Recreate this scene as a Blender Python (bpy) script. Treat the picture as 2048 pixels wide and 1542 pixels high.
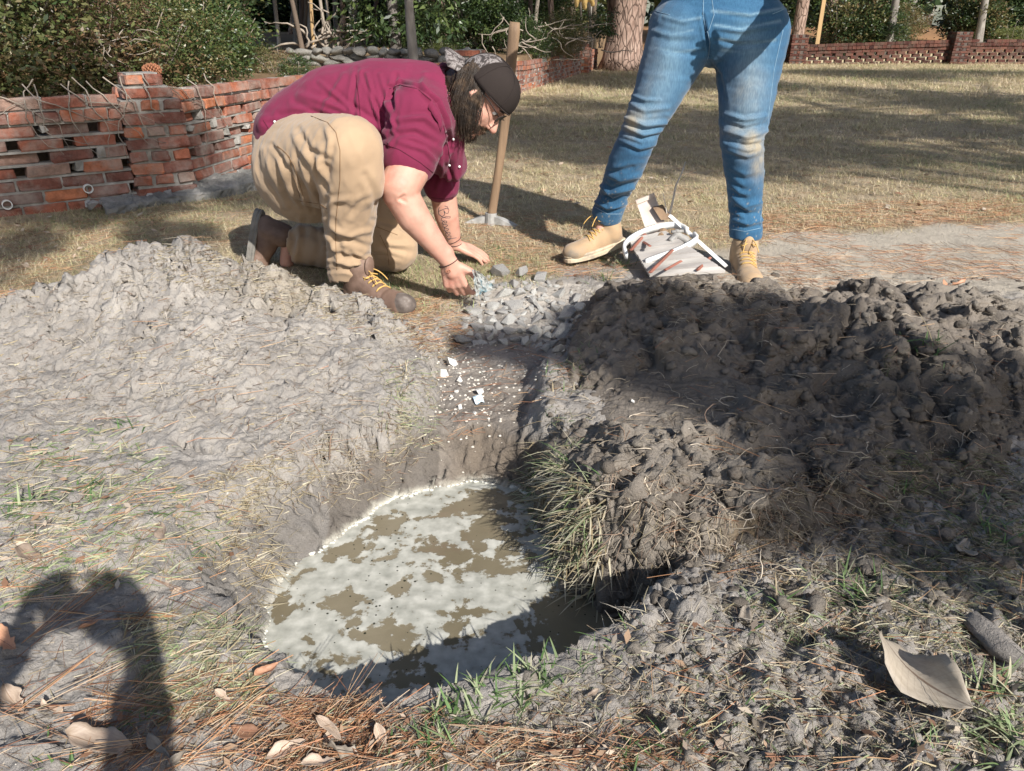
import bpy, math, random, colorsys
import numpy as np
from mathutils import Vector, Matrix, Quaternion
from mathutils.bvhtree import BVHTree

random.seed(7)
RNG = np.random.default_rng(11)
SC = bpy.context.scene
for o in list(bpy.data.objects):
    bpy.data.objects.remove(o)
COL = SC.collection
PI = math.pi

# ------------------------------------------------------------------ camera, sky, sun, exposure
F_PX, CX, CY = 1500.0, 1024.0, 771.0
CAM_H = 0.93
PITCH = math.radians(25.5)
cam = bpy.data.cameras.new('camera')
cam.sensor_width = 36.0
cam.lens = 36.0 * F_PX / 2048.0
cam.clip_start = 0.05
cam.clip_end = 400
camo = bpy.data.objects.new('camera', cam)
COL.objects.link(camo)
camo.location = (0, 0, CAM_H)
camo.rotation_euler = (math.radians(90) - PITCH, 0, 0)
SC.camera = camo

SUN_AZ = math.radians(31.0)      # the sun stands behind the viewer, this far to the right
SUN_EL = math.radians(35.0)
SUNV = np.array([math.sin(SUN_AZ) * math.cos(SUN_EL), -math.cos(SUN_AZ) * math.cos(SUN_EL), math.sin(SUN_EL)])
world = bpy.data.worlds.new('World')
SC.world = world
world.use_nodes = True
wn = world.node_tree.nodes
wl = world.node_tree.links
bg = wn['Background']
sky = wn.new('ShaderNodeTexSky')
sky.sky_type = 'NISHITA'
sky.sun_disc = False
sky.sun_elevation = SUN_EL
sky.sun_rotation = PI - SUN_AZ
sky.dust_density = 1.5
wl.new(sky.outputs[0], bg.inputs[0])
bg.inputs[1].default_value = 0.105
sun = bpy.data.lights.new('sun', 'SUN')
sun.energy = 5.0
sun.angle = math.radians(0.55)
sun.color = (1.0, 0.965, 0.91)
suno = bpy.data.objects.new('sun', sun)
COL.objects.link(suno)
suno.rotation_euler = Vector(SUNV).to_track_quat('Z', 'Y').to_euler()
SC.view_settings.view_transform = 'Standard'
SC.view_settings.look = 'None'
SC.view_settings.exposure = 0.64
SC.view_settings.gamma = 1.0
SC.view_settings.use_curve_mapping = False
SC.cycles.max_bounces = 5
SC.cycles.transparent_max_bounces = 8
SC.cycles.use_denoising = True

# ------------------------------------------------------------------ measuring helpers (photograph pixels to places)
cp, sp = math.cos(PITCH), math.sin(PITCH)


def ray(px, py):
    u = (px - CX) / F_PX
    v = (CY - py) / F_PX
    return np.array([u, cp + v * sp, -sp + v * cp])


def G(px, py, z=0.0):
    d = ray(px, py)
    t = (z - CAM_H) / d[2]
    return np.array([0, 0, CAM_H]) + d * t


def W(px, py, D):
    d = ray(px, py)
    return np.array([0, 0, CAM_H]) + d * (D / d[1])


def proj(P):
    P = np.asarray(P, float)
    x = P[..., 0]
    y = P[..., 1]
    z = P[..., 2] - CAM_H
    zc = y * cp - z * sp
    yc = y * sp + z * cp
    return np.stack([CX + F_PX * x / zc, CY - F_PX * yc / zc], -1)


# ------------------------------------------------------------------ noise
_perm = np.random.default_rng(3).permutation(1024)
_perm = np.concatenate([_perm, _perm, _perm])
_g3 = np.random.default_rng(4).normal(size=(1024, 3))
_g3 /= np.linalg.norm(_g3, axis=1)[:, None]


def perlin(x, y, z=None):
    x = np.asarray(x, float)
    y = np.asarray(y, float)
    z = np.zeros_like(x) + 0.5 if z is None else np.asarray(z, float)
    xi = np.floor(x).astype(int)
    yi = np.floor(y).astype(int)
    zi = np.floor(z).astype(int)
    xf, yf, zf = x - xi, y - yi, z - zi
    u = xf * xf * (3 - 2 * xf)
    v = yf * yf * (3 - 2 * yf)
    w = zf * zf * (3 - 2 * zf)
    out = 0
    for i in (0, 1):
        for j in (0, 1):
            for k in (0, 1):
                h = _perm[(_perm[(_perm[(xi + i) & 1023] + yi + j) & 1023] + zi + k) & 1023]
                g = _g3[h]
                d = g[..., 0] * (xf - i) + g[..., 1] * (yf - j) + g[..., 2] * (zf - k)
                out = out + d * (u if i else 1 - u) * (v if j else 1 - v) * (w if k else 1 - w)
    return out * 1.5


def fbm(x, y, z=None, o=4, g=0.5):
    a, s, r = 1.0, 1.0, 0
    for i in range(o):
        r = r + a * perlin(x * s + 13.1 * i, y * s + 7.7 * i, None if z is None else z * s)
        a *= g
        s *= 2.03
    return r


def worley(x, y, seed=0):
    xi = np.floor(x).astype(int)
    yi = np.floor(y).astype(int)
    f1 = np.full(x.shape, 9.0)
    f2 = np.full(x.shape, 9.0)
    idv = np.zeros(x.shape)
    for i in (-1, 0, 1):
        for j in (-1, 0, 1):
            h = _perm[(_perm[(xi + i + seed) & 1023] + yi + j) & 1023]
            cx = xi + i + (h / 1023.0)
            cy = yi + j + (_perm[h] / 1023.0)
            d = np.hypot(x - cx, y - cy)
            m = d < f1
            f2 = np.where(m, f1, np.minimum(f2, d))
            idv = np.where(m, _perm[_perm[h]] / 1023.0, idv)
            f1 = np.where(m, d, f1)
    return f1, f2, idv


def sstep(a, b, x):
    t = np.clip((x - a) / (b - a), 0, 1)
    return t * t * (3 - 2 * t)


def seg_dist(x, y, ax, ay, bx, by):
    dx, dy = bx - ax, by - ay
    t = np.clip(((x - ax) * dx + (y - ay) * dy) / (dx * dx + dy * dy + 1e-12), 0, 1)
    return np.hypot(x - ax - t * dx, y - ay - t * dy), t


def poly_sdf(x, y, poly):
    """signed distance, negative inside"""
    d = np.full(np.shape(x), 1e9)
    inside = np.zeros(np.shape(x), bool)
    n = len(poly)
    for i in range(n):
        ax, ay = poly[i]
        bx, by = poly[(i + 1) % n]
        dd, _ = seg_dist(x, y, ax, ay, bx, by)
        d = np.minimum(d, dd)
        c = ((ay > y) != (by > y)) & (x < (bx - ax) * (y - ay) / (by - ay + 1e-15) + ax)
        inside ^= c
    return np.where(inside, -d, d)


# ------------------------------------------------------------------ object helpers
def put(o, label=None, cat=None, group=None, kind=None, parent=None):
    if label:
        o['label'] = label
    if cat:
        o['category'] = cat
    if group:
        o['group'] = group
    if kind:
        o['kind'] = kind
    if parent is not None:
        o.parent = parent
        if parent.type == 'EMPTY' or True:
            o.matrix_parent_inverse = parent_inv(parent)
    return o


_INV = {}


def parent_inv(p):
    """inverse of the parent's world matrix, from its own loc/rot/scale chain"""
    return world_mat(p).inverted()


def world_mat(p):
    m = p.matrix_basis.copy()
    if p.parent is not None:
        m = world_mat(p.parent) @ p.matrix_parent_inverse @ m
    return m


def thing(name, loc, label, cat, group=None):
    o = bpy.data.objects.new(name, None)
    COL.objects.link(o)
    o.empty_display_size = 0.1
    o.location = loc
    put(o, label, cat, group)
    return o


def mesh_np(name, V, Fc, mats=None, col=None, smooth=False, mat_idx=None, link=True):
    """V (n,3); Fc (m,k) array of equal sided faces, or list"""
    me = bpy.data.meshes.new(name)
    V = np.asarray(V, np.float32)
    if isinstance(Fc, np.ndarray):
        m, k = Fc.shape
        me.vertices.add(len(V))
        me.vertices.foreach_set('co', V.ravel())
        me.loops.add(m * k)
        me.loops.foreach_set('vertex_index', Fc.astype(np.int32).ravel())
        me.polygons.add(m)
        me.polygons.foreach_set('loop_start', np.arange(0, m * k, k, dtype=np.int32))
        me.polygons.foreach_set('loop_total', np.full(m, k, np.int32))
        me.update(calc_edges=True)
    else:
        me.from_pydata([tuple(v) for v in V], [], [tuple(f) for f in Fc])
    if smooth:
        me.polygons.foreach_set('use_smooth', np.ones(len(me.polygons), bool))
    if col is not None:
        ca = me.color_attributes.new('Col', 'FLOAT_COLOR', 'POINT')
        c = np.ones((len(V), 4), np.float32)
        c[:, :3] = col
        ca.data.foreach_set('color', c.ravel())
    for mt in (mats or []):
        me.materials.append(mt)
    if mat_idx is not None:
        me.polygons.foreach_set('material_index', np.asarray(mat_idx, np.int32))
    if not link:
        return me
    o = bpy.data.objects.new(name, me)
    COL.objects.link(o)
    return o


class MB:
    """collects simple shapes into one mesh"""

    def __init__(s):
        s.v = []
        s.f = []
        s.c = []
        s.n = 0

    def add(s, V, F, c=None):
        V = np.asarray(V, float)
        s.v.append(V)
        s.f += [[i + s.n for i in f] for f in F]
        s.c.append(np.tile(np.array(c if c is not None else (1, 1, 1), float), (len(V), 1)))
        s.n += len(V)

    def box(s, c, d, R=None, col=None, jit=0.0):
        V = np.array([[x, y, z] for x in (-.5, .5) for y in (-.5, .5) for z in (-.5, .5)]) * np.array(d)
        if jit:
            V += RNG.normal(size=V.shape) * jit
        if R is not None:
            V = V @ np.array(R).T
        V += np.array(c)
        s.add(V, [(0, 1, 3, 2), (4, 6, 7, 5), (0, 4, 5, 1), (2, 3, 7, 6), (0, 2, 6, 4), (1, 5, 7, 3)], col)

    def tube(s, pts, r, seg=6, col=None, cap=True, flat=1.0, up=None):
        pts = np.asarray(pts, float)
        n = len(pts)
        r = np.full(n, r, float) if np.isscalar(r) else np.asarray(r, float)
        T = np.gradient(pts, axis=0)
        T /= np.linalg.norm(T, axis=1)[:, None] + 1e-12
        ref = np.array(up, float) if up is not None else (np.array([0, 0, 1.0]) if abs(T[0, 2]) < .8 else np.array([1.0, 0, 0]))
        V = []
        for i in range(n):
            a = np.cross(T[i], ref)
            a /= np.linalg.norm(a) + 1e-12
            b = np.cross(a, T[i])
            ref = b
            for k in range(seg):
                t = 2 * PI * k / seg
                V.append(pts[i] + r[i] * (math.cos(t) * a + flat * math.sin(t) * b))
        F = []
        for i in range(n - 1):
            for k in range(seg):
                k2 = (k + 1) % seg
                F.append((i * seg + k, i * seg + k2, (i + 1) * seg + k2, (i + 1) * seg + k))
        if cap:
            F.append(tuple(range(seg))[::-1])
            F.append(tuple((n - 1) * seg + k for k in range(seg)))
        s.add(V, F, col)

    def build(s, name, mats, parent=None, smooth=False, **kw):
        V = np.concatenate(s.v) if s.v else np.zeros((0, 3))
        o = mesh_np(name, V, s.f, mats if isinstance(mats, (list, tuple)) else [mats], col=np.concatenate(s.c) if s.c else None, smooth=smooth)
        put(o, parent=parent, **kw)
        return o


def merge_mesh(name, parts, mats=None, smooth=False, link=True):
    """parts: list of (V,F(ndarray mxk same k),col) -> one mesh"""
    n = 0
    Vs, Fs, Cs = [], [], []
    for V, Fc, c in parts:
        Vs.append(V)
        Fs.append(Fc + n)
        Cs.append(np.broadcast_to(c, (len(V), 3)))
        n += len(V)
    return mesh_np(name, np.concatenate(Vs), np.concatenate(Fs), mats, np.concatenate(Cs), smooth, link=link)


# ------------------------------------------------------------------ materials
def new_mat(name):
    m = bpy.data.materials.new(name)
    m.use_nodes = True
    nt = m.node_tree
    b = nt.nodes['Principled BSDF']
    return m, nt.nodes, nt.links, b


def ramp(n, stops):
    r = n.new('ShaderNodeValToRGB')
    e = r.color_ramp.elements
    while len(e) < len(stops):
        e.new(0.5)
    for k, (p, c) in enumerate(stops):
        e[k].position = p
        e[k].color = (*c, 1) if len(c) == 3 else c
    return r


def mat(name, stops, scale=8.0, detail=6.0, bump=0.3, bscale=40.0, bdist=0.004, rough=0.85, attr=False, spec=0.3, coord='Object', stretch=None, rvar=0.0, translucent=0.0, sss=0.0, objrand=0.0, sheen=0.0, nrough=0.55, bdetail=8.0, bump2=0):
    m, n, l, b = new_mat(name)
    tc = n.new('ShaderNodeTexCoord')
    src = tc.outputs[coord]
    if stretch:
        mp = n.new('ShaderNodeMapping')
        mp.inputs['Scale'].default_value = stretch
        l.new(src, mp.inputs[0])
        src = mp.outputs[0]
    nz = n.new('ShaderNodeTexNoise')
    nz.inputs['Scale'].default_value = scale
    nz.inputs['Detail'].default_value = detail
    nz.inputs['Roughness'].default_value = nrough
    l.new(src, nz.inputs['Vector'])
    r = ramp(n, stops)
    l.new(nz.outputs[0], r.inputs[0])
    out = r.outputs[0]
    if attr:
        a = n.new('ShaderNodeAttribute')
        a.attribute_name = 'Col'
        mx = n.new('ShaderNodeMix')
        mx.data_type = 'RGBA'
        mx.blend_type = 'MULTIPLY'
        mx.inputs[0].default_value = 1.0
        l.new(out, mx.inputs[6])
        l.new(a.outputs[0], mx.inputs[7])
        out = mx.outputs[2]
    if objrand:
        oi = n.new('ShaderNodeObjectInfo')
        hs = n.new('ShaderNodeHueSaturation')
        mr = n.new('ShaderNodeMapRange')
        mr.inputs[3].default_value = 1 - objrand
        mr.inputs[4].default_value = 1 + objrand
        l.new(oi.outputs['Random'], mr.inputs[0])
        l.new(mr.outputs[0], hs.inputs['Value'])
        mr2 = n.new('ShaderNodeMapRange')
        mr2.inputs[3].default_value = 0.5 - objrand * .08
        mr2.inputs[4].default_value = 0.5 + objrand * .08
        l.new(oi.outputs['Random'], mr2.inputs[0])
        l.new(mr2.outputs[0], hs.inputs['Hue'])
        l.new(out, hs.inputs['Color'])
        out = hs.outputs[0]
    l.new(out, b.inputs['Base Color'])
    b.inputs['Roughness'].default_value = rough
    b.inputs['Specular IOR Level'].default_value = spec
    if sss:
        b.inputs['Subsurface Weight'].default_value = sss
        b.inputs['Subsurface Radius'].default_value = (0.012, 0.005, 0.003)
        b.inputs['Subsurface Scale'].default_value = 1.0
    if sheen:
        b.inputs['Sheen Weight'].default_value = sheen
    if bump:
        nb = n.new('ShaderNodeTexNoise')
        nb.inputs['Scale'].default_value = bscale
        nb.inputs['Detail'].default_value = bdetail
        nb.inputs['Roughness'].default_value = 0.65
        l.new(src, nb.inputs['Vector'])
        if bump2:
            n2 = n.new('ShaderNodeTexNoise')
            n2.inputs['Scale'].default_value = bump2
            n2.inputs['Detail'].default_value = 5
            n2.inputs['Roughness'].default_value = .7
            l.new(src, n2.inputs['Vector'])
            b2 = n.new('ShaderNodeBump')
            b2.inputs['Strength'].default_value = 1.0
            b2.inputs['Distance'].default_value = bdist * .35
            l.new(n2.outputs[0], b2.inputs['Height'])
        bp = n.new('ShaderNodeBump')
        bp.inputs['Strength'].default_value = bump
        bp.inputs['Distance'].default_value = bdist
        l.new(nb.outputs[0], bp.inputs['Height'])
        if bump2:
            l.new(b2.outputs[0], bp.inputs['Normal'])
        l.new(bp.outputs[0], b.inputs['Normal'])
    if translucent:
        tr = n.new('ShaderNodeBsdfTranslucent')
        l.new(out, tr.inputs[0])
        ms = n.new('ShaderNodeMixShader')
        ms.inputs[0].default_value = translucent
        l.new(b.outputs[0], ms.inputs[1])
        l.new(tr.outputs[0], ms.inputs[2])
        l.new(ms.outputs[0], n['Material Output'].inputs[0])
    return m


def ramp2(c, v=0.25):
    c = np.array(c)
    return [(0.3, tuple(c * (1 - v))), (0.7, tuple(np.minimum(c * (1 + v), .95)))]


M_GROUND = mat('soil', [(0.25, (.72, .70, .68)), (0.5, (.98, .97, .96)), (0.75, (1.22, 1.2, 1.16))], scale=9, detail=10, bump=0.9, bscale=55, bdist=.012, attr=True, rough=.88, nrough=.7, bump2=210)
M_BLADE = mat('grass_blade', [(0.3, (.8, .8, .8)), (0.7, (1.15, 1.15, 1.1))], scale=20, bump=0, attr=True, rough=.6, translucent=.25)
M_NEEDLE = mat('pine_needle', [(0.3, (.8, .8, .8)), (0.7, (1.2, 1.1, 1.05))], scale=20, bump=0, attr=True, rough=.6)
M_ROOT = mat('root_fibre', [(0.3, (.75, .75, .75)), (0.7, (1.2, 1.2, 1.15))], scale=30, bump=0, attr=True, rough=.8)

# ------------------------------------------------------------------ ground with the pit and trench, two heaps of mud
WATER_Z = -0.20
wl_px = [(530, 1190), (527, 1260), (531, 1320), (565, 1400), (650, 1480), (800, 1520), (960, 1500), (1090, 1445), (1200, 1380), (1290, 1310), (1330, 1240),
         (1290, 1200), (1190, 1185), (1130, 1120), (1105, 1060), (1090, 1000), (1040, 972), (960, 965), (870, 972), (780, 1005), (700, 1060), (640, 1105), (570, 1145)]
WPOLY = [tuple(G(a, b, WATER_Z)[:2]) for a, b in wl_px]
tr_px = [(975, 960, -.19, .10), (960, 900, -.12, .13), (955, 850, -.085, .16), (965, 760, -.075, .17), (1010, 680, -.06, .23), (1045, 620, -.045, .26), (1070, 575, -.02, .26)]
TR = [(*G(a, b, z)[:2], z, w) for a, b, z, w in tr_px]


def ridge_noise(x, y, s, o=4):
    a, r, f = 1.0, 0, s
    for i in range(o):
        r = r + a * (1 - 2.2 * np.abs(perlin(x * f + 5.3 * i, y * f - 3.1 * i)))
        a *= .5
        f *= 2.1
    return r


RIMS = [tuple(G(a, b)[:2]) for a, b in [(150, 760), (700, 760), (860, 600), (1000, 560), (1240, 500), (1600, 520), (2600, 640), (3400, 1700), (1600, 2400), (-400, 2600), (-1200, 1500), (-500, 1000), (-200, 880)]]


def base_z(x, y):
    """ground level with the hole, without the heaps"""
    n = fbm(x * 1.1, y * 1.1, o=3) * 0.02
    far = sstep(5.0, 12.0, y)
    z = n * (1 - .4 * far)
    z = z + .052 * np.maximum(y - 24.5, 0) * sstep(-1, 5, x) * sstep(70, 40, y)
    # disturbed mud: lumpy relief
    mud = mud_mask(x, y)
    near = np.clip(1 - (y - 2.0) / 2, .2, 1)
    z = z + mud * near * (0.012 * ridge_noise(x, y, 5.5, 4) + 0.010 * fbm(x * 22, y * 22, o=4)) - mud * .006
    # rough bank in the front right
    fr = sstep(.05, .35, x) * sstep(1.22, .95, y)
    w1, w2, wi = worley(x * 14 + perlin(x * 9, y * 9) * .6, y * 14 + perlin(x * 9 + 9, y * 9) * .6, 5)
    z = z + fr * (slabs(x, y, 8, 21, .024, 1.2) + slabs(x, y, 24, 61, .010, 1.2) + .006 * fbm(x * 50, y * 50, o=3) + .008 * ridge_noise(x, y, 16, 4) + .008)
    z = z + mud * near * (slabs(x, y, 17, 33, .005, 1.0) + slabs(x, y, 38, 83, .0035, 1.0))
    # smooth print in the left of the picture
    c = G(425, 880)
    d = np.hypot((x - c[0]) / .085, (y - c[1]) / .075)
    flat = sstep(1.0, .75, d)
    z = z * (1 - .9 * flat) - .014 * sstep(1.02, .9, d) + .012 * np.exp(-((d - 1.15) / .13) ** 2)
    # trench
    best = np.full(np.shape(x), 9.0)
    zt = np.zeros(np.shape(x))
    wd = np.full(np.shape(x), .2)
    for i in range(len(TR) - 1):
        a, b = TR[i], TR[i + 1]
        d, t = seg_dist(x, y, a[0], a[1], b[0], b[1])
        ww = a[3] + (b[3] - a[3]) * t
        m = d - ww < best - wd
        best = np.where(m, d, best)
        zt = np.where(m, a[2] + (b[2] - a[2]) * t, zt)
        wd = np.where(m, ww, wd)
    wob = fbm(x * 7, y * 7, o=3) * .03
    e = best - wd + wob
    k = sstep(.035, -.05, e)
    z = z * (1 - k) + (zt + .35 * z + .006 * ridge_noise(x, y, 18, 3)) * k
    # pit
    s = poly_sdf(x, y, WPOLY)
    s = s + fbm(x * 6 + 3, y * 6, o=4) * .022
    ang_r = sstep(-.05, .25, x)            # the right and near walls are steep
    nearw = sstep(1.15, .98, y)
    topw = sstep(1.55, 1.72, y)
    slope = 1.25 + 4.5 * np.maximum(ang_r * (1 - topw * .4), nearw)
    zw = WATER_Z + s * slope + .35 * np.clip(s, 0, 1) * 0
    zw = np.where(s < 0, WATER_Z + np.maximum(s * 2.2, -.16), zw)
    rough = .008 * fbm(x * 35, y * 35, o=3) + slabs(x, y, 18, 91, .016, 1.0)
    z = np.where(zw < z, np.minimum(z, zw + rough), z)
    return z


def mud_mask(x, y):
    """1 where the turf is buried in or replaced by mud"""
    w = fbm(x * 3.2, y * 3.2, o=3) * .12
    d = poly_sdf(x, y, RIMS) + w
    return sstep(.08, -.12, d)


def rbf(pts, eps=.06):
    P = np.array(pts)
    XY, Z = P[:, :2], P[:, 2]
    D = np.sqrt(((XY[:, None] - XY[None]) ** 2).sum(-1) + eps ** 2)
    w = np.linalg.solve(D - np.eye(len(D)) * (eps + .04), Z)

    def f(x, y):
        r = 0
        for (a, b), k in zip(XY, w):
            r = r + k * np.sqrt((x - a) ** 2 + (y - b) ** 2 + eps ** 2)
        return r
    return f


def ctl(rows):
    out = []
    for px, py, D in rows:
        p = W(px, py, D)
        out.append((p[0], p[1], p[2]))
    return out


# left heap: crest, slopes, and points outside at or under the turf
L_ = ctl([(0, 640, 2.22), (80, 600, 2.3), (165, 562, 2.36), (190, 515, 2.42), (240, 500, 2.46), (290, 496, 2.5), (340, 478, 2.52), (400, 488, 2.5), (470, 508, 2.5),
          (540, 535, 2.5), (600, 545, 2.5), (680, 585, 2.42), (760, 625, 2.36), (850, 665, 2.25), (180, 600, 2.33), (330, 560, 2.36), (500, 590, 2.36), (-120, 700, 2.1), (-300, 760, 2.0)])
L_ += [(*G(a, b, z)[:2], z) for a, b, z in [(100, 720, .075), (300, 700, .12), (500, 700, .11), (650, 710, .08), (800, 740, .03), (200, 800, .03), (400, 790, .06), (600, 800, .05), (740, 800, .03),
       (0, 860, -.02), (150, 880, -.02), (300, 900, -.02), (450, 960, -.02), (600, 1000, -.02), (700, 960, -.02), (770, 880, -.02), (830, 800, -.02), (880, 720, -.03), (920, 660, -.03), (-300, 900, -.02)]]
L_ += [(-1.2, 2.85, -.03), (-.8, 2.72, -.03), (-1.6, 2.75, -.03), (-.45, 2.62, -.03), (-.2, 2.5, -.04), (-2.0, 2.6, -.03), (-2.6, 2.4, -.03), (-2.6, 1.9, -.02), (-2.9, 2.1, -.05), (-1.2, 3.4, -.05), (-.3, 3, -.05), (.3, 2.2, -.05), (0, 1.4, -.05), (-1.2, 1.1, -.04), (-2.4, 3.1, -.05)]
_hl = rbf(L_)
# right heap
R_ = ctl([(1160, 640, 2.25), (1190, 600, 2.35), (1235, 568, 2.42), (1290, 540, 2.48), (1340, 552, 2.5), (1400, 562, 2.5), (1460, 566, 2.46), (1535, 548, 2.46), (1600, 588, 2.42), (1665, 562, 2.42), (1750, 575, 2.4), (1860, 560, 2.42), (1960, 580, 2.42), (2048, 600, 2.4), (2200, 640, 2.35)])
R_ += [(*G(a, b, z)[:2], z) for a, b, z in [
    (1250, 640, .13), (1400, 640, .15), (1550, 640, .15), (1720, 650, .15), (1880, 660, .16), (2040, 680, .12), (1200, 720, .09), (1340, 770, .07), (1300, 700, .12), (1450, 730, .13), (1600, 740, .12), (1800, 740, .16), (1950, 760, .10), (2150, 760, .06),
    (1180, 800, .08), (1250, 840, .10), (1400, 850, .10), (1430, 900, .05), (1300, 900, .11), (1180, 900, .08), (1200, 960, .08), (1320, 970, .09), (1400, 960, .06), (1500, 880, .14), (1500, 960, .13), (1600, 860, .12), (1750, 880, .10), (1900, 880, .05), (1620, 960, .12), (1560, 1010, .10),
    (1740, 980, .05), (1900, 980, .015), (2100, 900, .02), (1200, 1010, .05), (1300, 1020, .05), (1450, 1030, .06), (1640, 1040, .07),
    (1740, 1080, -.005), (1700, 1140, -.03), (1850, 1060, -.02), (2100, 1020, -.03), (2300, 900, -.03), (2500, 760, -.04),
    (1110, 700, -.04), (1120, 800, -.03), (1105, 900, -.03), (1080, 980, -.06), (1150, 620, -.03), (1200, 565, -.03)]]
_edge = [(1115, 1050), (1160, 1110), (1230, 1150), (1320, 1175), (1420, 1180), (1520, 1170), (1620, 1150)]
CLIFF = [tuple(G(a, b, -.10)[:2]) for a, b in [(1128, 700), (1100, 860), (1075, 960), (1100, 1040), (1150, 1105), (1230, 1150), (1320, 1175), (1420, 1185), (1520, 1170), (1620, 1145), (1720, 1120), (2600, 1150), (2600, 300), (1160, 380)]]
R_ += [(.3, 2.75, -.03), (.6, 2.78, -.03), (.9, 2.72, -.03), (1.3, 2.72, -.03), (1.75, 2.75, -.03), (2.2, 2.7, -.03), (2.7, 2.6, -.03), (2.7, 2.0, -.03), (.1, 2.9, -.05), (1.0, 3.3, -.06), (1.2, 1.0, -.1), (.8, .9, -.2), (2.0, 1.2, -.06)]
_hr = rbf(R_)
TREAD = G(1345, 780, .09)


def slabs(x, y, s, seed, amp, tilt):
    """broken slabs of mud: every cell is a tilted block with cracks between"""
    X, Y = x * s + fbm(x * s * .7 + seed, y * s * .7, o=4) * .95, y * s + fbm(x * s * .7, y * s * .7 + seed + 4, o=4) * .95
    xi, yi = np.floor(X).astype(int), np.floor(Y).astype(int)
    f1 = np.full(x.shape, 9.0)
    f2 = np.full(x.shape, 9.0)
    idv = np.zeros(x.shape)
    dx = np.zeros(x.shape)
    dy = np.zeros(x.shape)
    ida = np.zeros(x.shape, int)
    for i in (-1, 0, 1):
        for j in (-1, 0, 1):
            h = _perm[(_perm[(xi + i + seed) & 1023] + yi + j) & 1023]
            ex, ey = X - (xi + i + h / 1023.0), Y - (yi + j + _perm[h] / 1023.0)
            d = np.hypot(ex, ey)
            m = d < f1
            f2 = np.where(m, f1, np.minimum(f2, d))
            ida = np.where(m, h, ida)
            dx = np.where(m, ex, dx)
            dy = np.where(m, ey, dy)
            f1 = np.where(m, d, f1)
    a = _perm[ida + 7] / 1023.0 * 2 * PI
    b = _perm[ida + 300] / 1023.0
    z = (b - .5) + tilt * (dx * np.cos(a) + dy * np.sin(a)) * (.5 + b)
    dome = .45 * (1 - np.minimum(f1 * 1.3, 1) ** 2)
    return amp * ((z + dome) * sstep(.0, .20, f2 - f1) - .30 * sstep(.10, .0, f2 - f1))


def heap_l(x, y):
    h = _hl(x, y)
    m = sstep(-.03, .05, h)
    w1, w2, wi = worley(x * 11 + fbm(x * 7, y * 7, o=2) * .5, y * 11 + fbm(x * 7 + 4, y * 7, o=2) * .5, 2)
    up = sstep(.10, .24, h)
    cr, _ = seg_dist(x, y, -1.7, 2.33, -.35, 2.43)
    crest = sstep(.28, .06, cr)
    h = h + m * (slabs(x, y, 8.0, 15, .012, 1.2) * (1 + 1.2 * up) + slabs(x, y, 24.0, 55, .0055, 1.2) + .005 * fbm(x * 60, y * 60, o=3) + .008 * ridge_noise(x, y, 8, 4) + .008 * fbm(x * 24, y * 24, o=4) + .02 * crest * ridge_noise(x, y, 6, 3) + (.010 + .035 * crest) * (wi - .5) * sstep(.0, .2, w2 - w1))
    h = h + m * .025 * fbm(x * 3, y * 3, o=2)
    h = h - m * (.012 + .020 * crest + .030 * sstep(-.95, -.6, x) * sstep(2.0, 2.3, y))
    h = h + m * crest * (slabs(x, y, 5.0, 44, .036, 1.0) + slabs(x, y, 12.0, 45, .020, .9))
    return h - sstep(.004, -.02, h) * .45


def heap_r(x, y):
    h = _hr(x, y)
    cs = -poly_sdf(x, y, CLIFF) + fbm(x * 8, y * 8, o=4) * .022
    wall = sstep(1.9, 1.5, y)
    h = np.where(cs < -.02, -.45, h)
    h = np.where((cs < .1) & (cs >= -.02), np.minimum(h, -.26 + np.maximum(cs + .015, -.02) * (7 * wall + 2.5 * (1 - wall)) + .16 * (1 - wall)), h)
    m = sstep(-.05, .06, h)
    d = np.hypot((x - TREAD[0]) / .24, (y - TREAD[1]) / .20)
    sm = sstep(1.1, .6, d)
    w1, w2, wi = worley(x * 8 + fbm(x * 6, y * 6, o=2) * .7, y * 8 + fbm(x * 6 + 4, y * 6, o=2) * .7, 9)
    v1, v2, vi = worley(x * 23 + fbm(x * 16, y * 16, o=2) * .7, y * 23 + fbm(x * 16 + 4, y * 16, o=2) * .7, 4)
    rough = slabs(x, y, 4.5, 9, .050, 1.0) + slabs(x, y, 11.0, 31, .024, .8) + slabs(x, y, 26.0, 77, .012, .7) + .014 * ridge_noise(x, y, 7, 4) + .008 * fbm(x * 50, y * 50, o=3)
    q = (x - TREAD[0]) * .5 + (y - TREAD[1]) * .87
    ripple = .006 * np.sin(q * 2 * PI / .026 + 1.5 * perlin(x * 12, y * 12)) * sstep(1.0, .5, d)
    return h - m * (.046 + .006 * sstep(2.15, 2.4, y) * sstep(1.2, .7, x)) + m * (rough * (1 - .88 * sm) + ripple + .025 * fbm(x * 3.3 + 5, y * 3.3, o=2) * (1 - sm))


def axis(segs):
    out = []
    for a, b, s0, s1 in segs:
        t = a
        while t < b - 1e-9:
            out.append(t)
            t += s0 + (s1 - s0) * (t - a) / (b - a)
    return np.array(out)


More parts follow.
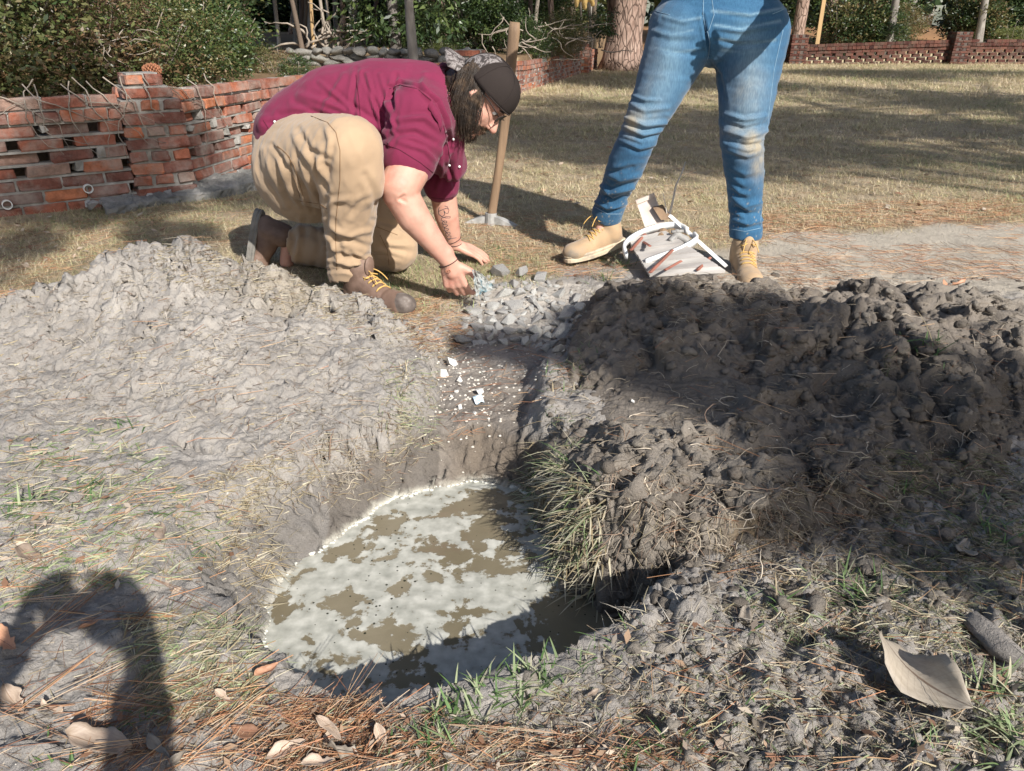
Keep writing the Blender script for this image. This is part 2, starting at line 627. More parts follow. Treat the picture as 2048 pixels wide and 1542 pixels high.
YS = axis([(-14, -1, 1.5, .4), (-1, .6, .3, .02), (.6, 1.1, .0040, .0042), (1.1, 1.9, .0042, .0058), (1.9, 2.95, .0060, .0085), (2.95, 5, .012, .08), (5, 24, .1, .7), (24, 30, .7, 1), (30, 95, 1.5, 6)])
XS_r = axis([(0, 1.2, .0055, .0058), (1.2, 2.6, .006, .011), (2.6, 6, .014, .3), (6, 40, .3, 2)])
XS = np.concatenate([-XS_r[::-1][:-1], XS_r])
GX, GY = np.meshgrid(XS, YS)
BZ = base_z(GX, GY)
inb = (GX > -3) & (GX < 3) & (GY > .55) & (GY < 3.4)
HL = np.full(GX.shape, -.2)
HR = np.full(GX.shape, -.2)
HL[inb] = heap_l(GX[inb], GY[inb])
HR[inb] = heap_r(GX[inb], GY[inb])


def blur3(Z):
    Z = Z.copy()
    Z[1:-1] = (Z[:-2] + 2 * Z[1:-1] + Z[2:]) / 4
    Z[:, 1:-1] = (Z[:, :-2] + 2 * Z[:, 1:-1] + Z[:, 2:]) / 4
    return Z


HR = blur3(HR)
# lean small displacement sideways gives crumbly overhangs
MUDM = mud_mask(GX, GY)


def side_jitter(X, Y, amt, Z=None):
    jx = perlin(X * 30, Y * 30) * .009 + perlin(X * 70, Y * 70) * .0045
    jy = perlin(X * 30 + 50, Y * 30) * .009 + perlin(X * 70 + 50, Y * 70) * .0045
    if Z is not None:
        gy, gx = np.gradient(Z)
        st = np.clip(np.hypot(gx, gy) / .006 - .8, 0, 1)
        jx = jx + st * (perlin(X * 18, Y * 18, Z * 26) * .016 + perlin(X * 45, Y * 45, Z * 55) * .008)
        jy = jy + st * (perlin(X * 18 + 40, Y * 18, Z * 26) * .016 + perlin(X * 45 + 40, Y * 45, Z * 55) * .008)
    return X + jx * amt, Y + jy * amt


def ground_albedo(x, y, z):
    c = np.zeros(x.shape + (3,))
    n1 = fbm(x * 1.7, y * 1.7, o=4)
    n2 = fbm(x * 14, y * 14, o=3)
    lawn = np.array([.37, .295, .20]) * (1 + .15 * n1[..., None]) * (1 + .2 * n2[..., None])
    mud = np.array([.315, .292, .268]) * (1 + .12 * n1[..., None] + .10 * n2[..., None])
    m = mud_mask(x, y)[..., None]
    c = lawn * (1 - m) + mud * m
    # pale sandy patch on the right behind the boots
    pts = [tuple(G(a, b)[:2]) for a, b in [(1380, 500), (1560, 470), (1800, 455), (2300, 440), (2700, 560), (2048, 600), (1700, 590), (1400, 570)]]
    s = poly_sdf(x, y, pts) + fbm(x * 3, y * 3, o=4) * .16
    k = sstep(.06, -.06, s)[..., None]
    c = c * (1 - k) + np.array([.43, .38, .31]) * (1 + .12 * n2[..., None]) * k
    # powdered rubble zone at the head of the trench
    q = G(1075, 590)
    d = np.hypot((x - q[0]) / .30, (y - q[1]) / .22) + fbm(x * 6, y * 6, o=3) * .4
    k = sstep(1.2, .5, d)[..., None] * .85
    c = c * (1 - k) + np.array([.47, .43, .38]) * k
    straw = (sstep(23.2, 23.8, y) * .9)[..., None]
    c = c * (1 - straw) + (np.array([.26, .135, .06]) * (1 + .5 * fbm(x * .9, y * .9, o=3)[..., None])) * straw
    pale = (sstep(23.0, 23.3, y) * sstep(29, 26.5, y) * .9 * (x > 4))[..., None]
    c = c * (1 - pale) + np.array([.60, .52, .33]) * pale
    # damp brown trench floor and pit walls, plus overhang shade painted at the trench back
    damp_shade = sstep(-.03, -.10, z)[..., None] * (x > -.45)[..., None]
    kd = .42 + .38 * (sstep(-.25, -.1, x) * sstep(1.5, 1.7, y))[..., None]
    c = c * (1 - damp_shade * kd) + np.array([.13, .098, .068]) * damp_shade * kd
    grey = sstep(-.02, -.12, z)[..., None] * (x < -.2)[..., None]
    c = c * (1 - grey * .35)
    # dried foam ring left by the water
    kf = (np.exp(-((z - WATER_Z - .004) / .007) ** 2) * sstep(-.1, .3, .5 + perlin(x * 9, y * 9)) * sstep(.35, .05, x))[..., None]
    c = c * (1 - kf * .8) + np.array([.62, .60, .52]) * kf * .8
    return np.clip(c, .02, .9)


def grid_mesh(name, X, Y, Z, keep, col, mats, smooth=True):
    h, w = X.shape
    idx = np.arange(h * w).reshape(h, w)
    F = np.stack([idx[:-1, :-1], idx[:-1, 1:], idx[1:, 1:], idx[1:, :-1]], -1)
    K = keep
    kf = K[:-1, :-1] | K[:-1, 1:] | K[1:, 1:] | K[1:, :-1]
    F = F[kf]
    used = np.zeros(h * w, bool)
    used[F.ravel()] = True
    remap = np.cumsum(used) - 1
    V = np.stack([X, Y, Z], -1).reshape(-1, 3)[used]
    return mesh_np(name, V, remap[F], mats, col.reshape(-1, 3)[used], smooth)


hm = np.maximum(HL, HR)
jx, jy = side_jitter(GX, GY, MUDM * (GY < 3.2) * (GY > .6), BZ)
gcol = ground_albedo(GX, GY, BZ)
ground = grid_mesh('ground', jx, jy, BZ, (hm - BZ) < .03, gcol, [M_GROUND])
put(ground, kind='structure')

iy = np.where((YS > .56) & (YS < 3.38))[0]
ix = np.where((XS > -2.95) & (XS < 2.95))[0]
sub = np.ix_(iy, ix)
SX, SY = GX[sub], GY[sub]


def mud_col(base, x, y, s, v=.14):
    n1 = fbm(x * 2.1 + s, y * 2.1, o=4)[..., None]
    n2 = fbm(x * 11 + s, y * 11, o=4)[..., None]
    return np.clip(np.array(base) * (1 + v * n1 + v * n2), .02, .9)


hl_c = mud_col((.33, .305, .278), SX, SY, 3)
tan_k = (sstep(.25, .0, np.hypot(SX + .75, SY - 2.4)) * .5)[..., None]
hl_c = hl_c * (1 - tan_k) + np.array([.40, .34, .25]) * tan_k
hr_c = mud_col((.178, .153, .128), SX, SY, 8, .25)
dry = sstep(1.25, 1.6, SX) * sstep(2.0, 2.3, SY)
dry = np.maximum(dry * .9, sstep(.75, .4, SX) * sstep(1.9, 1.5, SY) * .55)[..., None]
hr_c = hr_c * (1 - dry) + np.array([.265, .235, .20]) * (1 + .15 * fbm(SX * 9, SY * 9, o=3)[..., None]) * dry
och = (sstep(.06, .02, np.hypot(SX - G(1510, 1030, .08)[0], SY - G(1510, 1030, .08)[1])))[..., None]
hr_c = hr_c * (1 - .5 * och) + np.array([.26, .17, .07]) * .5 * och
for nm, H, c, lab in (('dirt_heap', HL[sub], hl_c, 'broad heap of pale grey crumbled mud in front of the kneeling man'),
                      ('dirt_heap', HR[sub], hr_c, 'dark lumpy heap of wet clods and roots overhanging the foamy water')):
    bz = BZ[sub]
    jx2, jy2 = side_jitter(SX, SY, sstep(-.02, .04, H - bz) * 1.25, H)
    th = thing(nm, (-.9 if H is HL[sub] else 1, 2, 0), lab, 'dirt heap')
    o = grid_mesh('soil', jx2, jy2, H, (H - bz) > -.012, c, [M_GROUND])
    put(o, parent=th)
    if 'pale' in lab:
        HEAP_L = th
    else:
        HEAP_R = th

SURF = np.maximum(BZ, hm)


def surf(x, y):
    """height of whatever mud or turf lies at x, y"""
    x = np.asarray(x, float)
    y = np.asarray(y, float)
    i = np.clip(np.searchsorted(XS, x) - 1, 0, len(XS) - 2)
    j = np.clip(np.searchsorted(YS, y) - 1, 0, len(YS) - 2)
    u = np.clip((x - XS[i]) / (XS[i + 1] - XS[i]), 0, 1)
    v = np.clip((y - YS[j]) / (YS[j + 1] - YS[j]), 0, 1)
    return (SURF[j, i] * (1 - u) + SURF[j, i + 1] * u) * (1 - v) + (SURF[j + 1, i] * (1 - u) + SURF[j + 1, i + 1] * u) * v


def on_surf(px, py):
    """first point of the ground seen at pixels px, py (arrays)"""
    px = np.asarray(px, float)
    py = np.asarray(py, float)
    u = (px - CX) / F_PX
    v = (CY - py) / F_PX
    d = np.stack([u, cp + v * sp, -sp + v * cp], -1)
    t0 = (0.42 - CAM_H) / d[:, 2]
    t1 = (-.3 - CAM_H) / d[:, 2]
    t = t0.copy()
    hit = np.zeros(len(px), bool)
    res = t1.copy()
    for k in range(90):
        t = t0 + (t1 - t0) * k / 89
        p = d * t[:, None]
        below = (p[:, 2] + CAM_H) <= surf(p[:, 0], p[:, 1])
        new = below & ~hit
        res[new] = t[new]
        hit |= below
    # refine
    lo = res - (t1 - t0) / 89
    for k in range(7):
        mid = (lo + res) / 2
        p = d * mid[:, None]
        b = (p[:, 2] + CAM_H) <= surf(p[:, 0], p[:, 1])
        res = np.where(b, mid, res)
        lo = np.where(b, lo, mid)
    p = d * res[:, None]
    p[:, 2] += CAM_H
    return p


# ------------------------------------------------------------------ water with foam
def water_material():
    m, n, l, b = new_mat('foamy_water')
    tc = n.new('ShaderNodeTexCoord')
    a = n.new('ShaderNodeAttribute')
    a.attribute_name = 'Col'
    nz = n.new('ShaderNodeTexNoise')
    nz.inputs['Scale'].default_value = 10.5
    nz.inputs['Detail'].default_value = 9
    nz.inputs['Roughness'].default_value = .60
    nz.inputs['Distortion'].default_value = .5
    l.new(tc.outputs['Object'], nz.inputs['Vector'])
    ad = n.new('ShaderNodeMath')
    ad.operation = 'ADD'
    sep = n.new('ShaderNodeSeparateColor')
    l.new(a.outputs['Color'], sep.inputs[0])
    nzb = n.new('ShaderNodeTexNoise')
    nzb.inputs['Scale'].default_value = 30
    nzb.inputs['Detail'].default_value = 6
    nzb.inputs['Roughness'].default_value = .6
    l.new(tc.outputs['Object'], nzb.inputs['Vector'])
    mixn = n.new('ShaderNodeMix')
    mixn.data_type = 'FLOAT'
    mixn.inputs[0].default_value = .42
    l.new(nz.outputs[0], mixn.inputs[2])
    l.new(nzb.outputs[0], mixn.inputs[3])
    l.new(mixn.outputs[0], ad.inputs[0])
    l.new(sep.outputs[0], ad.inputs[1])
    r = ramp(n, [(.985, (0, 0, 0)), (1.0, (1, 1, 1))])
    mr = n.new('ShaderNodeMapRange')
    mr.inputs[1].default_value = 0.952
    mr.inputs[2].default_value = 0.980
    l.new(ad.outputs[0], mr.inputs[0])
    vo = n.new('ShaderNodeTexVoronoi')
    vo.inputs['Scale'].default_value = 52
    l.new(tc.outputs['Object'], vo.inputs['Vector'])
    nd = n.new('ShaderNodeTexNoise')
    nd.inputs['Scale'].default_value = 5
    l.new(tc.outputs['Object'], nd.inputs['Vector'])
    th = n.new('ShaderNodeMapRange')
    th.inputs[1].default_value = .4
    th.inputs[2].default_value = .7
    th.inputs[3].default_value = .05
    th.inputs[4].default_value = .17
    l.new(nd.outputs[0], th.inputs[0])
    lt = n.new('ShaderNodeMath')
    lt.operation = 'LESS_THAN'
    l.new(vo.outputs['Distance'], lt.inputs[0])
    l.new(th.outputs[0], lt.inputs[1])
    fn = n.new('ShaderNodeTexNoise')
    fn.inputs['Scale'].default_value = 30
    fn.inputs['Detail'].default_value = 8
    l.new(tc.outputs['Object'], fn.inputs['Vector'])
    foamc = ramp(n, [(.3, (.25, .25, .215)), (.5, (.36, .355, .31)), (.7, (.50, .49, .435))])
    l.new(fn.outputs[0], foamc.inputs[0])
    wn_ = ramp(n, [(.3, (.15, .125, .080)), (.7, (.21, .18, .125))])
    l.new(nd.outputs[0], wn_.inputs[0])
    mx = n.new('ShaderNodeMix')
    mx.data_type = 'RGBA'
    l.new(mr.outputs[0], mx.inputs[0])
    l.new(wn_.outputs[0], mx.inputs[6])
    l.new(foamc.outputs[0], mx.inputs[7])
    mx2 = n.new('ShaderNodeMix')
    mx2.data_type = 'RGBA'
    l.new(lt.outputs[0], mx2.inputs[0])
    l.new(mx.outputs[2], mx2.inputs[6])
    mx2.inputs[7].default_value = (.03, .03, .02, 1)
    l.new(mx2.outputs[2], b.inputs['Base Color'])
    ro = n.new('ShaderNodeMapRange')
    ro.inputs[3].default_value = .09
    ro.inputs[4].default_value = .42
    l.new(mr.outputs[0], ro.inputs[0])
    l.new(ro.outputs[0], b.inputs['Roughness'])
    b.inputs['Specular IOR Level'].default_value = .5
    hb = n.new('ShaderNodeMath')
    hb.operation = 'MULTIPLY_ADD'
    l.new(mr.outputs[0], hb.inputs[0])
    hb.inputs[1].default_value = .6
    l.new(fn.outputs[0], hb.inputs[2])
    bp = n.new('ShaderNodeBump')
    bp.inputs['Strength'].default_value = .35
    bp.inputs['Distance'].default_value = .004
    l.new(hb.outputs[0], bp.inputs['Height'])
    l.new(bp.outputs[0], b.inputs['Normal'])
    return m


wx = np.linspace(-.62, .62, 250)
wy = np.linspace(.78, 1.95, 240)
WX, WY = np.meshgrid(wx, wy)
ws = poly_sdf(WX, WY, WPOLY)
pxy = proj(np.stack([WX, WY, np.full(WX.shape, WATER_Z)], -1))
# clear patches where the photo shows brown water: centre px, radii px, strength
clear = [(990, 1030, 90, 55, .12), (900, 1010, 70, 20, .05), (1190, 1255, 95, 50, .25), (700, 1110, 60, 22, .1), (940, 1125, 60, 22, .10), (860, 1090, 50, 16, .08), (690, 1210, 22, 40, .12), (800, 1180, 25, 30, .08), (565, 1215, 28, 28, .13), (765, 1280, 60, 22, .10), (700, 1320, 60, 18, .07), (940, 1215, 50, 18, .10), (830, 1315, 45, 60, .06), (760, 1050, 60, 20, .08), (905, 1270, 20, 30, .08), (1090, 1140, 30, 20, .06)]
fo = np.full(WX.shape, .524)
for cx, cy, rx, ry, k in clear:
    d = ((pxy[..., 0] - cx) / rx) ** 2 + ((pxy[..., 1] - cy) / ry) ** 2
    fo -= k * np.exp(-d * .9)
fo += .10 * sstep(.03, .0, -ws) * sstep(.15, -.05, WX)
wz = WATER_Z + .0015 * fbm(WX * 9, WY * 9, o=3)
wk = ws < .05
water = grid_mesh('water', WX, WY, wz, wk, np.repeat(fo[..., None], 3, -1), [water_material()])
put(water, kind='structure')
M_FOAM = mat('foam', [(.3, (.50, .49, .43)), (.7, (.68, .67, .60))], scale=40, bump=.6, bscale=120, bdist=.003, rough=.6)


def ico(sub=1):
    import bmesh
    bm = bmesh.new()
    bmesh.ops.create_icosphere(bm, subdivisions=sub, radius=1.0)
    V = np.array([v.co[:] for v in bm.verts])
    F = np.array([[v.index for v in f.verts] for f in bm.faces])
    bm.free()
    return V, F


ICO1 = ico(1)
ICO2 = ico(2)
ICO3 = ico(3)
# foam rim piled along the waterline
parts = []
P = np.array(WPOLY + [WPOLY[0]])
for i in range(len(P) - 1):
    if P[i][0] > .12:
        continue
    L = np.hypot(*(P[i + 1] - P[i]))
    n = int(L / .006)
    for k in range(n):
        t = (k + RNG.random()) / n
        p = P[i] + (P[i + 1] - P[i]) * t
        # walk out to where the wall meets the water
        c = np.array([np.mean(P[:, 0]), np.mean(P[:, 1])])
        dr = (p - c) / np.hypot(*(p - c))
        s = np.linspace(-.06, .06, 40)
        zz = base_z(p[0] + dr[0] * s, p[1] + dr[1] * s)
        q = np.where(zz > WATER_Z + .002)[0]
        if len(q) == 0:
            continue
        e = p + dr * (s[q[0]] + RNG.normal() * .002 - .001)
        if perlin(e[0] * 14, e[1] * 14) < -.28:
            continue
        r = RNG.uniform(.0018, .0062) * (1.0 + .7 * perlin(e[0] * 6, e[1] * 6))
        V = ICO1[0] * np.array([r * 1.6, r * 1.3, r * .75]) + np.array([e[0], e[1], WATER_Z + .002])
        parts.append((V, ICO1[1], np.array([1, 1, 1.])))
put(merge_mesh('foam', parts, [M_FOAM], smooth=True), 'crust of white foam along the left edge of the water', 'foam', kind='stuff')

# ------------------------------------------------------------------ brick walls
def brick_mat(name, stops, source, bloom=(.30, .25, .215)):
    m, n, l, b = new_mat(name)
    tc = n.new('ShaderNodeTexCoord')
    r = ramp(n, stops)
    if source == 'object':
        oi = n.new('ShaderNodeObjectInfo')
        l.new(oi.outputs['Random'], r.inputs[0])
    else:
        a = n.new('ShaderNodeAttribute')
        a.attribute_name = 'Col'
        l.new(a.outputs['Fac'], r.inputs[0])
    geo = n.new('ShaderNodeNewGeometry')
    nz = n.new('ShaderNodeTexNoise')
    nz.inputs['Scale'].default_value = 22
    nz.inputs['Detail'].default_value = 8
    nz.inputs['Roughness'].default_value = .7
    l.new(geo.outputs['Position'], nz.inputs['Vector'])
    r2 = ramp(n, [(.3, (.55, .55, .55)), (.6, (1.15, 1.12, 1.1))])
    l.new(nz.outputs[0], r2.inputs[0])
    mx = n.new('ShaderNodeMix')
    mx.data_type = 'RGBA'
    mx.blend_type = 'MULTIPLY'
    mx.inputs[0].default_value = 1
    l.new(r.outputs[0], mx.inputs[6])
    l.new(r2.outputs[0], mx.inputs[7])
    # lime bloom and lichen, in patches of their own
    n2 = n.new('ShaderNodeTexNoise')
    n2.inputs['Scale'].default_value = 7
    n2.inputs['Detail'].default_value = 7
    n2.inputs['Roughness'].default_value = .65
    l.new(geo.outputs['Position'], n2.inputs['Vector'])
    mr = n.new('ShaderNodeMapRange')
    mr.inputs[1].default_value = .44
    mr.inputs[2].default_value = .66
    mr.inputs[4].default_value = .75
    l.new(n2.outputs[0], mr.inputs[0])
    mx2 = n.new('ShaderNodeMix')
    mx2.data_type = 'RGBA'
    l.new(mr.outputs[0], mx2.inputs[0])
    l.new(mx.outputs[2], mx2.inputs[6])
    mx2.inputs[7].default_value = (*bloom, 1)
    l.new(mx2.outputs[2], b.inputs['Base Color'])
    b.inputs['Roughness'].default_value = .9
    b.inputs['Specular IOR Level'].default_value = .2
    nb = n.new('ShaderNodeTexNoise')
    nb.inputs['Scale'].default_value = 90
    nb.inputs['Detail'].default_value = 6
    l.new(geo.outputs['Position'], nb.inputs['Vector'])
    bp = n.new('ShaderNodeBump')
    bp.inputs['Strength'].default_value = .7
    bp.inputs['Distance'].default_value = .006
    l.new(nb.outputs[0], bp.inputs['Height'])
    l.new(bp.outputs[0], b.inputs['Normal'])
    return m


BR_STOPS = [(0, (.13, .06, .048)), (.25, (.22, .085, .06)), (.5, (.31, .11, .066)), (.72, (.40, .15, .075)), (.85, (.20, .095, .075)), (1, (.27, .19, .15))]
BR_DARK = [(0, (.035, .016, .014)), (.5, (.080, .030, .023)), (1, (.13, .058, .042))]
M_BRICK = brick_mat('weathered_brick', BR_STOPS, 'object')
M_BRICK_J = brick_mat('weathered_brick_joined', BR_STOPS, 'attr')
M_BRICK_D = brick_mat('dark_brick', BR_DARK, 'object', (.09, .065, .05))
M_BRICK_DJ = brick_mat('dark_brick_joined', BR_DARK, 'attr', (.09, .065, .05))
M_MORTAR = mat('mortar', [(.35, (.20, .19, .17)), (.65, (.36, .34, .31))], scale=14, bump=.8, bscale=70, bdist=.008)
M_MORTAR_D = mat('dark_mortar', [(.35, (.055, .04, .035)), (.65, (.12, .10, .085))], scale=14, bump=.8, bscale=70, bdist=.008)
M_CONC = mat('old_concrete', [(.3, (.10, .10, .095)), (.5, (.19, .185, .17)), (.7, (.32, .30, .275))], scale=7, bump=.8, bscale=60, bdist=.01)


def brick_mesh(seed, L, Wd, H, m):
    import bmesh
    r = np.random.default_rng(seed)
    bm = bmesh.new()
    bmesh.ops.create_cube(bm, size=1.0)
    for v in bm.verts:
        v.co.x *= L
        v.co.y *= Wd
        v.co.z *= H
    bmesh.ops.bevel(bm, geom=list(bm.edges), offset=.007, segments=1, affect='EDGES')
    for v in bm.verts:
        v.co += Vector(r.normal(size=3) * .0038)
    me = bpy.data.meshes.new('brick')
    bm.to_mesh(me)
    bm.free()
    me.materials.append(m)
    return me


BRK = {}


def get_brick(kind, L, dark):
    k = (kind % 6, round(L, 2), dark)
    if k not in BRK:
        BRK[k] = brick_mesh(kind + 10, L, .098, .058, M_BRICK_D if dark else M_BRICK)
    return BRK[k]


class Wall:
    def __init__(s, name, label, A, dark=False, budget=300, cat='brick wall', group=None):
        s.fill = 0 if dark else .4
        s.th = thing(name, (A[0], A[1], 0), label, cat, group)
        s.inv = world_mat(s.th).inverted()
        s.budget = budget
        s.dark = dark
        s.jv = MB()
        s.mo = MB()
        s.nb = 0

    def brick(s, c, ang, L, H=.058, Wd=.098, tilt=0, forced=False):
        s.nb += 1
        near = c[1] < 9
        if s.nb <= s.budget and (near or forced):
            me = get_brick(random.randrange(6), L, s.dark)
            o = bpy.data.objects.new('brick', me)
            COL.objects.link(o)
            o.parent = s.th
            o.matrix_parent_inverse = s.inv
            o.location = c
            o.rotation_euler = (random.gauss(0, .012), random.gauss(0, .012) + tilt, ang + random.gauss(0, .015))
            o.scale = (1, Wd / .098, H / .058)
        else:
            ca, sa = math.cos(ang), math.sin(ang)
            s.jv.box(c, (L, Wd, H), [[ca, -sa, 0], [sa, ca, 0], [0, 0, 1]], col=[RNG.random()] * 3, jit=.002)

    def run(s, A, B, topA, topB, bottom=-.06, lattice=(3, 4, 5, 6), thick=.1, bh=.058, pitch=.068, n=9, corb=.018, gap=.058):
        A = np.array(A, float)
        B = np.array(B, float)
        d = B - A
        L = np.hypot(*d)
        ang = math.atan2(d[1], d[0])
        u = d / L
        nrm = np.array([u[1], -u[0]])          # to the lawn side
        for i in range(n):
            zi = i
            lat = i in lattice
            q = .205 + (gap if lat else .010)
            off = (i % 2) * q / 2 - q * random.random() * .08
            header = (i == n - 2)
            if header:
                q = .108 + .010
                off = random.random() * q
            t = -off
            while t < L:
                bl = (q - (gap if lat else .010))
                a0 = max(t, 0)
                a1 = min(t + bl, L)
                if a1 - a0 > .03:
                    m = (a0 + a1) / 2
                    zt = topA + (topB - topA) * m / L
                    z = zt - (n - 1 - zi) * pitch - .029
                    if z > bottom:
                        out = corb if i == n - 2 else (corb * .5 if i == n - 1 else RNG.normal() * .003)
                        if lat and random.random() < .06:
                            out -= .03
                        c = A + u * m + nrm * out
                        if not (i == n - 1 and random.random() < .03):
                            s.brick((c[0], c[1], z), ang, round(a1 - a0, 2) if a1 - a0 < bl - .02 else bl, H=bh, tilt=(random.gauss(0, .03) if lat and not s.dark else 0))
                        R = [[math.cos(ang), -math.sin(ang), 0], [math.sin(ang), math.cos(ang), 0], [0, 0, 1]]
                        if not lat:
                            e = A + u * (t + bl + .005)
                            if t + bl < L:
                                s.mo.box((e[0], e[1], z), (.014, thick * .84, .06), R, jit=.001)
                        elif random.random() < s.fill:
                            e = A + u * (t - .012) + nrm * .02
                            s.mo.box((e[0], e[1], z + .01), (random.uniform(.02, .045), .07, random.uniform(.02, .06)), R, jit=.006)
                t += q
            # bed joint, cut in short lengths so that it follows the slope
            k = max(1, int(L / .4))
            for w in range(k):
                m = (w + .5) * L / k
                zt = topA + (topB - topA) * m / L
                z = zt - (n - 1 - zi) * pitch - .063
                if z > bottom:
                    c = A + u * m
                    s.mo.box((c[0], c[1], z), (L / k + .002, thick * .86, .013), [[math.cos(ang), -math.sin(ang), 0], [math.sin(ang), math.cos(ang), 0], [0, 0, 1]])

    def pier(s, c, ang, w, top, bottom=-.05, pitch=.068, forced=False, steps=0):
        n = int((top - bottom) / pitch)
        ca, sa = math.cos(ang), math.sin(ang)
        R = [[ca, -sa, 0], [sa, ca, 0], [0, 0, 1]]
        for i in range(n):
            z = top - pitch * (i + .5)
            ww = w if i >= steps else w - .07 * (steps - i)
            ori = i % 2
            nk = 3 if (not ori and ww > .3) else 2
            for side in (-1, 1):
                for k in ((-1, 1) if ori or nk == 2 else (-1, 0, 1)):
                    if ori:
                        loc = np.array([k * ww / 4, side * (ww / 2 - .05)])
                        a = ang
                        L = ww / 2 - .004
                    else:
                        loc = np.array([k * (ww / 2 - .05), side * ww / 4])
                        a = ang + PI / 2
                        L = ww / 2 - .004
                    p = np.array([c[0], c[1]]) + np.array([ca * loc[0] - sa * loc[1], sa * loc[0] + ca * loc[1]])
                    s.brick((p[0], p[1], z), a, round(L, 2), forced=forced)
            s.mo.box((c[0], c[1], z), (ww - .035, ww - .035, pitch), R)

    def done(s):
        if s.jv.n:
            o = s.jv.build('brick', M_BRICK_DJ if s.dark else M_BRICK_J, s.th)
            put(o, 'the smaller bricks farther along the wall', kind='stuff')
        s.mo.build('mortar', M_MORTAR_D if s.dark else M_MORTAR, s.th)


def xy(px, py, z=0.0):
    p = G(px, py, z)
    return np.array([p[0], p[1]])


P0 = xy(0, 437)
P1 = xy(335, 398)
P2 = xy(530, 333)
P3 = np.array([-.50, 9.6])
P4 = np.array([.21, 13.3])
P5 = np.array([2.1, 20.6])
PM = P0 + (P0 - P1) / np.hypot(*(P0 - P1)) * .75
u01 = (P1 - P0) / np.hypot(*(P1 - P0))
a01 = math.atan2(u01[1], u01[0])
wl_ = Wall('brick_wall', 'low weathered red brick wall with lattice gaps, running behind the kneeling man', P1, budget=285)
wl_.run(PM, P1 - u01 * .17, .60, .60)
wl_.pier(P1 - np.array([u01[1], -u01[0]]) * .115, a01, .34, .70, forced=True, steps=2)
u12 = (P2 - P1) / np.hypot(*(P2 - P1))
wl_.run(P1 + u12 * .15, P2, .60, .60)
wl_.run(P2, P3, .60, .585)
wl_.run(P3, P4, .57, .44)
wl_.pier(P3, 1.3, .30, .70)
wl_.run(P4, P5, .44, .46)
wl_.pier(P4 + (P5 - P4) * .72, 1.3, .42, .62)
wl_.done()
# concrete footing along the wall, drain pipes, lime spill
fm = MB()
fpts = [(215, 436), (330, 412), (440, 398), (530, 372)]
fb = [(200, 418), (330, 384), (450, 368), (535, 348)]
V = []
for (a, b), (c, d) in zip(fpts, fb):
    p = G(a, b, 0)
    q = G(c, d, .0)
    V += [(p[0], p[1], -.02), (p[0], p[1] + .01, .045), (q[0], q[1] + .03, .06), (q[0], q[1] + .1, -.02)]
V = np.array(V)
F = []
for i in range(3):
    for k in range(3):
        F.append((i * 4 + k, (i + 1) * 4 + k, (i + 1) * 4 + k + 1, i * 4 + k + 1))
F += [(0, 1, 2, 3), (12, 15, 14, 13)]
fo_ = mesh_np('concrete_footing', V, F, [M_CONC])
sm_ = fo_.modifiers.new('sub', 'SUBSURF')
sm_.subdivision_type = 'SIMPLE'
sm_.levels = sm_.render_levels = 5
tx = bpy.data.textures.new('rough_edges', 'CLOUDS')
tx.noise_scale = .07
dm = fo_.modifiers.new('disp', 'DISPLACE')
dm.texture = tx
dm.strength = .06
dm.texture_coords = 'GLOBAL'
put(fo_, 'long broken grey concrete footing at the foot of the brick wall', 'footing')
M_PVC = mat('white_pvc', ramp2((.72, .72, .69), .08), scale=30, bump=.05, rough=.35)
for k, (px, py, lab) in enumerate([(14, 409, 'white plastic drain pipe end low in the brick wall, nearer the wall end'), (176, 377, 'white plastic drain pipe end in the brick wall above the footing')]):
    c = G(px, py, .09 if k == 0 else .10)
    nn = np.array([u01[1], -u01[0], 0])
    # put it on the wall face
    fac = ((np.append(P0, 0) - c) @ nn) + .055
    dr = ray(px, py)
    c = c + dr * (fac / (dr @ nn))
    th = thing('drain_pipe', c, lab, 'pipe', 'drain pipes in the brick wall')
    m = MB()
    seg = 20
    a = np.array([u01[0], u01[1], 0])
    bz_ = np.array([0, 0, 1.0])
    rings = []
    for (r, dpt) in [(.0245, -.06), (.0245, .018), (.0205, .018), (.0205, -.05)]:
        rings.append([c + nn * dpt + r * (math.cos(2 * PI * q / seg) * a + math.sin(2 * PI * q / seg) * bz_) for q in range(seg)])
    V = np.array(rings).reshape(-1, 3)
    F = [(i * seg + q, i * seg + (q + 1) % seg, (i + 1) * seg + (q + 1) % seg, (i + 1) * seg + q) for i in range(3) for q in range(seg)]
    m.add(V, F)
    m.build('pipe', M_PVC, th, smooth=False)
    m = MB()
    m.add(np.array(rings[3]), [tuple(range(seg))])
    m.build('silt', M_CONC, th)
# far wall across the lawn
a_ = np.array([3.4, 22.6])
b_ = np.array([7.95, 23.0])
c_ = np.array([12.45, 23.0])
d_ = np.array([17.5, 23.3])
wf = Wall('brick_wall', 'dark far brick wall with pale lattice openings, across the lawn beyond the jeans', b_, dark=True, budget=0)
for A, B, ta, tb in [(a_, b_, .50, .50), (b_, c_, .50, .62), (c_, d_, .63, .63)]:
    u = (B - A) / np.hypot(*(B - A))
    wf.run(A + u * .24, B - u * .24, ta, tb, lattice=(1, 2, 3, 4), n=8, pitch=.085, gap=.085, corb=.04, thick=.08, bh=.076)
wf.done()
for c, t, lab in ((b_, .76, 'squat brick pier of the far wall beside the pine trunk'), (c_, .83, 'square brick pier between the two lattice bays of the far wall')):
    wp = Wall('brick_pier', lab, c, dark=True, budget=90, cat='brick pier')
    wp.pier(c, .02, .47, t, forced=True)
    wp.done()

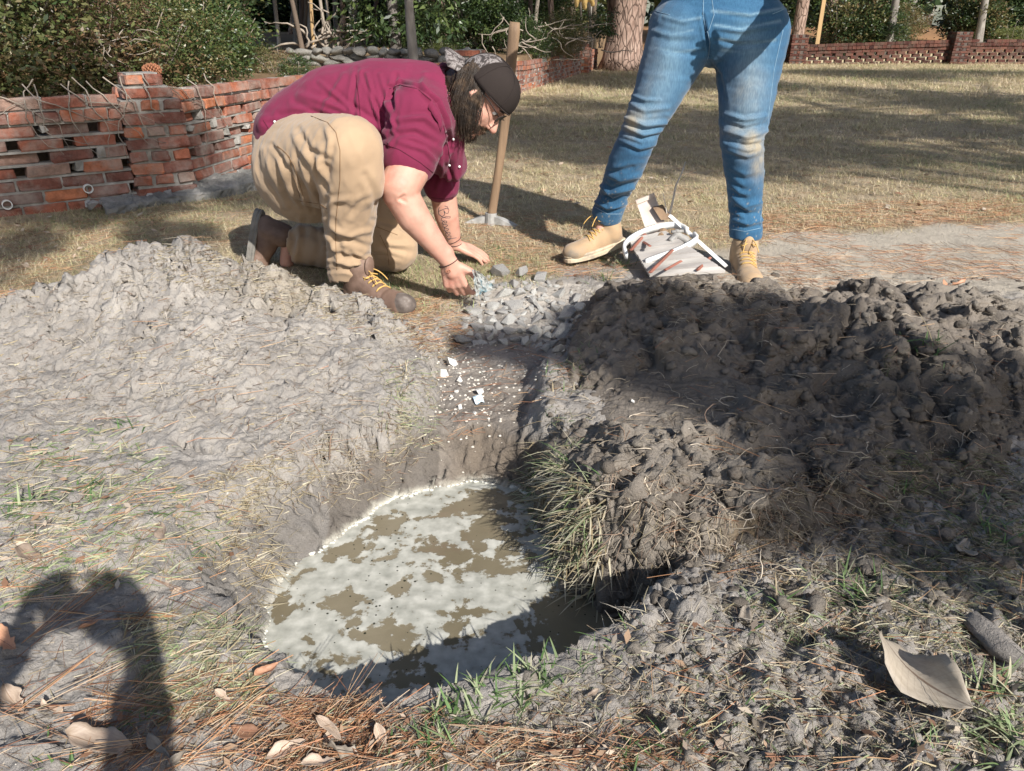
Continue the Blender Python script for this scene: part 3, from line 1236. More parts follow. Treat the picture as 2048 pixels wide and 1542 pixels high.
# ------------------------------------------------------------------ raised bed behind the wall
poly = [PM + (PM - P1) * 6, PM, P1, P2, P3, P4, P5, P5 + (P5 - P4) * .35, np.array([4.0, 40]), np.array([4.0, 90])]
pp = []
for i in range(len(poly) - 1):
    L = np.hypot(*(poly[i + 1] - poly[i]))
    k = max(2, int(L / .15)) if L < 9 else 30
    for j in range(k):
        pp.append(poly[i] + (poly[i + 1] - poly[i]) * j / k)
pp = np.array(pp)
tt = np.concatenate([[0, .0], np.cumsum(np.linspace(.1, 1.6, 34))])
ww_ = 1.0
BXg = pp[:, 0][:, None] - tt[None] - .10
BYg = pp[:, 1][:, None] + tt[None] * .25 + .10
BZg = .475 + .04 * fbm(BXg * .9, BYg * .9, o=4) + .022 * np.maximum(BYg - 12, 0) + .0 * BXg
BZg[:, 0] = -.1


def bed_z(x, y):
    return .475 + .04 * float(fbm(np.array([x * .9]), np.array([y * .9]), o=4)[0]) + .022 * max(y - 12, 0)


n1 = fbm(BXg * 1.3, BYg * 1.3, o=4)[..., None]
bc = np.array([.19, .125, .07]) * (1 + .5 * n1)
bc = np.where((n1 > .25), np.array([.36, .27, .16]) * (1 + .2 * n1), bc)
bed = grid_mesh('raised_ground', BXg, BYg, BZg, np.ones(BXg.shape, bool), bc, [M_GROUND])
put(bed, kind='structure')

# ------------------------------------------------------------------ low rubble-stone wall in front of the trees
M_STONE = mat('field_stone', [(.3, (.13, .125, .11)), (.55, (.25, .235, .21)), (.75, (.40, .38, .34))], scale=9, bump=.8, bscale=40, bdist=.012, objrand=.25)
ws_ = thing('stone_wall', (-2, 10.4, .47), 'low dry wall of pale rubble stones between the bed and the trees', 'stone wall')
STM = []
for k in range(6):
    V, Fc = ICO2
    V = V * (1 + .18 * perlin(V[:, 0] * 1.3 + k * 9, V[:, 1] * 1.3, V[:, 2] * 1.3)[:, None])
    rr_ = np.random.default_rng(900 + k)
    for q_ in range(10):
        n_ = rr_.normal(size=3)
        n_ /= np.linalg.norm(n_)
        V = V - np.outer(np.maximum(V @ n_ - rr_.uniform(.5, .8), 0), n_)
    V = V * 1.25
    STM.append(mesh_np('stone', V, Fc, [M_STONE], link=False))
winv = world_mat(ws_).inverted()
for px0, px1, D0, D1 in [(575, 940, 10.8, 10.2)]:
    xa = W(px0, 130, D0)[0]
    xb = W(px1, 130, D1)[0]
    for row in range(3):
        x = xa
        while x < xb:
            w = random.uniform(.07, .17) * (1 - .12 * row)
            f = (x - xa) / (xb - xa)
            o = bpy.data.objects.new('stone', random.choice(STM))
            COL.objects.link(o)
            o.parent = ws_
            o.matrix_parent_inverse = winv
            D = D0 + (D1 - D0) * f
            o.location = (x + w, D + random.gauss(0, .03), .50 + .075 * row + random.gauss(0, .01))
            o.scale = (w, random.uniform(.08, .13), random.uniform(.045, .065))
            o.rotation_euler = (random.gauss(0, .15), random.gauss(0, .15), random.gauss(0, .2))
            x += w * 1.9

# ------------------------------------------------------------------ trees, shrubs
def leaf_cloud(n, nclump, leaf, seed, tones, spread=.16, flat=1.0, aspect=.42, hollow=.35, droop=0.0):
    r = np.random.default_rng(seed)
    cc = r.normal(size=(nclump, 3))
    cc /= np.linalg.norm(cc, axis=1)[:, None]
    cc *= (hollow + (1 - hollow) * r.random(nclump) ** .6)[:, None]
    ci = r.integers(0, nclump, n)
    cs = spread * (.5 + r.random(nclump))
    P = cc[ci] + r.normal(size=(n, 3)) * cs[ci][:, None] * np.array([1, 1, .7])
    P[:, 2] *= flat
    d = r.normal(size=(n, 3)) + P * .8
    d[:, 2] -= droop
    d /= np.linalg.norm(d, axis=1)[:, None]
    s = np.cross(d, r.normal(size=(n, 3)))
    s /= np.linalg.norm(s, axis=1)[:, None]
    nn = np.cross(d, s)
    L = leaf * (.6 + .8 * r.random(n))[:, None]
    a = P
    b = P + d * L * .5 + s * L * aspect * .5 + nn * L * .08
    c = P + d * L
    e = P + d * L * .5 - s * L * aspect * .5 + nn * L * .08
    V = np.stack([a, b, c, e], 1).reshape(-1, 3)
    F = np.arange(4 * n).reshape(n, 4)
    tn = np.array(tones)
    ct = r.integers(0, len(tn), nclump)
    k = np.where(r.random(n) < .7, ct[ci], r.integers(0, len(tn), n))
    c0 = tn[k] * (.75 + .5 * r.random(n))[:, None]
    col = np.repeat(c0, 4, axis=0)
    return mesh_np('leaves', V, F, [M_LEAF], col, link=False)


M_LEAF = mat('leaf', [(.3, (.85, .85, .85)), (.7, (1.1, 1.1, 1.1))], scale=3, bump=0, attr=True, rough=.42, spec=.5, translucent=.22)
GR = [(.045, .075, .022), (.065, .10, .028), (.030, .055, .018), (.09, .12, .035)]
OL = [(.11, .12, .042), (.15, .145, .055), (.08, .095, .032), (.19, .155, .07), (.16, .10, .05)]
BRN = [(.13, .075, .05), (.10, .055, .04), (.08, .05, .03), (.16, .10, .06)]
YEL = [(.15, .17, .05), (.20, .21, .07), (.12, .14, .04)]
DK = [(.026, .045, .016), (.035, .06, .02), (.05, .08, .025), (.02, .035, .014)]
C_OL = [leaf_cloud(9000, 90, .060, 1, OL), leaf_cloud(9000, 110, .055, 2, OL + GR)]
C_GR = [leaf_cloud(6500, 60, .085, 3, GR), leaf_cloud(6500, 70, .075, 4, GR + DK)]
C_BR = [leaf_cloud(4500, 60, .05, 5, BRN)]
C_YE = [leaf_cloud(4500, 50, .075, 6, YEL)]
C_DK = [leaf_cloud(8000, 60, .11, 7, DK, hollow=.15), leaf_cloud(8000, 70, .10, 8, DK + GR, hollow=.15), leaf_cloud(8000, 80, .10, 9, DK + OL, hollow=.1)]
C_MG = [leaf_cloud(1400, 34, .20, 10, GR + DK, spread=.2, aspect=.36, droop=.6)]
C_SP = [leaf_cloud(2600, 60, .12, 21, DK, hollow=.1, spread=.2), leaf_cloud(2300, 50, .13, 22, DK, hollow=.1, spread=.22)]
C_FN = [leaf_cloud(2600, 36, .16, 12, [(.05, .12, .03), (.07, .16, .035)], spread=.18, aspect=.16, droop=.2)]

M_BARK_PINE = new_mat('pine_bark')[0]


def pine_bark():
    m, n, l, b = new_mat('pine_bark')
    tc = n.new('ShaderNodeTexCoord')
    mp = n.new('ShaderNodeMapping')
    mp.inputs['Scale'].default_value = (1, 1, .35)
    l.new(tc.outputs['Object'], mp.inputs[0])
    nz0 = n.new('ShaderNodeTexNoise')
    nz0.inputs['Scale'].default_value = 4
    l.new(mp.outputs[0], nz0.inputs['Vector'])
    mxv = n.new('ShaderNodeMix')
    mxv.data_type = 'RGBA'
    mxv.inputs[0].default_value = .12
    l.new(mp.outputs[0], mxv.inputs[6])
    l.new(nz0.outputs['Color'], mxv.inputs[7])
    vo = n.new('ShaderNodeTexVoronoi')
    vo.feature = 'DISTANCE_TO_EDGE'
    vo.inputs['Scale'].default_value = 11
    l.new(mxv.outputs[2], vo.inputs['Vector'])
    nz = n.new('ShaderNodeTexNoise')
    nz.inputs['Scale'].default_value = 14
    nz.inputs['Detail'].default_value = 8
    l.new(mp.outputs[0], nz.inputs['Vector'])
    r = ramp(n, [(.3, (.16, .10, .075)), (.6, (.30, .21, .165)), (.8, (.36, .28, .23))])
    l.new(nz.outputs[0], r.inputs[0])
    rr = ramp(n, [(.0, (.25, .22, .2)), (.10, (1, 1, 1))])
    l.new(vo.outputs[0], rr.inputs[0])
    mx = n.new('ShaderNodeMix')
    mx.data_type = 'RGBA'
    mx.blend_type = 'MULTIPLY'
    mx.inputs[0].default_value = 1
    l.new(r.outputs[0], mx.inputs[6])
    l.new(rr.outputs[0], mx.inputs[7])
    l.new(mx.outputs[2], b.inputs['Base Color'])
    b.inputs['Roughness'].default_value = .9
    ad = n.new('ShaderNodeMath')
    ad.operation = 'MULTIPLY_ADD'
    cl = n.new('ShaderNodeMath')
    cl.operation = 'MINIMUM'
    cl.inputs[1].default_value = .12
    l.new(vo.outputs[0], cl.inputs[0])
    l.new(nz.outputs[0], ad.inputs[0])
    ad.inputs[1].default_value = .1
    l.new(cl.outputs[0], ad.inputs[2])
    bp = n.new('ShaderNodeBump')
    bp.inputs['Strength'].default_value = 1
    bp.inputs['Distance'].default_value = .12
    l.new(ad.outputs[0], bp.inputs['Height'])
    l.new(bp.outputs[0], b.inputs['Normal'])
    return m


M_PINE = pine_bark()
M_BARK = mat('grey_bark', [(.3, (.09, .08, .07)), (.5, (.19, .17, .15)), (.7, (.34, .32, .29))], scale=5, bump=.7, bscale=30, bdist=.02, stretch=(1, 1, .35), objrand=.25)
M_BARK_D = mat('brown_bark', [(.3, (.06, .045, .035)), (.7, (.15, .11, .085))], scale=6, bump=.7, bscale=30, bdist=.02, stretch=(1, 1, .3), objrand=.3)
M_TWIG = mat('bare_twig', ramp2((.26, .22, .18), .3), scale=10, bump=.2)
M_POLE = mat('yellow_wood', ramp2((.36, .24, .12), .15), scale=10, bump=.2, stretch=(1, 1, .1))


def trunk_mesh(name, p0, p1, r0, r1, m, parent, flare=.35, limbs=5, seed=0, seg=14):
    r = np.random.default_rng(seed)
    n = 16
    t = np.linspace(0, 1, n) ** 1.4
    ax = p1 - p0
    L = np.linalg.norm(ax)
    pts = p0 + ax * t[:, None]
    wob = r.normal(size=2) * 10
    pts[:, 0] += perlin(t * 4 + wob[0], t * 0) * .05 * L * .25 * (t > 0)
    pts[:, 1] += perlin(t * 4 + wob[1], t * 0 + 3) * .05 * L * .25
    rad = r0 + (r1 - r0) * t + r0 * flare * np.exp(-t * L / .25)
    mb = MB()
    mb.tube(pts, rad, seg)
    V = mb.v[0]
    V += (perlin(V[:, 0] * 9, V[:, 1] * 9, V[:, 2] * 3) * r0 * .22)[:, None] * np.array([1, 1, 0])
    for k in range(limbs):
        i = r.integers(n // 3, n - 1)
        a = r.random() * 2 * PI
        d = np.array([math.cos(a), math.sin(a), .4 + r.random() * .5])
        ll = L * (.12 + .16 * r.random())
        q = pts[i] + np.outer(np.linspace(0, 1, 6) ** 1, d) * ll
        q[:, 2] += np.linspace(0, 1, 6) ** 2 * ll * .25
        mb.tube(q, rad[i] * np.linspace(.4, .08, 6), 6)
    return mb.build(name, m, parent, smooth=True)


def crown(parent, mesh, loc, scale, rot=None, name='crown'):
    o = bpy.data.objects.new(name, mesh)
    COL.objects.link(o)
    o.parent = parent
    o.matrix_parent_inverse = world_mat(parent).inverted()
    o.location = loc
    o.scale = scale
    o.rotation_euler = (0, 0, random.random() * 6.28 if rot is None else rot)
    return o


def tree(px, base_py, px_top, wpx, D, m, label, gz=None, H=9.0, crowns=True, nm='tree', group=None, cm=None, flare=.3, fixed_z=None, low=None):
    if fixed_z is None:
        z0 = bed_z(W(px, base_py, D)[0], D) if gz is None else gz
    else:
        z0 = fixed_z
    b = W(px, base_py, D)
    b[2] = z0 - .05
    t = W(px_top, 0, D)
    t[2] = max(t[2], z0 + .3)
    dirn = (t - b) / (t[2] - b[2])
    top = b + dirn * H
    top[0] = b[0] + (top[0] - b[0]) * .8
    zc = D * cp + (CAM_H - z0) * sp
    r0 = wpx / 2 * zc / F_PX
    th = thing(nm, b, label, 'tree', group)
    trunk_mesh('trunk', b, top, r0, r0 * .35, m, th, flare=flare, seed=int(px), limbs=6)
    if crowns:
        for k in range(3):
            s = random.uniform(1.5, 2.4)
            crown(th, random.choice(cm or C_DK), (top[0] + random.gauss(0, 1.1), top[1] + random.gauss(0, 1.1), top[2] - .3 - 1.1 * k), (s, s, s * .75))
    if low:
        for (lx, ly, ls, lm) in low:
            p = W(lx, ly, D)
            crown(th, random.choice(lm), p, (ls, ls, ls * .8), name='leafy_branch')
    return th


tree(1243, 124, 1262, 74, 19.8, M_PINE, 'massive pine trunk with plated bark standing where the brick wall ends', gz=.0, H=14, nm='pine_tree', flare=.45)
tree(1596, 90, 1604, 25, 25.5, M_PINE, 'pine trunk rising directly behind the squat far brick pier', gz=.05, H=13, nm='pine_tree')
tree(1655, 90, 1668, 22, 27.0, M_PINE, 'dark pine trunk beside the yellow pole behind the far wall', gz=.1, H=13, nm='pine_tree')
tree(1778, 88, 1796, 16, 25.5, M_BARK, 'leaning grey trunk behind the middle of the far lattice wall', gz=.05, H=10)
tree(1817, 50, 1828, 12, 32, M_BARK, 'slim grey trunk beside the straw path', gz=.3, H=10)
tree(1757, 30, 1768, 10, 36, M_BARK_D, 'thin dark trunk deep behind the far wall hedge', gz=.5, H=10)
tree(1862, 15, 1864, 11, 44, M_BARK, 'small distant trunk at the top of the straw path', gz=1.0, H=10)
tree(1958, 72, 1966, 15, 28, M_BARK, 'grey trunk between the straw path and the dark shrubs', gz=.2, H=10)
tree(822, 128, 817, 18, 10.0, M_BARK, 'straight dark grey trunk just in front of the low stone wall', H=8)
tree(797, 112, 780, 21, 12.4, M_BARK, 'pale mottled trunk forked at its top behind the stone wall', H=8, low=[(745, 20, .55, C_MG), (860, 10, .6, C_MG)])
tree(697, 112, 707, 13, 12.8, M_BARK, 'slender wavy grey trunk behind the stone wall', H=7)
tree(657, 115, 641, 7, 12.6, M_TWIG, 'thin pale stem leaning among curling branches', H=5, crowns=False)
tree(632, 115, 621, 7, 12.5, M_POLE, 'thin orange-brown stem leaning behind the stone wall', H=5, crowns=False)
tree(672, 114, 655, 4, 12.7, M_TWIG, 'thinnest pale stem right of the leaning pale one', H=4, crowns=False)
tree(602, 108, 574, 9, 12.2, M_BARK_D, 'dark brown leaning trunk over the leafy shoots', H=7)
tree(498, 100, 478, 20, 12.0, M_BARK_D, 'thick brown trunk rising behind the fern bush', H=8)
tree(318, 60, 300, 20, 13.0, M_BARK_D, 'brown trunk half hidden by the big olive hedge', H=8)
tree(925, 100, 921, 9, 17, M_BARK_D, 'thin dark trunk above the yellow shrub', H=8)
tree(1062, 100, 1078, 8, 15, M_TWIG, 'leaning pale trunk over the brick wall coping', H=7)
tree(1182, 96, 1178, 6, 17.5, M_TWIG, 'pale bare stem nearest the massive pine', H=5, crowns=False)
tree(1168, 96, 1160, 5, 17.5, M_TWIG, 'pale bare stem second from the massive pine', H=5, crowns=False)
tree(1035, 100, 1030, 5, 15.5, M_BARK, 'thin upright stem behind the mattock handle', H=6)
for k in range(40):
    px = random.choice([random.uniform(540, 1230), random.uniform(540, 1230), random.uniform(1680, 2048)])
    D = random.uniform(15, 26)
    if px > 1600:
        if k % 2 or 1800 < px < 1960:
            continue
        D = random.uniform(28, 42)
    tree(px, 90, px + random.gauss(0, 6), random.uniform(6, 14), D, random.choice([M_BARK, M_BARK_D, M_PINE]), 'one of the slim trunks standing in the shade of the wood', gz=.5 + .03 * (D - 15), H=random.uniform(7, 11), group='slim trunks in the shade of the wood')
# leaning yellow pole
b = W(1637, 87, 23.4)
t = W(1645, 0, 23.4)
m = MB()
m.box((b + t) / 2 + np.array([0, 0, .4]), (.105, .05, (t[2] - b[2]) + 1.1), jit=.003)
put(m.build('wooden_pole', M_POLE), 'tall pale yellow wooden pole standing behind the far brick wall', 'pole')


def shrub(px, py, D, s, meshes, label, nm='shrub', group=None, sz=.8, n=1, twigs=True, base=None):
    c = W(px, py, D)
    z0 = (bed_z(c[0], D) if c[0] < 2.5 else 0.0) if base is None else base
    th = thing(nm, (c[0], c[1], z0), label, 'shrub', group)
    for k in range(n):
        q = c + np.array([random.gauss(0, .25 * s), random.gauss(0, .2 * s), random.gauss(0, .15 * s)]) * (k > 0)
        crown(th, random.choice(meshes), q, (s, s, s * sz), name='foliage')
    if twigs:
        mb = MB()
        for k in range(9):
            a = random.random() * 6.28
            e = c + np.array([math.cos(a), math.sin(a) * .6, random.uniform(.0, .9)]) * s * random.uniform(.5, .95)
            b = np.array([c[0] + random.gauss(0, .1 * s), c[1] + random.gauss(0, .1 * s), z0 - .03])
            mid = (b + e) / 2 + RNG.normal(size=3) * .08 * s
            tt_ = np.linspace(0, 1, 7)[:, None]
            pts = (1 - tt_) ** 2 * b + 2 * tt_ * (1 - tt_) * mid + tt_ ** 2 * e
            mb.tube(pts, np.linspace(.012, .004, 7) * (s + .3), 5)
        mb.build('stem', M_TWIG, th, smooth=True)
    return th


shrub(-60, 60, 6.6, 1.05, C_OL, 'dense olive hedge shrub nearest the wall end', n=2)
shrub(110, 90, 7.2, 1.0, C_OL, 'broad olive-green shrub over the brick wall left of the reddish one', n=2)
shrub(60, 0, 8.5, 1.3, C_GR + C_OL, 'tall mixed green shrub behind the olive hedge')
shrub(220, 20, 8.8, 1.1, C_YE + C_OL, 'bright yellow-green shrub top against the dark wood')
shrub(210, 70, 7.0, .50, C_BR, 'reddish brown dried patch of twiggy shrub', n=2)
shrub(300, 105, 7.2, .62, C_YE + C_OL, 'sunlit yellow-green bush right behind the brick pier', n=2)
shrub(370, 60, 8.5, .62, C_GR, 'green shrub between the sunlit bush and the fern bush', n=2)
shrub(462, 85, 9.3, .42, C_FN + C_GR, 'bright green fronded bush in front of the brown trunk')
shrub(450, 125, 9.2, .34, C_YE + C_GR, 'small leafy shrub at the foot of the fronded bush')
shrub(545, 132, 9.2, .28, C_OL, 'low dull bush on the straw right of the fronded bush')
shrub(600, 150, 6.6, .16, C_GR, 'tiny green shoots sprouting behind the brick wall coping', sz=.9)
shrub(400, 10, 11, .8, C_DK, 'dark evergreen shrub behind the green shrub')
shrub(885, 110, 11.5, .32, C_YE, 'low yellow-leaved shrub trailing over the stone wall', sz=.5)
shrub(868, 60, 15, .55, C_YE + C_GR, 'leafy green bush beyond the dark grey trunk', n=2)
shrub(960, 55, 15, .6, C_GR + C_DK, 'green understory bush left of the mattock handle', n=2)
shrub(1060, 70, 14.5, .42, C_GR + C_BR, 'tangled twiggy bush behind the mattock handle', n=2)
shrub(1125, 60, 15.5, .45, C_OL + C_YE, 'sparse sunlit thicket left of the bare stems', n=2)
shrub(1203, 45, 17, .32, C_MG, 'glossy broad-leaved magnolia shoot beside the massive pine')
shrub(1100, 10, 18, .60, C_GR, 'taller green bush over the sparse thicket', n=2)
shrub(1140, 95, 15, .25, C_OL, 'low thicket resting on the brick coping')
shrub(1500, 40, 27, 1.3, C_DK, 'dark shrub behind the jeans and the far wall', base=.1)
shrub(1700, 50, 26.5, 1.1, C_DK, 'dark evergreen hedge behind the far wall, next to the yellow pole', base=.1, n=2)
shrub(1760, 60, 26.0, .8, C_DK + C_GR, 'rounded dark hedge left of the leaning grey trunk', base=.1, n=2)
shrub(1810, 45, 27.5, .8, C_YE + C_OL, 'loose olive bush between the leaning trunk and the straw path', base=.1)
shrub(1720, 5, 31, 2.0, C_DK + C_GR, 'tall evergreen mass above the dark hedge', base=.3, n=2)
shrub(1950, 40, 29, 1.0, C_DK, 'dark rounded shrub right of the straw path', base=.3, n=2)
shrub(2030, 15, 30, 1.5, C_DK, 'large dark glossy shrub at the far right of the wall', base=.3, n=2)
shrub(2040, 70, 26, .7, C_YE, 'low bright green ground shrub over the far wall coping', base=.1, sz=.35)
for k in range(40):
    D = random.uniform(27, 44)
    if k < 38:
        px = random.uniform(-80, 1130)
    elif k < 50:
        px = random.uniform(1240, 1790)
        D = random.uniform(30, 46)
    else:
        px = random.choice([random.uniform(1930, 2200), random.uniform(1780, 2000)])
        D = random.uniform(46, 60) if px < 1960 else random.uniform(32, 46)
    s = random.uniform(1.1, 1.8) * (1 + (D - 15) / 45)
    py = random.uniform(-80, 50) if px < 1200 else random.uniform(-70, 25)
    shrub(px, py, D, s, C_DK, 'one of the dark evergreen shrubs massed in the depth of the wood', group='dark shrubs in the depth of the wood', twigs=False, base=.5 + .03 * (D - 15))
# the wall of wood that closes the view
parts = []
r = np.random.default_rng(44)
n = 36000
ang = r.uniform(-1.1, 1.1, n)
rad = r.uniform(48, 62, n)
P = np.stack([np.sin(ang) * rad, np.cos(ang) * rad, r.random(n) ** .8 * 13 + .5], -1)
d = r.normal(size=(n, 3))
d /= np.linalg.norm(d, axis=1)[:, None]
s_ = np.cross(d, r.normal(size=(n, 3)))
s_ /= np.linalg.norm(s_, axis=1)[:, None]
L = r.uniform(.5, 1.1, n)[:, None]
V = np.stack([P, P + d * L * .5 + s_ * L * .3, P + d * L, P + d * L * .5 - s_ * L * .3], 1).reshape(-1, 3)
c0 = np.array(DK)[r.integers(0, 4, n)] * r.uniform(.6, 1.3, n)[:, None]
fw = mesh_np('far_wood', V, np.arange(4 * n).reshape(n, 4), [M_LEAF], np.repeat(c0, 4, axis=0))
put(fw, 'dense dark wood closing the view behind everything', 'wood', kind='stuff')
# bare curling branches between the slim stems
mb = MB()
for k in range(16):
    x0, y0 = random.uniform(600, 690), random.uniform(60, 112)
    a = random.uniform(-2.6, -.4)
    pts = []
    for j in range(9):
        pts.append(W(x0, y0, 12.3 + random.gauss(0, .05)))
        x0 += math.cos(a) * 12
        y0 += math.sin(a) * 9
        a += random.gauss(0, .45)
    mb.tube(np.array(pts), np.linspace(.022, .006, 9), 5)
put(mb.build('bare_branch', M_TWIG, smooth=True), 'tangle of pale curling bare branches among the slim stems', 'branches', kind='stuff')
mb = MB()
for k in range(60):
    cx_, cy_, D = random.choice([(1100, 70, 14.6), (1150, 80, 15.6), (230, 90, 6.6), (1040, 80, 14)])
    x0, y0 = cx_ + random.gauss(0, 26), cy_ + random.gauss(0, 20)
    a = random.uniform(0, 6.28)
    pts = []
    for j in range(7):
        pts.append(W(x0, y0, D + random.gauss(0, .03)))
        x0 += math.cos(a) * 11
        y0 += math.sin(a) * 9
        a += random.gauss(0, .35)
    mb.tube(np.array(pts), np.linspace(.010, .003, 7) * D / 11, 4)
put(mb.build('twig_thicket', M_TWIG, smooth=True), 'thin grey bare twigs tangled through the shrubs along the wall', 'twigs', kind='stuff')

# ------------------------------------------------------------------ people
def cone_mesh(p0, p1, r0, r1, seg=20, rings=5):
    """closed tapered capsule"""
    p0, p1 = np.array(p0, float), np.array(p1, float)
    ax = p1 - p0
    L = np.linalg.norm(ax)
    t = ax / L if L > 1e-9 else np.array([0, 0, 1.0])
    ref = np.array([0, 0, 1.0]) if abs(t[2]) < .9 else np.array([1.0, 0, 0])
    a = np.cross(t, ref)
    a /= np.linalg.norm(a)
    b = np.cross(t, a)
    R = []
    for k in range(1, rings + 1):
        f = PI / 2 * (1 - k / rings)
        R.append((p0 - t * r0 * math.sin(f), r0 * math.cos(f)))
    for k in range(rings):
        f = PI / 2 * k / rings
        R.append((p1 + t * r1 * math.sin(f), r1 * math.cos(f)))
    V = [p0 - t * r0]
    for c, r in R:
        for k in range(seg):
            an = 2 * PI * k / seg
            V.append(c + r * (math.cos(an) * a + math.sin(an) * b))
    V.append(p1 + t * r1)
    F = [(0, 1 + (k + 1) % seg, 1 + k) for k in range(seg)]
    n = len(R)
    for i in range(n - 1):
        for k in range(seg):
            k2 = (k + 1) % seg
            F.append((1 + i * seg + k, 1 + i * seg + k2, 1 + (i + 1) * seg + k2, 1 + (i + 1) * seg + k))
    e = len(V) - 1
    F += [(e, 1 + (n - 1) * seg + k, 1 + (n - 1) * seg + (k + 1) % seg) for k in range(seg)]
    return np.array(V), F


def ell_mesh(c, r, R=None):
    V, F = ICO3
    V = V * np.array(r)
    if R is not None:
        V = V @ np.array(R).T
    return V + np.array(c), [tuple(f) for f in F]


CREASE = 1.5


def blob(name, parts, voxel, m, parent, smooth_it=6, fac=.5, disp=None, cut=None, label=None, creases=None, sag=None):
    """union of closed shapes grown into one continuous skin"""
    mb = MB()
    for V, F in parts:
        mb.add(V, F)
    me = mesh_np(name + '_raw', np.concatenate(mb.v), mb.f, link=False)
    o = bpy.data.objects.new(name, me)
    COL.objects.link(o)
    md = o.modifiers.new('r', 'REMESH')
    md.mode = 'VOXEL'
    md.voxel_size = voxel
    md.adaptivity = 0
    ms = o.modifiers.new('s', 'SMOOTH')
    ms.factor = fac
    ms.iterations = smooth_it
    dg = bpy.context.evaluated_depsgraph_get()
    ev = o.evaluated_get(dg)
    m2 = bpy.data.meshes.new_from_object(ev)
    o.modifiers.clear()
    o.data = m2
    bpy.data.meshes.remove(me)
    m2.name = name
    n = len(m2.vertices)
    V = np.zeros(n * 3, np.float32)
    m2.vertices.foreach_get('co', V)
    V = V.reshape(-1, 3).astype(float)
    N = np.zeros(n * 3, np.float32)
    m2.vertices.foreach_get('normal', N)
    N = N.reshape(-1, 3).astype(float)
    d = np.zeros(n)
    if disp is not None:
        d = d + disp(V, N)
    if creases:
        P = proj(V)
        facing = (N * (np.array([0, 0, CAM_H]) - V)).sum(1) > -.02
        for cr in creases:
            pts, wpx, amp = cr[:3]
            Dr = cr[3] if len(cr) > 3 else (0, 99)
            best = np.full(n, 1e9)
            tt = np.zeros(n)
            for i in range(len(pts) - 1):
                dd, t = seg_dist(P[:, 0], P[:, 1], pts[i][0], pts[i][1], pts[i + 1][0], pts[i + 1][1])
                k = dd < best
                best = np.where(k, dd, best)
                tt = np.where(k, (i + t) / (len(pts) - 1), tt)
            prof = np.exp(-(best / wpx) ** 2) - .45 * np.exp(-((best - 2.1 * wpx) / wpx) ** 2)
            fade = np.sin(np.clip(tt, .08, .92) * PI) ** .5
            ok = facing & (V[:, 1] > Dr[0]) & (V[:, 1] < Dr[1])
            d = d + np.where(ok, CREASE * amp * prof * fade, 0)
    V = V + N * d[:, None]
    m2.vertices.foreach_set('co', V.astype(np.float32).ravel())
    if cut is not None:
        import bmesh
        bm = bmesh.new()
        bm.from_mesh(m2)
        bm.verts.ensure_lookup_table()
        kill = cut(V)
        bmesh.ops.delete(bm, geom=[v for v, k in zip(bm.verts, kill) if k], context='VERTS')
        bm.to_mesh(m2)
        bm.free()
    m2.polygons.foreach_set('use_smooth', np.ones(len(m2.polygons), bool))
    m2.materials.clear()
    m2.materials.append(m)
    m2.update()
    put(o, label, parent=parent)
    return o


def bvh_of(o):
    me = o.data
    return BVHTree.FromPolygons([v.co[:] for v in me.vertices], [p.vertices[:] for p in me.polygons])


def trace(bvhs, pts, step=4.0, off=.001, sm=True):
    """points of a picture line thrown onto the first surface it meets"""
    out = []
    for i in range(len(pts) - 1):
        a, b = np.array(pts[i], float), np.array(pts[i + 1], float)
        k = max(1, int(np.hypot(*(b - a)) / step))
        for j in range(k + (i == len(pts) - 2)):
            p = a + (b - a) * j / k
            d = ray(*p)
            d = d / np.linalg.norm(d)
            best = None
            for bv in bvhs:
                h = bv.ray_cast(Vector((0, 0, CAM_H)), Vector(d))
                if h[0] is not None and (best is None or h[3] < best[3]):
                    best = h
            if best is not None:
                out.append(np.array(best[0]) + np.array(best[1]) * off)
    return np.array(out)


def line_on(name, bvhs, lines, r, m, parent, seg=5, off=.0, step=4.0, label=None):
    mb = MB()
    for ln in lines:
        p = trace(bvhs, ln, step, off)
        if len(p) < 3:
            continue
        # drop jumps
        dd = np.linalg.norm(np.diff(p, axis=0), axis=1)
        cut = np.where(dd > .05)[0]
        for seg_ in np.split(p, cut + 1):
            if len(seg_) > 2:
                mb.tube(seg_, r, seg)
    if mb.n == 0:
        return None
    return put(mb.build(name, m, smooth=True), label, parent=parent)


def orient(fwd, up):
    f = np.array(fwd, float)
    f /= np.linalg.norm(f)
    u = np.array(up, float)
    u = u - f * (u @ f)
    u /= np.linalg.norm(u)
    s = np.cross(u, f)
    return np.stack([f, s, u], 1)     # columns: forward, left, up


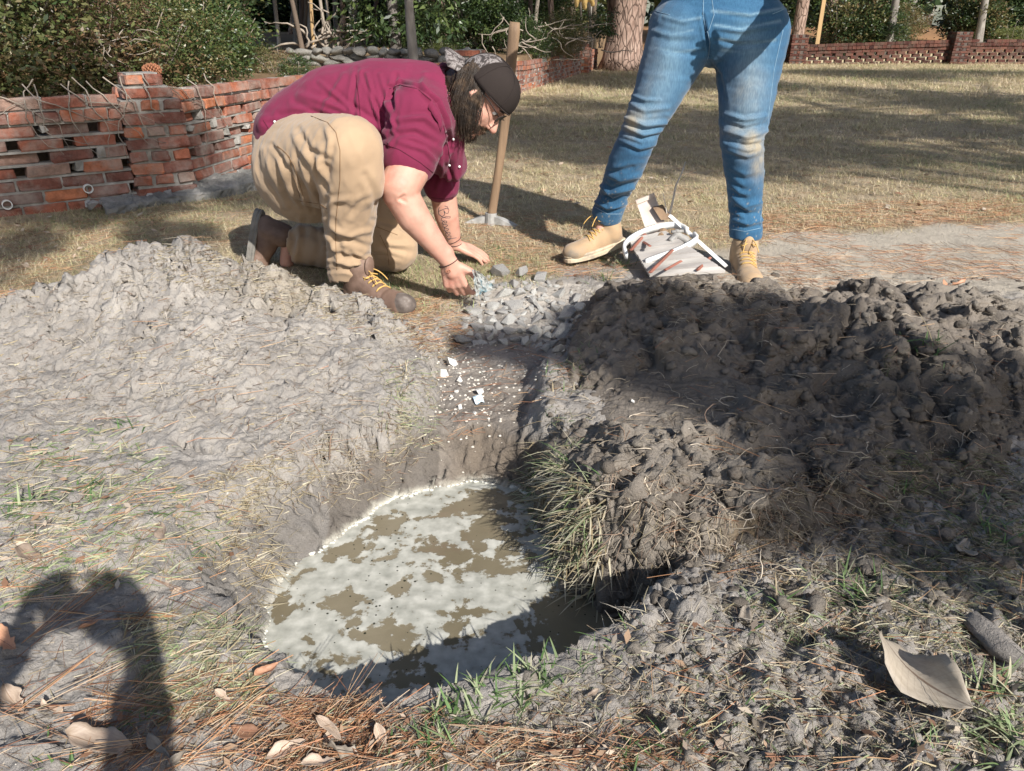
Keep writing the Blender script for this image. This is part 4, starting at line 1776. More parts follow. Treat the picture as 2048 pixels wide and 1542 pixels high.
def hand_parts(wrist, d, back, size=1.0, curl=(.5, .5, .5, .5), thumb=.4, spread=.06, side=1, thumb_dir=None):
    """d: wrist to knuckles; back: back-of-hand normal; side: +1 the thumb leaves on the cross(back, d) side"""
    Rr = orient(d, back)
    f, s, u = Rr[:, 0], Rr[:, 1] * side, Rr[:, 2]
    w = np.array(wrist, float)
    P = []
    S = size
    # palm
    for k, o_ in enumerate([.030, .010, -.011, -.030]):
        P.append(cone_mesh(w + f * .005 + s * o_ * .5 * S, w + (f * (.088 - .006 * (k == 3)) + s * o_) * S, .0165 * S, .0125 * S, 14, 4))
    P.append(cone_mesh(w - f * .03 * S, w + f * .04 * S, .026 * S, .024 * S, 14, 4))
    Ls = [(.043, .026, .021), (.048, .029, .022), (.044, .027, .021), (.034, .021, .018)]
    for k, o_ in enumerate([.030, .010, -.011, -.030]):
        p = w + (f * (.088 - .006 * (k == 3)) + s * o_) * S
        a = 0
        for j, L in enumerate(Ls[k]):
            a += curl[k] * (.75, 1.05, .7)[j]
            dirn = f * math.cos(a) - u * math.sin(a) + s * (1.5 - k) * spread
            q = p + dirn / np.linalg.norm(dirn) * L * S
            r0 = (.0108, .0098, .0090)[j] * S * (.88 if k == 3 else 1)
            r1 = (.0098, .0090, .0078)[j] * S * (.88 if k == 3 else 1)
            P.append(cone_mesh(p, q, r0, r1, 12, 4))
            p = q
    b = w + (f * .028 + s * .026 - u * .006) * S
    td = s * .75 + f * .75 - u * .35 if thumb_dir is None else np.array(thumb_dir, float)
    td = td / np.linalg.norm(td)
    q = b + td * .042 * S
    P.append(cone_mesh(b, q, .0165 * S, .0125 * S, 12, 4))
    td2 = td * (1 - thumb) + f * thumb
    td2 /= np.linalg.norm(td2)
    q2 = q + td2 * .032 * S
    P.append(cone_mesh(q, q2, .0120 * S, .0105 * S, 12, 4))
    td3 = td2 * .8 + f * .3 - u * .2
    td3 /= np.linalg.norm(td3)
    P.append(cone_mesh(q2, q2 + td3 * .024 * S, .0105 * S, .0085 * S, 12, 4))
    return P


def skin_mat(name, c):
    c = np.array(c)
    return mat(name, [(.3, tuple(c * [.92, .76, .76])), (.5, tuple(c)), (.7, tuple(np.minimum(c * [1.08, 1.08, 1.08], .9)))], scale=16, bump=.5, bscale=320, bdist=.0012, rough=.56, spec=.4, sss=.12)


def cloth_mat(name, c, v=.12, weave=900, bump=.35, rough=.85, scale=6, sheen=.2, extra=None):
    c = np.array(c)
    return mat(name, extra or [(.3, tuple(c * (1 - v))), (.7, tuple(np.minimum(c * (1 + v), .9)))], scale=scale, bump=bump, bscale=weave, bdist=.0012, rough=rough, spec=.15, sheen=sheen, bdetail=3)


M_SKIN = skin_mat('skin', (.50, .275, .205))
M_SKIN_H = M_SKIN
M_SHIRT = cloth_mat('maroon_shirt', (.155, .018, .050), v=.10, sheen=.1)
M_KHAKI = cloth_mat('khaki_canvas', (.355, .25, .16), v=.10)
M_THREAD_K = mat('khaki_seam', ramp2((.20, .12, .06), .1), scale=30, bump=0)
M_THREAD_S = mat('shirt_seam', ramp2((.075, .008, .022), .1), scale=30, bump=0)
M_WHITE = cloth_mat('white_cotton', (.72, .72, .70), v=.05)
M_LEATHER = mat('brown_leather', [(.3, (.10, .062, .045)), (.6, (.19, .125, .095)), (.8, (.26, .20, .165))], scale=14, bump=.5, bscale=90, bdist=.002, rough=.6, spec=.3)
M_TOE = mat('scuffed_toe', [(.3, (.075, .06, .052)), (.55, (.15, .125, .11)), (.75, (.30, .27, .24))], scale=26, bump=.4, bscale=90, bdist=.003, rough=.8, spec=.15)
M_SOLE_D = mat('muddy_sole', [(.3, (.10, .095, .085)), (.7, (.27, .25, .22))], scale=20, bump=.8, bscale=60, bdist=.004)
M_TAN = mat('tan_nubuck', [(.30, (.22, .185, .145)), (.42, (.33, .24, .155)), (.55, (.375, .255, .15)), (.75, (.44, .31, .19))], scale=11, bump=.5, bscale=140, bdist=.0018, rough=.8, spec=.15, sheen=.2)
M_SOLE_T = mat('tan_sole', [(.35, (.27, .23, .18)), (.5, (.46, .37, .26)), (.7, (.60, .50, .37))], scale=18, bump=.4, bscale=60, bdist=.002, rough=.7)
M_LACE = mat('yellow_lace', ramp2((.52, .33, .11), .15), scale=60, bump=.3, bscale=500)
M_BLACK = mat('black_cord', ramp2((.03, .022, .02), .15), scale=60, bump=.1)
M_METAL = mat('steel', ramp2((.50, .50, .49), .15), scale=16, bump=.3, bscale=60, rough=.4)
M_METAL.node_tree.nodes['Principled BSDF'].inputs['Metallic'].default_value = .8

FOLDS = lambda V, s, a, st=(1, 1, 1): a * (1 - 2 * np.abs(perlin(V[:, 0] * s * st[0], V[:, 1] * s * st[1], V[:, 2] * s * st[2])))

# ---- kneeling person
KM = thing('person', W(640, 545, 2.95) * np.array([1, 1, 0]), 'kneeling person in maroon shirt, khaki trousers and backward cap, reaching into the trench', 'person')
hipN, hipF = W(612, 322, 2.84), W(622, 330, 3.10)
kneN, ankN = W(699, 300, 2.56), W(703, 545, 2.70)
kneF, ankF = W(788, 495, 3.06), W(578, 488, 3.16)
shN, elN, wrN = W(838, 235, 2.76), W(800, 385, 2.62), W(897, 522, 2.64)
shF, elF, wrF = W(862, 235, 3.12), W(884, 375, 3.14), W(908, 488, 3.20)
neck0, neck1 = W(885, 195, 2.95), W(935, 195, 2.93)
sp1, sp2, sp3, sp4 = W(600, 285, 2.96), W(675, 236, 2.95), W(765, 222, 2.94), W(845, 222, 2.94)

# head frame: face looks down, crown points to the handle
fwd = np.array([.59, -.16, -.80])
upv = np.array([.80, -.06, .59])
RH = orient(fwd, upv)
hc = W(961, 191, 2.90)      # centre of the skull
HS = 1.06


def hl(x, y, z):
    """head coordinates: x forward, y left, z up, metres"""
    return hc + RH @ (np.array([x, y, z]) * HS)


def hell(c, r):
    return ell_mesh(hl(*c), np.array(r) * HS, RH)


def hcone(a, b, r0, r1):
    return cone_mesh(hl(*a), hl(*b), r0 * HS, r1 * HS, 12, 4)


head = [hell((-.005, 0, .03), (.096, .076, .092)), hell((.035, 0, -.035), (.060, .062, .075)), hell((.052, 0, -.078), (.042, .045, .040)),
        hell((.035, .036, -.03), (.045, .030, .04)), hell((.035, -.036, -.03), (.045, .030, .04)),
        hell((.072, 0, .030), (.026, .058, .022)), hcone((.090, 0, .005), (.116, 0, -.032), .010, .0135), hcone((.100, .010, -.036), (.100, -.010, -.036), .0095, .0095),
        hell((.088, 0, -.066), (.018, .024, .010)), hell((.084, 0, -.079), (.018, .022, .009)), hell((.078, 0, -.105), (.020, .024, .018)),
        hcone((.0, 0, -.05), (-.06, 0, -.11), .058, .062)]
for sgn in (-1, 1):
    head += [hcone((-.010, sgn * .076, .012), (-.014, sgn * .083, -.008), .009, .010), hcone((-.012, sgn * .083, -.006), (-.004, sgn * .078, -.030), .009, .007)]
nk = hl(-.055, 0, -.09)
hN = hand_parts(wrN, W(918, 590, 2.66) - wrN, np.array([-.25, -.85, .45]), 1.14, curl=(.55, .62, .66, .70), thumb=.6, side=1, thumb_dir=W(955, 560, 2.62) - W(905, 540, 2.62))
hF = hand_parts(wrF, W(955, 506, 3.22) - wrF, np.array([.05, -.3, .95]), 1.0, curl=(.18, .2, .22, .25), thumb=.3, side=1, spread=.05)
body = head + [cone_mesh(nk, neck0, .060, .068), cone_mesh(neck0, sp4, .08, .13), cone_mesh(sp4, sp3, .15, .155), cone_mesh(sp3, sp2, .155, .15), cone_mesh(sp2, sp1, .15, .13),
               cone_mesh(sp1, hipN, .12, .12), cone_mesh(sp1, hipF, .12, .12), cone_mesh(hipN, kneN, .125, .075), cone_mesh(kneN, ankN, .060, .036), cone_mesh(hipF, kneF, .12, .07), cone_mesh(kneF, ankF, .058, .034),
               cone_mesh(ankN, ankN + np.array([.07, -.03, -.06]), .033, .03), cone_mesh(ankF, ankF + np.array([-.02, 0, -.08]), .033, .03),
               cone_mesh(sp4, shN, .10, .075), cone_mesh(sp4, shF, .10, .075),
               cone_mesh(shN, elN, .078, .064), cone_mesh(W(822, 330, 2.68), W(800, 372, 2.62), .074, .070), cone_mesh(elN, W(828, 435, 2.62), .062, .058), cone_mesh(W(828, 435, 2.62), wrN, .057, .031),
               cone_mesh(shF, elF, .070, .055), cone_mesh(elF, W(893, 430, 3.16), .056, .052), cone_mesh(W(893, 430, 3.16), wrF, .052, .032)] + hN + hF
KB = blob('body', body, .0052, M_SKIN, KM, smooth_it=4, fac=.5, creases=[([(808, 392), (800, 398), (812, 404)], 3, -.004)])
bvB = bvh_of(KB)

# shirt
sh_parts = [cone_mesh(W(560, 268, 2.96), sp1, .085, .165), cone_mesh(sp1 + np.array([0, 0, .02]), sp2, .165, .175), cone_mesh(sp2, sp3, .18, .178), cone_mesh(sp3, sp4, .178, .17),
            cone_mesh(sp3 + np.array([0, 0, -.06]), sp2 + np.array([.02, 0, -.07]), .17, .15),
            cone_mesh(sp4, W(880, 205, 2.96), .165, .10),
            cone_mesh(sp4, shN, .16, .11), cone_mesh(sp4, shF, .16, .11),
            cone_mesh(shN, W(818, 315, 2.69), .112, .098),
            cone_mesh(shF, W(882, 372, 3.13), .105, .072),
            cone_mesh(W(870, 290, 2.92), W(905, 330, 3.0), .10, .06), cone_mesh(W(880, 240, 2.9), W(905, 340, 2.96), .09, .045),
            cone_mesh(W(540, 252, 2.86), W(545, 262, 3.06), .045, .045)]
sh_creases = [([(715, 140), (705, 200), (722, 285)], 4, -.006), ([(735, 150), (745, 200), (768, 270)], 3.5, .007), ([(725, 150), (755, 215), (790, 262)], 3, -.006), ([(760, 150), (775, 200), (790, 270)], 3.5, .006),
              ([(792, 150), (785, 190), (780, 280)], 4, -.008), ([(600, 190), (680, 215), (770, 262)], 6, .007), ([(590, 205), (660, 235), (740, 265)], 5, -.006), ([(640, 165), (700, 215), (740, 245)], 4, .006),
              ([(560, 230), (620, 225), (680, 240)], 5, -.005), ([(800, 285), (850, 300), (880, 330)], 4, .005), ([(785, 270), (830, 265), (870, 285)], 5, -.006), ([(795, 240), (850, 235), (880, 260)], 5, .006),
              ([(780, 175), (800, 168), (840, 178), (875, 205), (890, 240), (900, 300)], 3, -.012), ([(775, 182), (785, 230), (780, 290)], 4, .007), ([(905, 300), (900, 340), (910, 380)], 4, -.007), ([(880, 300), (885, 340), (875, 380)], 4, .006),
              ([(530, 245), (570, 250), (610, 235)], 4, -.004), ([(850, 150), (845, 175), (860, 200)], 5, .005), ([(690, 150), (660, 200), (640, 235)], 5, .005)]


def cut_shirt(V):
    P = proj(V)
    k = np.zeros(len(V), bool)
    # sleeve hem of the near arm
    ax = (elN - shN) / np.linalg.norm(elN - shN)
    t = (V - shN) @ ax
    near = (V[:, 1] < 2.86) & (P[:, 0] > 745)
    k |= near & (t > .27) & (P[:, 1] > 285) & (P[:, 0] < 885)
    ax2 = (elF - shF) / np.linalg.norm(elF - shF)
    t2 = (V - shF) @ ax2
    k |= (V[:, 1] > 3.0) & (t2 > .325) & (P[:, 0] > 800)
    # collar
    ax3 = (neck1 - sp4) / np.linalg.norm(neck1 - sp4)
    k |= ((V - neck0) @ ax3 > .045) & (P[:, 1] < 260)
    return k


SH = blob('shirt', sh_parts, .0062, M_SHIRT, KM, smooth_it=22, fac=.5,
          disp=lambda V, N: .0045 * perlin(V[:, 0] * 9, V[:, 1] * 9, V[:, 2] * 9) + FOLDS(V, 13, .0030, (1, 1, .4)) + FOLDS(V + 3, 30, .0014, (1, 1, .35)), creases=sh_creases, cut=cut_shirt)
sf = SH.modifiers.new('thickness', 'SOLIDIFY')
sf.thickness = .004
sf.offset = -1
bvS = bvh_of(SH)
line_on('seam', [bvS], [[(778, 178), (800, 170), (835, 178), (868, 205), (885, 240), (895, 290), (905, 350)], [(590, 300), (640, 262), (700, 258), (760, 275)], [(768, 288), (800, 300), (840, 325), (872, 350)], [(712, 150), (718, 200), (724, 290)], [(862, 395), (885, 398), (912, 393)],
                        [(526, 240), (540, 262), (590, 262), (640, 250)]], .0014, M_THREAD_S, KM, off=.0006)
# the vent flap across the shoulder
fl = trace([bvS], [(782, 176), (800, 167), (830, 172), (858, 190), (880, 225), (893, 262)], 5, .004)
if len(fl) > 3:
    V = []
    for p in fl:
        V += [p, p + np.array([-.012, -.012, -.024])]
    F = [(2 * i, 2 * i + 1, 2 * i + 3, 2 * i + 2) for i in range(len(fl) - 1)]
    o = mesh_np('vent_flap', V, F, [M_SHIRT], smooth=True)
    mo = o.modifiers.new('t', 'SOLIDIFY')
    mo.thickness = .003
    put(o, parent=KM)
# collar ring
mb = MB()
axc = (neck1 - sp4) / np.linalg.norm(neck1 - sp4)
Rc = orient(axc, (0, 0, 1))
ring = [neck0 + axc * (.035 + .012 * math.sin(t * 2)) + Rc[:, 1] * math.cos(t) * .098 + Rc[:, 2] * math.sin(t) * .098 for t in np.linspace(0, 2 * PI, 25)]
mb.tube(np.array(ring), .016, 8, flat=.5)
mb.build('collar', M_SHIRT, KM, smooth=True)
# tee shirt under the hem
blob('undershirt', [cone_mesh(W(531, 256, 2.90), W(556, 272, 2.90), .022, .035), cone_mesh(W(531, 256, 2.98), W(556, 270, 3.0), .02, .035)], .008, M_WHITE, KM, smooth_it=5)
for px, py in [(906, 278), (898, 330), (918, 333), (556, 245), (550, 243)]:
    p = trace([bvS], [(px, py), (px + 1, py)], 1, .002)
    if len(p):
        V, F = ell_mesh(p[0], (.0048, .0048, .0048))
        o = mesh_np('button', V, [tuple(f) for f in F], [M_WHITE], smooth=True)
        put(o, parent=KM)

# trousers
tr_parts = [ell_mesh(W(606, 338, 2.90), (.185, .17, .20)), ell_mesh(W(612, 335, 3.06), (.175, .15, .19)), cone_mesh(W(590, 290, 2.95), W(640, 285, 2.95), .15, .15),
            cone_mesh(hipN, kneN, .165, .110), ell_mesh(W(640, 340, 2.76), (.13, .14, .13)), cone_mesh(kneN, W(700, 400, 2.62), .108, .098), cone_mesh(W(700, 400, 2.62), W(697, 500, 2.68), .098, .076), cone_mesh(W(697, 500, 2.68), W(699, 548, 2.70), .076, .078),
            cone_mesh(W(706, 330, 2.56), W(708, 360, 2.58), .098, .100),
            cone_mesh(hipF, W(720, 420, 3.05), .16, .125), cone_mesh(W(720, 420, 3.05), kneF, .125, .098), cone_mesh(kneF, W(690, 500, 3.12), .095, .088), cone_mesh(W(690, 500, 3.12), W(590, 488, 3.16), .088, .080)]
tr_creases = [([(560, 470), (610, 455), (650, 470)], 6, .005), ([(650, 420), (668, 400), (700, 396)], 5, .004), ([(735, 395), (712, 410), (690, 440)], 5, -.004), ([(655, 455), (700, 470), (738, 462)], 5, .005), ([(658, 485), (690, 480), (738, 492)], 5, -.005), ([(730, 350), (745, 380), (752, 420)], 6, -.004), ([(530, 300), (545, 350), (575, 410)], 6, .005), ([(600, 260), (622, 300), (660, 320)], 5, -.005), ([(590, 270), (600, 300), (640, 335)], 5, .004), ([(650, 250), (660, 280), (655, 320)], 5, .004), ([(760, 470), (780, 490), (826, 490)], 5, .004), ([(750, 490), (790, 498), (822, 505)], 5, -.004),
              ([(585, 330), (610, 380), (625, 420)], 4, -.007), ([(600, 320), (622, 370), (640, 410)], 4, .006), ([(620, 300), (640, 350), (655, 380)], 4, -.006), ([(640, 290), (640, 330), (655, 360)], 5, .006),
              ([(545, 290), (580, 340), (600, 400)], 4, -.006), ([(560, 320), (575, 370), (600, 410)], 4, .005), ([(655, 500), (690, 512), (735, 522)], 4, -.006), ([(660, 520), (700, 528), (740, 516)], 4, .007), ([(655, 470), (668, 490), (678, 520)], 5, .008),
              ([(700, 505), (720, 520), (738, 530)], 3.5, -.006), ([(660, 540), (690, 538), (738, 548)], 3.5, -.005), ([(650, 440), (680, 460), (720, 458)], 6, .004), ([(580, 450), (588, 480), (580, 510)], 5, -.006), ([(600, 440), (600, 480), (592, 520)], 5, .006),
              ([(630, 450), (640, 490), (630, 530)], 6, -.004), ([(745, 440), (790, 450), (825, 470)], 4, -.004), ([(750, 510), (775, 508), (800, 515)], 4, -.004), ([(665, 300), (655, 350), (650, 420)], 6, -.004), ([(655, 400), (655, 440), (650, 480)], 5, -.005)]


def cut_trousers(V):
    P = proj(V)
    k = np.zeros(len(V), bool)
    k |= (V[:, 1] < 2.9) & (P[:, 1] > 566) & (P[:, 0] < 790)
    ax = (ankF - kneF) / np.linalg.norm(ankF - kneF)
    k |= (V[:, 1] > 2.95) & ((V - kneF) @ ax > .445) & (P[:, 1] > 430)
    return k


TRO = blob('trousers', tr_parts, .0062, M_KHAKI, KM, smooth_it=18, disp=lambda V, N: .003 * perlin(V[:, 0] * 10, V[:, 1] * 10, V[:, 2] * 7) + FOLDS(V, 14, .0042, (1, 1, .45)) + FOLDS(V + 3, 30, .0020, (1, 1, .5)), creases=tr_creases, cut=cut_trousers)
sf = TRO.modifiers.new('thickness', 'SOLIDIFY')
sf.thickness = .004
sf.offset = -1
bvT = bvh_of(TRO)
line_on('seam', [bvT], [[(622, 232), (655, 245), (672, 265), (680, 300), (680, 360), (676, 400), (672, 440), (671, 480), (674, 540)], [(548, 290), (565, 300), (580, 315), (583, 340), (592, 365), (600, 395)], [(640, 410), (655, 418), (640, 408), (600, 402)], [(555, 292), (572, 306), (588, 330), (600, 370), (606, 392)],
                        [(745, 450), (770, 460), (795, 470)], [(760, 470), (775, 500), (778, 530)]], .0012, M_THREAD_K, KM, off=.0004)
# belt at the back of the waist
mb = MB()
mb.tube(np.array([W(522, 270, 2.86), W(514, 290, 2.93), W(513, 296, 3.02)]), .013, 8, flat=.35)
mb.build('belt', M_LEATHER, KM, smooth=True)


def make_boot(parent, ankle, toe_dir, up, L=.285, h=.13, ups=None, sole=None, toe_mat=None, lace=None, shaft=.052, toe_up=0.0, name='boot', lab=None):
    """ankle: centre of the ankle above the heel; toe_dir horizontal foot direction"""
    R = orient(toe_dir, up)
    o0 = np.array(ankle, float)

    def q(x, y, z):
        return o0 + R @ np.array([x, y, z])
    zs = -h
    P = [cone_mesh(q(-.005, 0, .0), q(-.012, 0, -.06), shaft, shaft * 1.02), cone_mesh(q(-.03, 0, zs + .045), q(.03, 0, zs + .05), .043, .046), cone_mesh(q(.0, 0, -.05), q(.07, 0, zs + .055), .048, .044),
         cone_mesh(q(.05, 0, zs + .05), q(.15, .0, zs + .034 + toe_up), .045, .040), cone_mesh(q(.12, .012, zs + .035), q(L - .115, .014, zs + .033 + toe_up), .040, .038), cone_mesh(q(.12, -.012, zs + .034), q(L - .118, -.014, zs + .032 + toe_up), .040, .037),
         ell_mesh(q(L - .115, 0, zs + .036 + toe_up), (.052, .048, .038), R)]
    bt = blob(name, P, .006, ups, parent, smooth_it=6, label=lab,
              creases=None, disp=lambda V, N: .0016 * perlin(V[:, 0] * 30, V[:, 1] * 30, V[:, 2] * 30) - .003 * np.exp(-((((V - q(.12, 0, 0)) @ R[:, 0])) / .006) ** 2) * (((V - o0) @ R[:, 2]) > zs + .05))
    # sole: outline swept down
    n = 28
    ou = []
    for k in range(n):
        t = 2 * PI * k / n
        c, s = math.cos(t), math.sin(t)
        x = (L / 2 + .006) * math.copysign(abs(c) ** .75, c) + (L / 2 - .078)
        w = .052 if x > .05 else .043
        w = .043 + (.012) * sstep(-.02, .12, np.array(x)) - .004 * sstep(.15, .22, np.array(x))
        y = w * math.copysign(abs(s) ** .8, s)
        ou.append((x, float(y)))
    V = []
    for z, g in [(zs + .030, 1.0), (zs + .024, 1.05), (zs + .016, 1.02), (zs + .012, 1.05), (zs - .002, 1.05), (zs - .004, .98)]:
        for x, y in ou:
            tu = toe_up * max(0, (x - .06) / .14)
            V.append(q((x - .06) * g + .06, y * g, z + tu))
    F = [(i * n + k, i * n + (k + 1) % n, (i + 1) * n + (k + 1) % n, (i + 1) * n + k) for i in range(5) for k in range(n)]
    F += [tuple(range(n))[::-1], tuple(5 * n + k for k in range(n))]
    so = mesh_np('sole', V, F, [sole])
    so.parent = bt
    so.matrix_parent_inverse = world_mat(bt).inverted()
    if toe_mat is not None:
        V, F = ell_mesh(q(L - .112, 0, zs + .036 + toe_up), (.0535, .0485, .0388), R)
        o = mesh_np('toe_cap', V, [tuple(f) for f in F], [toe_mat], smooth=True)
        o.parent = bt
        o.matrix_parent_inverse = world_mat(bt).inverted()
    # tongue and laces
    mb = MB()
    if lace is not None:
        bv = bvh_of(bt)

        def onto(x, y):
            h = bv.ray_cast(Vector(q(x, y, .12)), Vector(-R[:, 2]))
            return np.array(h[0]) + R[:, 2] * .0025 if h[0] is not None else q(x, y, 0)
        for k, x in enumerate([.045, .062, .080, .098]):
            pts = [onto(x + .008 * math.sin(t * PI), y) for t, y in zip(np.linspace(0, 1, 9), np.linspace(-.032, .032, 9))]
            mb.tube(np.array(pts), .0024, 6)
            pts = [onto(x + .018 * t, y) for t, y in zip(np.linspace(0, 1, 9), np.linspace(-.030, .030, 9))]
            mb.tube(np.array(pts), .0024, 6)
        c = onto(.047, 0) + R[:, 2] * .006
        for sgn in (-1, 1):
            t = np.linspace(0, 1, 14)
            lp = np.array([c + R[:, 1] * sgn * .036 * math.sin(a * PI) * (1 - .25 * a) + R[:, 0] * .022 * math.sin(a * 2 * PI) * .6 - R[:, 2] * .012 * math.sin(a * PI) for a in t])
            mb.tube(lp, .0023, 6)
            e = np.array([c + R[:, 1] * sgn * (.012 + .02 * a) + R[:, 0] * (.055 * a) + R[:, 2] * (.012 - .035 * a * a) for a in t])
            mb.tube(e, .0021, 6)
        V, F = ell_mesh(c, (.007, .007, .006))
        mb.add(V, F)
        o = mb.build('lace', lace, bt, smooth=True)
        # tongue
        V, F = ell_mesh(q(.045, 0, .012), (.010, .026, .038), R)
        o = mesh_np('tongue', V, [tuple(f) for f in F], [ups], smooth=True)
        o.parent = bt
        o.matrix_parent_inverse = world_mat(bt).inverted()
    return bt


bn = W(722, 566, 2.66)
bn[2] = surf(bn[0], bn[1]) + .14
make_boot(KM, bn, (.86, -.46, -.06), (0, 0, 1), L=.30, h=.135, ups=M_LEATHER, sole=M_SOLE_D, toe_mat=M_TOE, lace=M_LACE)
make_boot(KM, W(566, 473, 3.15), (-.22, -.05, -.95), (.95, -.12, -.25), L=.29, h=.125, ups=M_LEATHER, sole=M_SOLE_D, lace=None)

# hair, cap, glasses, beard
M_HAIR = mat('brown_hair', [(.35, (.014, .009, .006)), (.55, (.040, .025, .015)), (.75, (.12, .075, .042))], scale=38, bump=.4, bscale=200, rough=.45, spec=.5)
M_BEARD = M_HAIR
hv = MB()
r = np.random.default_rng(5)
for k in range(1500):
    side = r.choice([-1, -1, 1, 0])
    a = r.uniform(-.2, 1.0)
    yy = side * .078 if side else r.uniform(-.07, .07)
    xx = r.uniform(-.095, -.030) if side else -.098
    st = hl(xx + (0 if side else .0), yy * 1.0, r.uniform(-.01, .06) if side else r.uniform(-.03, .04))
    L = r.uniform(.12, .21)
    n = 9
    p = st.copy()
    v = np.array([-.30 + r.normal() * .10, -.10 if side < 0 else .06, -.85 + r.normal() * .1])
    pts = [p.copy()]
    ph = r.random() * 6
    for j in range(n):
        v = v / np.linalg.norm(v)
        v = v * .80 + np.array([-.02, -.01, -.30]) + .34 * np.array([math.sin(ph + j * .9), math.cos(ph + j * .7) * .5, 0]) * .6
        v = v / np.linalg.norm(v)
        p = p + v * L / n
        # keep outside of the head and neck
        q = RH.T @ (p - hc) / HS
        e = (q[0] / .105) ** 2 + (q[1] / .082) ** 2 + (q[2] / .12) ** 2
        if e < 1:
            q = q / math.sqrt(e)
            p = hc + RH @ (q * HS)
        pts.append(p.copy())
    hv.tube(np.array(pts), np.linspace(.0017, .0006, n + 1), 3, cap=False)
hb = MB()
V, F = hell((-.045, 0, -.01), (.068, .083, .085))
hb.add(V, F)
V, F = cone_mesh(hl(-.075, -.01, -.03), hl(-.085, 0, -.12), .06, .05)
hb.add(V, F)
for V, F in zip(hb.v, [None] * 2):
    pass
ha = blob('hair', [(hb.v[0], [tuple(f) for f in ICO3[1]]), cone_mesh(hl(-.075, -.01, -.02), hl(-.088, 0, -.11), .058, .045)], .007, M_HAIR, KM, smooth_it=3, disp=lambda V, N: .004 * perlin(V[:, 0] * 60, V[:, 1] * 60, V[:, 2] * 12))
put(hv.build('lock', M_HAIR, ha, smooth=True), kind='stuff')
# beard: short strands over jaw and chin
bv_ = MB()
for k in range(900):
    th_ = r.uniform(-1.5, 1.5)
    zz = r.uniform(-.125, -.045)
    base = hl(.045 + .05 * math.cos(th_) * (1 - (abs(zz) - .045) * 1.2), .062 * math.sin(th_), zz)
    h = bvB.find_nearest(Vector(base))
    if h[0] is None:
        continue
    q = RH.T @ (np.array(h[0]) - hc) / HS
    if q[2] > -.052 and not (abs(q[1]) < .03 and -.060 < q[2]):
        continue
    if abs(q[1]) < .022 and -.090 < q[2] < -.062:
        continue
    n_ = np.array(h[1])
    p = np.array(h[0])
    d = n_ * .6 + RH @ np.array([.15, 0, -.9]) + r.normal(size=3) * .25
    d /= np.linalg.norm(d)
    L = r.uniform(.010, .024)
    bv_.tube(np.array([p, p + d * L * .5 + n_ * .002, p + d * L]), [.0011, .0009, .0004], 3, cap=False)
for k in range(160):
    q = hl(.10 + r.normal() * .004, r.uniform(-.028, .028), -.056 + r.normal() * .004)
    h = bvB.find_nearest(Vector(q))
    p = np.array(h[0])
    d = RH @ np.array([.3, (1 if q[1] > 0 else -1) * .5, -.7]) + r.normal(size=3) * .2
    d /= np.linalg.norm(d)
    bv_.tube(np.array([p, p + d * .006, p + d * .013]), [.0011, .0009, .0004], 3, cap=False)
put(bv_.build('beard', M_BEARD, KM), kind='stuff')
# eyes, brows
for sgn in (-1, 1):
    V, F = hell((.0735, sgn * .030, .012), (.012, .012, .011))
    o = mesh_np('eye', V, [tuple(f) for f in F], [M_WHITE], smooth=True)
    put(o, parent=KM)
    V, F = hell((.0825, sgn * .030, .010), (.0045, .0055, .0055))
    o2 = mesh_np('iris', V, [tuple(f) for f in F], [M_BLACK], smooth=True)
    put(o2, parent=o)
    mb = MB()
    mb.tube(np.array([hl(.094, sgn * .015, .030), hl(.094, sgn * .032, .035), hl(.082, sgn * .050, .030)]), .0042, 6, flat=.6)
    mb.build('eyebrow', M_HAIR, KM, smooth=True)


# cap worn backward
def cap_mat():
    m, n, l, b = new_mat('cap_cloth')
    tc = n.new('ShaderNodeTexCoord')
    nz = n.new('ShaderNodeTexNoise')
    nz.inputs['Scale'].default_value = 26
    nz.inputs['Detail'].default_value = 4
    nz.inputs['Distortion'].default_value = 2.0
    l.new(tc.outputs['Object'], nz.inputs['Vector'])
    r_ = ramp(n, [(.42, (.035, .028, .026)), (.48, (.12, .10, .095)), (.55, (.26, .235, .225)), (.62, (.06, .05, .045))])
    r_.color_ramp.interpolation = 'LINEAR'
    l.new(nz.outputs[0], r_.inputs[0])
    l.new(r_.outputs[0], b.inputs['Base Color'])
    b.inputs['Roughness'].default_value = .85
    return m


M_CAPP = cap_mat()
M_CAP = cloth_mat('cap_mesh', (.026, .020, .018), v=.2, weave=700, bump=1.0, sheen=0)
ncap = 30
V, Fc, mi = [], [], []
rows = 14
# brim line plane: tilts; dome over the skull, local coords x forward
for i in range(rows + 1):
    ph = PI / 2 * i / rows
    for k in range(ncap):
        t = 2 * PI * k / ncap
        zr = math.sin(ph)
        rr = math.cos(ph) ** .75
        x = .113 * rr * math.cos(t) - .004
        y = .092 * rr * math.sin(t)
        z = .030 + .103 * zr + .010 * math.cos(t) * (1 - zr) * 1.0
        seam = .0012 * (abs(math.sin(t * 3)) < .12)
        V.append(hl(x, y, z + seam))
for i in range(rows):
    for k in range(ncap):
        Fc.append((i * ncap + k, i * ncap + (k + 1) % ncap, (i + 1) * ncap + (k + 1) % ncap, (i + 1) * ncap + k))
        t = 2 * PI * (k + .5) / ncap
        mi.append(1 if math.cos(t) < -.45 and i < 11 else 0)
o = mesh_np('cap', V, Fc, [M_CAP, M_CAPP], smooth=True, mat_idx=mi)
mo = o.modifiers.new('t', 'SOLIDIFY')
mo.thickness = .003
put(o, parent=KM)
CAP = o
